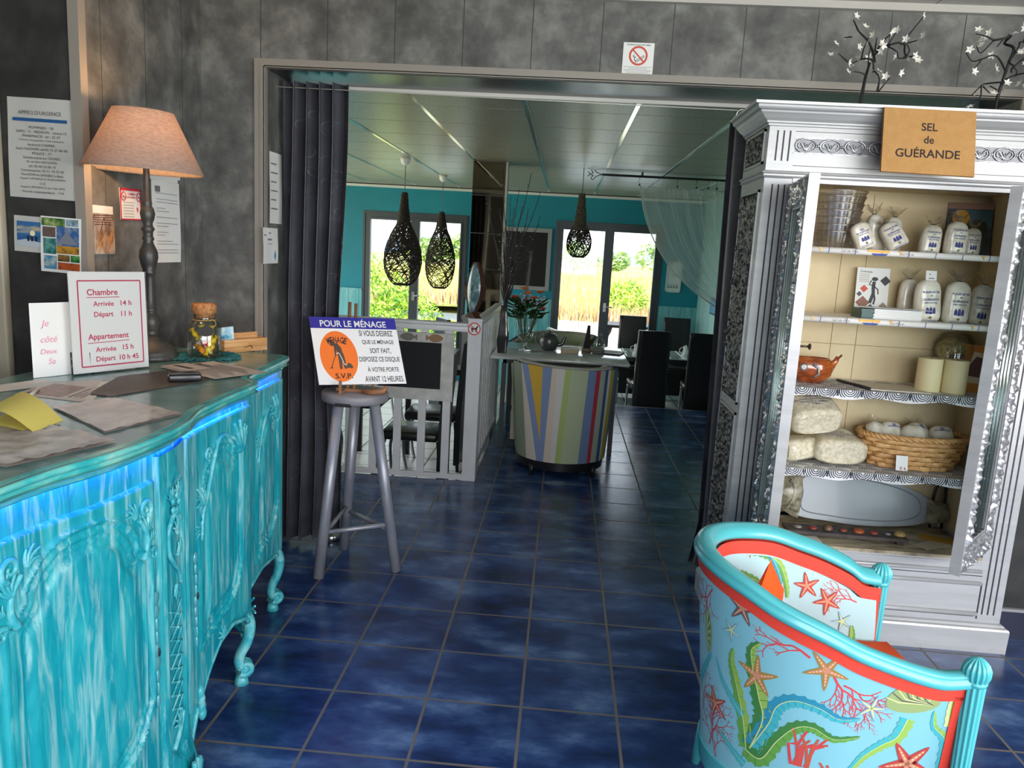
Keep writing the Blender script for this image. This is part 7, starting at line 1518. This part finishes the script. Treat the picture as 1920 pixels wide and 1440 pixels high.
for i in range(64):
    a = rng.uniform(0, 6.28); r = rng.uniform(.03, .12); c = Vector((cx+r*math.cos(a), cy+r*math.sin(a), zT+rng.uniform(.27, .42))); d = Vector((math.cos(a), math.sin(a), rng.uniform(-.2, .7))).normalized(); s_ = d.cross(UP).normalized(); L_ = rng.uniform(.06, .10); mb = MB()
    mb.grid(lambda u, v: c+d*(L_*v)+s_*((u-.5)*.085*math.sin(PI*min(.98, v+.05)))+UP*(.02*v*v-.02*abs(u-.5)), 4, 6); mb.build('leaf', mat('dark_leaf', srgb(40, 74, 36), .5), t)
ROSE = [(.06, -.11, .43, (232, 104, 40)), (-.10, -.09, .43, (214, 84, 44)), (.01, -.13, .47, (240, 140, 50)), (.13, -.03, .34, (224, 96, 50)), (-.03, -.05, .50, (234, 150, 70)), (.10, .05, .47, (226, 110, 48))]
for dx, dy, dz, c in ROSE:
    mb = MB(); o = Vector((cx+dx, cy+dy, zT+dz))
    for k in range(14):
        a = k*2.4; r = .008+.0024*k; mb.grid(lambda u, v: o+Vector((r*v*math.cos(a+(u-.5)*1.3)+.006*v*v*math.cos(a), r*v*math.sin(a+(u-.5)*1.3), .028*v-.012*(k/14)*v+.010)), 4, 4)
    mb.build('rose', mat('rose_%d' % c[0], srgb(*c), .7), t)
mb = MB()
for i in range(60): a, z = rng.uniform(0, 6.28), rng.uniform(.36, .47); r = rng.uniform(.05, .15); mb.sphere((cx+r*math.cos(a), cy+r*math.sin(a), zT+z), .008, 4)
mb.build('filler_blossom', mat('lilac_white', srgb(190, 184, 200), .7), t)
mb = MB(); 
for i in range(420):
    s_ = rng.random(); c = Vector((cx-.02+.03*s_, cy-.02, zT+.40+.43*s_)); d = Vector((rng.uniform(-1, 1), rng.uniform(-.6, .6), rng.uniform(.2, 1))).normalized()*(.055*(1-s_*.5)); e = d.cross(UP).normalized()*.0016; mb.add([c-e, c+d, c+e], [(0, 1, 2)])
mb.tube([(cx-.01, cy-.02, zT+.2), (cx+.01, cy-.02, zT+.82)], .003, 5); mb.build('feather_plume', mat('feather_grey', srgb(150, 144, 138), .9), t)
mb = MB()
for i in range(9): a = .2+i*.1; mb.grid(lambda u, v: (cx+.10+.11*v*math.cos(a), cy-.06+(u-.5)*.01, zT+.37+.09*v*math.sin(a)), 1, 4)
mb.build('white_grass', mat('white_grass', srgb(214, 218, 206), .6), t)
POT = mat('dull_pewter_pot', srgb(92, 96, 94), .32, .6); t = thing('teapot', 'dull pewter teapot on the white-topped table right of the crystal vase', 'teapot', (-.09, 6.56, zT)); mb = MB(); mb.lathe([(0, 0.0005), (.05, .0005), (.062, .01), (.082, .05), (.084, .085), (.072, .12), (.05, .138), (.048, .142), (.0, .150)], (-.09, 6.56, zT), 32); mb.build('body', POT, t)
mb = MB(); mb.tube(smoothpts([(-.155, 6.56, zT+.12), (-.19, 6.56, zT+.125), (-.205, 6.56, zT+.085), (-.19, 6.56, zT+.045), (-.16, 6.56, zT+.035)], 5), .009, 8); mb.build('handle', POT, t); mb = MB(); mb.tube(smoothpts([(-.015, 6.56, zT+.05), (.025, 6.56, zT+.065), (.035, 6.56, zT+.105), (.05, 6.56, zT+.13)], 5), [.022-.0008*i for i in range(16)], 8); mb.build('spout', POT, t); mb = MB(); mb.sphere((-.09, 6.56, zT+.158), .011, 6); mb.build('knob', POT, t)
mb = MB(); fo = frame((.085, 6.46, zT+.001), (1, .35, 0), (-.35, 1, 0)); mb.box(-.06, .07, -.045, .045, 0, .038, M=Matrix(((fo[1].x, fo[2].x, 0, fo[0].x), (fo[1].y, fo[2].y, 0, fo[0].y), (0, 0, 1, fo[0].z), (0, 0, 0, 1)))); t = thing('card_stack', 'block of pale cards on the white-topped table beside the teapot', 'cards', (.085, 6.46, zT)); mb.build('cards', mat('card_beige', srgb(196, 180, 150), .6), t); mb = MB(); mb.box(-.064, .074, -.05, .05, .039, .043, M=Matrix(((fo[1].x, fo[2].x, 0, fo[0].x), (fo[1].y, fo[2].y, 0, fo[0].y), (0, 0, 1, fo[0].z), (0, 0, 0, 1)))); mb.build('top_card', WHITE, t)
t = thing('leaflet_holder', 'slim clear leaflet holder with a dark leaflet on a wooden block on the table', 'leaflet holder', (.235, 6.62, zT)); mb = MB(); mb.box(.195, .275, 6.58, 6.66, zT+.0005, zT+.03, bev=.004); mb.build('block', mat('block_wood', srgb(120, 104, 76), .6), t); mb = MB(); mb.add([(.205, 6.63, zT+.03), (.265, 6.61, zT+.03), (.255, 6.625, zT+.225), (.232, 6.63, zT+.225)], [(0, 1, 2, 3)]); mb.add([(.205, 6.635, zT+.03), (.265, 6.615, zT+.03), (.255, 6.63, zT+.225), (.232, 6.635, zT+.225)], [(3, 2, 1, 0)]); mb.build('leaflet', mat('leaflet_dark', srgb(40, 34, 46), .3), t)
t = thing('glass_carafe', 'round clear glass carafe near the right corner of the white-topped table', 'carafe', (.355, 6.86, zT)); mb = MB(); mb.lathe([(.0, .0005), (.035, .0005), (.05, .02), (.053, .05), (.042, .08), (.016, .10), (.014, .125), (.022, .13)], (.355, 6.86, zT), 28, cap=False); mb.build('glass', thin_glass('clear_jar', (.95, .97, .96), .05, .02), t); mb = MB(); mb.sphere((.355, 6.86, zT+.135), .016, 7); mb.build('stopper', thin_glass('clear_jar', (.95, .97, .96), .05, .02), t)
t = thing('shell_dish', 'small grey lidded dish in front of the glass carafe', 'dish', (.325, 6.52, zT)); mb = MB(); mb.lathe([(0, .0005), (.04, .0005), (.058, .014), (.060, .022)], (.325, 6.52, zT), 24, squash=.7); mb.build('dish', mat('grey_ceramic', srgb(120, 118, 112), .5), t); mb = MB(); mb.lathe([(.060, .023), (.062, .030), (.05, .05), (.02, .058), (0, .059)], (.325, 6.52, zT), 24, squash=.7); mb.build('lid', mat('grey_ceramic', srgb(120, 118, 112), .5), t)
fo = frame((.46, 6.62, zT+.0005), (1, -.25, 0), (.25, 1, 0)); mb = MB(); mb.prism(rect(-.085, .085, -.12, .10), fo, 0, .010); t = thing('menu_folder', 'black menu folder with a loose white sheet at the right end of the table', 'menu', (.46, 6.62, zT)); mb.build('cover', mat('black_leatherette', (.015, .015, .016), .4), t); mb = MB(); mb.prism(rect(-.06, .07, -.04, .09), fo, .0105, .0115); mb.build('sheet', WHITE, t)
# ================================================================== DINING CHAIRS AND TABLES
LEATH = mat('black_leather', (.006, .006, .007), .38, coat=.1); CHROME = mat('chrome', srgb(200, 200, 204), .12, 1.)
def dining_chair():
    t = thing('dining_chair', 'chair', 'chair', (0, 0, 0)); mb = MB()
    mb.grid(lambda u, v: (lambda x, z: (x*.185*(1-.05*v), -.20-.05*v+.02*math.sin(v*PI), .06+1.04*v))((u-.5)*2, v), 8, 16); mb.grid(lambda u, v: ((.5-u)*2*.185*(1-.05*v), -.245-.05*v+.02*math.sin(v*PI), .06+1.04*v), 8, 16)
    k = lambda x, v: [((x)*.185*(1-.05*v), -.20-.05*v+.02*math.sin(v*PI), .06+1.04*v), ((x)*.185*(1-.05*v), -.245-.05*v+.02*math.sin(v*PI), .06+1.04*v)]
    for x in (-1, 1):
        for i in range(16): a, b = k(x, i/16), k(x, (i+1)/16); mb.add(a+b[::-1], [(0, 1, 2, 3)])
    mb.add(k(-1, 1)+k(1, 1)[::-1], [(0, 1, 2, 3)]); mb.add(k(-1, 0)+k(1, 0)[::-1], [(3, 2, 1, 0)]); mb.build('backrest', LEATH, t, clean=True)
    mb = MB(); mb.box(-.20, .20, -.20, .23, .43, .50, bev=.022); mb.build('seat', LEATH, t)
    for x in (-.18, .18): mb = MB(); mb.tube(smoothpts([(x, .20, .43), (x, .235, .30), (x, .225, .12), (x, .20, .0)], 5), .014, 8); mb.build('leg', CHROME, t)
    for x in (-.16, .16): mb = MB(); mb.tube([(x, -.20, .43), (x, -.235, .0)], .014, 8); mb.build('leg', BLK, t)
    return t
c0 = dining_chair()
CH = [(1.005, 8.62, .05, 'black high-backed dining chair seen from behind, left of two before the far tables'), (1.60, 8.66, -.08, 'black high-backed dining chair seen from behind, half hidden by the wardrobe curtain'), (.955, 10.05, PI, 'black high-backed dining chair facing the viewer before the right window'), (1.545, 10.12, PI, 'black high-backed dining chair facing the viewer against the turquoise wainscot'),
      (-1.06, 5.72, PI/2, 'black dining chair just behind the white railing, its back against the mirrored pillar side'), (-1.03, 6.42, PI/2, 'second black dining chair behind the railing, farther from the viewer'), (-1.95, 5.80, -PI/2, 'black dining chair at the left side of the glass table behind the railing'), (-1.52, 8.2, PI/2+.5, 'black dining chair with its back edge showing above the railing, nearer the left window'), (-1.30, 8.75, PI/2+.2, 'farthest black dining chair near the left window, its back edge above the railing')]
for i, (x, y, a, lab) in enumerate(CH):
    if i == 0: c0.location = (x, y, ZLO); c0.rotation_euler = (0, 0, a); c0['label'] = lab; c0['group'] = 'black dining chairs'
    else: dup(c0, (x, y, ZLO), a, lab, 'black dining chairs')
GT = mat('pale_glass_top', srgb(186, 206, 206), .08, coat=.6)
def din_table(x0, x1, y0, y1, label):
    t = thing('dining_table', label, 'table', ((x0+x1)/2, (y0+y1)/2, ZLO), 'glass dining tables'); z = .43
    mb = MB(); mb.box(x0, x1, y0, y1, z-.012, z); mb.build('tabletop', GT, t); mb = MB(); mb.box(x0+.02, x1-.02, y0+.02, y0+.06, z-.06, z-.013); mb.box(x0+.02, x1-.02, y1-.06, y1-.02, z-.06, z-.013); mb.box(x0+.02, x0+.06, y0+.06, y1-.06, z-.06, z-.013); mb.box(x1-.06, x1-.02, y0+.06, y1-.06, z-.06, z-.013); mb.build('frame', BLK, t)
    for x in (x0+.04, x1-.04):
        for y in (y0+.04, y1-.04): mb = MB(); mb.box(x-.022, x+.022, y-.022, y+.022, ZLO, z-.06); mb.build('leg', BLK, t)
    mb = MB()
    for k in range(3): mb.box(x0+(x1-x0)*(.2+.25*k), x0+(x1-x0)*(.2+.25*k)+.016, y0+.01, y1-.01, z+.0003, z+.0012)
    mb.build('inlay_stripe', WHITE, t); return t
din_table(.50, 1.13, 8.98, 9.74, 'glass-topped dining table with white stripes left of the turquoise gap'); din_table(1.17, 1.80, 9.0, 9.76, 'glass-topped dining table with white stripes against the right wall')
din_table(-1.80, -1.28, 5.45, 6.75, 'glass-topped dining table with white stripes behind the white railing at the left')
def napkin(x, y, lab, s=1.):
    t = thing('folded_napkin', lab, 'napkin', (x, y, .431), 'white napkins on the dining tables'); mb = MB(); z = .4312
    mb.grid(lambda u, v: (x+s*((u-.5)*.075*(1-.35*v))+s*.012*math.sin(v*3), y+.022*math.cos(PI*u*2)*(1-v*.5), z+s*.135*v*(1-.25*abs(u-.7))), 14, 8); mb.build('cloth', WHITE, t); mb = MB(); mb.tube(smoothpts([(x-.03*s, y, z+.10*s), (x-.055*s, y, z+.085*s), (x-.055*s, y, z+.045*s), (x-.03*s, y, z+.03*s)], 5), .005, 6); mb.build('fold', WHITE, t)
napkin(1.505, 9.32, 'white folded napkin standing in the middle of the right dining table'); napkin(1.70, 9.2, 'white folded napkin at the right edge of the right dining table, beside the front chair', .9); napkin(.905, 9.18, 'white folded napkin on the left dining table, just left of the front chair'); napkin(-1.50, 5.62, 'white folded napkin on the glass table behind the railing')
mb = MB(); mb.box(.62, .82, 9.25, 9.45, .4312, .436); single('place_mat', mb, mat('grey_place_mat', srgb(120, 122, 122), .6), 'grey paper place mat on the left dining table', 'place mat')
# curved turquoise bench below the right window
t = thing('curved_bench', 'curved turquoise bench with a white rim under the right window', 'bench', (.2, 9.6, ZLO)); BT = mat('bench_turquoise', srgb(16, 110, 124), .45)
def bp_(u): 
    x = -.16+.60*u; return x, 9.72-.35*math.sin(u*PI/2)+.12*math.sin(PI*u)
def bz(u): return .62-.16*u
mb = MB(); mb.grid(lambda u, v: (bp_(u)[0]-.08*(1-v), bp_(u)[1], ZLO+.0+(bz(u)-ZLO)*v), 24, 6); mb.grid(lambda u, v: (bp_(u)[0]-.08*(1-v)+.02, bp_(u)[1]+.10, ZLO+(bz(u)-ZLO)*v), 24, 6); mb.build('back', BT, t)
mb = MB(); mb.tube([(bp_(i/24)[0], bp_(i/24)[1]+.05, bz(i/24)) for i in range(25)], .055, 8, flat=.35); mb.build('rim', mat('bench_white', srgb(212, 222, 222), .4), t); mb = MB(); mb.grid(lambda u, v: (bp_(u)[0]-.05, bp_(u)[1]+.10+.35*v, .10), 20, 2); mb.build('seat', BT, t)
t = thing('terrace_table', 'dark brown wooden table on the terrace outside the right window', 'table', (.95, 11.7, -.42)); WD = mat('dark_brown_wood', srgb(64, 46, 38), .5); mb = MB(); mb.box(.60, 1.5, 11.45, 12.1, .52, .56); mb.build('tabletop', WD, t)
for x in (.70, .97, 1.4): mb = MB(); mb.tube([(x, 11.52, .52), (x, 11.52, .46), (x, 11.52, .38), (x, 11.52, -.42)], [.07, .06, .022, .018], 10); mb.build('leg', WD, t)
# ================================================================== ON THE FAR WALLS
t = thing('wall_blackboard', 'blackboard in a pale grey frame on the teal wall between the windows', 'blackboard', (-.53, YFAR-.03, 1.03)); GF = mat('pale_grey_frame', srgb(150, 152, 152), .5); mb = MB(); x0, x1, z0, z1 = -.93, -.20, 1.04, 1.885
for a, b, c, d in ((x0, x1, z1-.055, z1), (x0, x1, z0, z0+.055), (x0, x0+.055, z0+.055, z1-.055), (x1-.055, x1, z0+.055, z1-.055)): mb.box(a, b, YFAR-.03, YFAR-.001, c, d)
mb.build('frame', GF, t); mb = MB(); mb.box(x0+.055, x1-.055, YFAR-.015, YFAR-.001, z0+.055, z1-.055); mb.build('slate', mat('slate_black', (.008, .008, .009), .8), t)
t = thing('framed_poster', 'white framed poster on the teal wall right of the right window', 'poster', (1.49, YFAR-.02, 1.11)); mb = MB(); x0, x1, z0, z1 = 1.395, 1.60, 1.12, 1.535
for a, b, c, d in ((x0, x1, z1-.014, z1), (x0, x1, z0, z0+.014), (x0, x0+.014, z0, z1), (x1-.014, x1, z0, z1)): mb.box(a, b, YFAR-.02, YFAR-.001, c, d)
mb.build('frame', mat('pale_frame', srgb(206, 214, 214), .4), t); mb = MB(); mb.box(x0+.014, x1-.014, YFAR-.012, YFAR-.001, z0+.014, z1-.014); mb.build('sheet', mat('poster_white', srgb(216, 226, 226), .5), t); mb = MB(); f = frame((1.4975, YFAR-.0125, 1.327), (1, 0, 0), (0, 0, 1)); flat(mb, f, rect(-.08, -.02, .165, .18))
for i in range(4): flat(mb, f, rect(-.075+.038*i, -.047+.038*i, -.15, -.125))
for i in range(3): flat(mb, f, rect(-.075, .075, -.10-.012*i, -.096-.012*i))
for i in range(5): stroke(mb, f, [(-.05+.02*i, .08), (.0+.012*i, .0)], .003)
mb.build('print', mat('poster_grey', srgb(130, 144, 150), .5), t)
t = thing('small_picture', 'small blue picture in a dark frame on the pale planked right wall', 'picture', (XR-.02, 9.45, .93)); mb = MB(); mb.box(XR-.02, XR-.001, 9.1, 9.72, .93, 1.13); mb.build('frame', BLK, t); mb = MB(); mb.box(XR-.022, XR-.0201, 9.13, 9.69, .95, 1.11); mb.build('image', mat('blue_image', srgb(70, 150, 196), .4), t)
# ================================================================== PENDANT LAMPS
TWINE = mat('dark_brown_twine', srgb(46, 38, 30), .8); TWINE2 = mottled('grey_brown_cord', [(.4, srgb(74, 68, 54)), (.6, srgb(116, 108, 88))], 60, .9)
def pendant(x, y, ztop, zneck, zbot, R_, label, n_str, seed, m_, knot=False, cup=True):
    t = thing('pendant_lamp', label, 'pendant lamp', (x, y, ZC2), 'woven pendant lamps'); rng = random.Random(seed)
    if cup: mb = MB(); mb.lathe([(0, -.072), (.018, -.072), (.040, -.05), (.046, -.0265), (.046, -.0005), (0, -.0005)], (x, y, ZC2), 20); mb.build('ceiling_cup', WHITE, t)
    mb = MB(); mb.tube([(x, y, ZC2-.07 if cup else ZC2-.001), (x, y, ztop-.01)], .004, 6); mb.build('cord', mat('grey_cable', srgb(110, 110, 104), .6), t)
    H_ = zneck-zbot
    def rad(z):
        if z > zneck: return interp([(zneck, .052), ((zneck+ztop)/2, .036), (ztop-.01, .026), (ztop, .012)], z)
        s_ = (zneck-z)/H_; return interp(RAD, s_)*R_
    RAD = smoothpts([(0, .052/R_), (.10, .40), (.25, .68), (.45, .93), (.62, 1.0), (.78, .94), (.90, .76), (.97, .55), (1.0, .38)], 4)
    mb = MB()
    for k in range(n_str):
        a0, z0 = rng.uniform(0, 2*PI), zbot+H_*rng.random()**.8; sl = rng.uniform(-1.4, 1.4); L_ = rng.uniform(.5, 1.4); P = []
        for i in range(15):
            s_ = (i/14-.5)*L_; z = z0+sl*s_*.34+.05*math.sin(3*s_+k); a = a0+s_*1.9
            if zbot < z < zneck+.02: P.append((x+rad(z)*math.cos(a)*(1+.02*math.sin(k)), y+rad(z)*math.sin(a)*(1+.02*math.sin(k)), z))
            elif len(P) > 2: break
            else: P = []
        if len(P) > 2: mb.tube(P, .0034 if R_ > .15 else .0027, 4, cap=False)
    for z in (zbot+.004, zbot+.012): mb.tube([(x+rad(z)*math.cos(i*PI/12), y+rad(z)*math.sin(i*PI/12), z) for i in range(24)], .005, 5, closed=True)
    mb.build('openwork_shade', m_, t)
    mb = MB(); k = int((ztop-zneck)/.0075)
    zk = zneck-(.04 if not knot else .10)
    k = int((ztop-zk)/.0078)
    for j in range(k):
        z = zk+(ztop-zk)*j/k; r = rad(z)+.001; mb.tube([(x+r*math.cos(i*PI/10)*(1+.05*math.sin(j*2.1+i)), y+r*math.sin(i*PI/10)*(1+.05*math.sin(j*2.1+i)), z+.003*math.sin(i*1.3+j)) for i in range(20)], .0055, 5, closed=True)
    mb.build('wrapped_neck', TWINE2 if knot else m_, t)
    mb = MB(); mb.sphere((x, y, zneck-H_*.45), (.035, .035, .045), 8); mb.build('bulb', mat('frosted_bulb', srgb(214, 214, 206), .4), t); mb = MB(); mb.tube([(x, y, ztop-.01), (x, y, zneck-H_*.40)], .012, 6); mb.build('holder', BLK, t)
pendant(-1.538, 7.32, 2.056, 1.815, 1.188, .176, 'largest dark woven drop pendant lamp, the left one before the left window', 300, 1, TWINE)
pendant(-1.447, 8.99, 1.965, 1.835, 1.085, .170, 'dark woven drop pendant lamp on the right before the left window', 290, 2, TWINE)
pendant(.122, 7.5, 2.142, 1.90, 1.54, .117, 'smaller woven pendant lamp with a knotted rope neck before the right window', 170, 3, TWINE, True, False)
# ================================================================== SHEER CURTAIN ON A BLACK ROD
t = thing('curtain_rod', 'black metal curtain rod with a scrolled end under the dining room ceiling', 'curtain rod', (.9, 7.6, 2.33)); mb = MB(); mb.tube([(.30, 7.62, 2.332), (1.84, 7.62, 2.332)], .011, 8); mb.build('rod', BLK, t)
mb = MB()
for s in (1, -1): mb.tube(smoothpts([(.30, 7.62, 2.332), (.245, 7.62, 2.332+s*.02), (.215, 7.62, 2.332+s*.05), (.195, 7.62, 2.332+s*.035), (.215, 7.62, 2.332+s*.012), (.18, 7.62, 2.332+s*.006), (.165, 7.62, 2.332+s*.022)], 5), .004, 6)
mb.build('finial', BLK, t); mb = MB(); mb.tube([(.33, 7.72, 2.345), (1.84, 7.72, 2.345)], .005, 6); mb.box(.68, .69, 7.61, 7.73, 2.335, 2.369); mb.build('bracket', BLK, t)
xs_ = [.66, .70, 1.02, 1.05, 1.20, 1.225, 1.31, 1.35, 1.39, 1.42, 1.50, 1.53, 1.60, 1.64, 1.70, 1.74]
for x in xs_[::2]:
    mb = MB(); mb.tube([(x, 7.62+.016*math.sin(i*PI/6), 2.330+.018*math.cos(i*PI/6)-.006) for i in range(12)], .0022, 5, closed=True); mb.tube([(x, 7.62, 2.305), (x-.01, 7.62, 2.28), (x+.008, 7.62, 2.262)], .0018, 5); mb.build('ring', mat('dull_ring', srgb(90, 88, 84), .35, .8), t)
    mb = MB(); mb.box(x-.008, x+.008, 7.612, 7.628, 2.245, 2.262); mb.build('clip', BLK, t)
SHEER = bpy.data.materials.new('sheer_voile'); SHEER.use_nodes = True; st_ = SHEER.node_tree; n_ = st_.nodes; n_.remove(n_['Principled BSDF']); tr_ = n_.new('ShaderNodeBsdfTransparent'); tr_.inputs[0].default_value = (.9, .92, .92, 1); df = n_.new('ShaderNodeBsdfDiffuse'); df.inputs[0].default_value = (.80, .84, .84, 1); tl = n_.new('ShaderNodeBsdfTranslucent'); tl.inputs[0].default_value = (.80, .84, .84, 1); m1 = n_.new('ShaderNodeMixShader'); m2_ = n_.new('ShaderNodeMixShader'); m1.inputs[0].default_value = .5; m2_.inputs[0].default_value = .5
st_.links.new(df.outputs[0], m1.inputs[1]); st_.links.new(tl.outputs[0], m1.inputs[2]); st_.links.new(tr_.outputs[0], m2_.inputs[1]); st_.links.new(m1.outputs[0], m2_.inputs[2]); st_.links.new(m2_.outputs[0], n_['Material Output'].inputs[0])
t = thing('sheer_curtain', 'white sheer curtain swept to the right from the black rod', 'curtain', (1.2, 7.62, 1.07)); Gp = Vector((1.64, 7.60, 1.04))
def VO(u, v):
    x = .67+1.09*u; top = Vector((x, 7.62, 2.247-.02*abs(math.sin(u*PI*8))*(1-v))); mid = Vector((.80+.84*u**.8, 7.61, 1.42+.25*u)); e = Gp+Vector((.02+.16*u*(1 if u < .9 else 1), 0, .02+.22*u))
    p = top*(1-v)**2+mid*(2*v*(1-v))+e*v**2; p.y += .030*math.sin(u*2*PI*8)*(1-.6*v)+.012*math.sin(u*2*PI*17); return p
mb = MB(); mb.grid(VO, 140, 36); mb.build('voile', SHEER, t); mb = MB(); mb.tube([VO(0, i/30) for i in range(31)], .006, 5); mb.tube([VO(i/80, 0) for i in range(81)], .003, 4); mb.build('hem', mat('white_hem', srgb(210, 214, 212), .8), t)
mb = MB(); mb.grid(lambda u, v: Gp+Vector((.02+.16*u+.02*math.sin(v*3), .025*math.sin(u*30), .03+.22*u*(1-v)-(1.04-ZLO-.02)*v)), 40, 8); mb.build('fall', SHEER, t); mb = MB(); mb.tube([(1.60, 7.60, 1.06), (1.72, 7.58, 1.10), (1.84, 7.60, 1.20)], .008, 6); mb.build('tieback', mat('white_hem', srgb(210, 214, 212), .8), t)
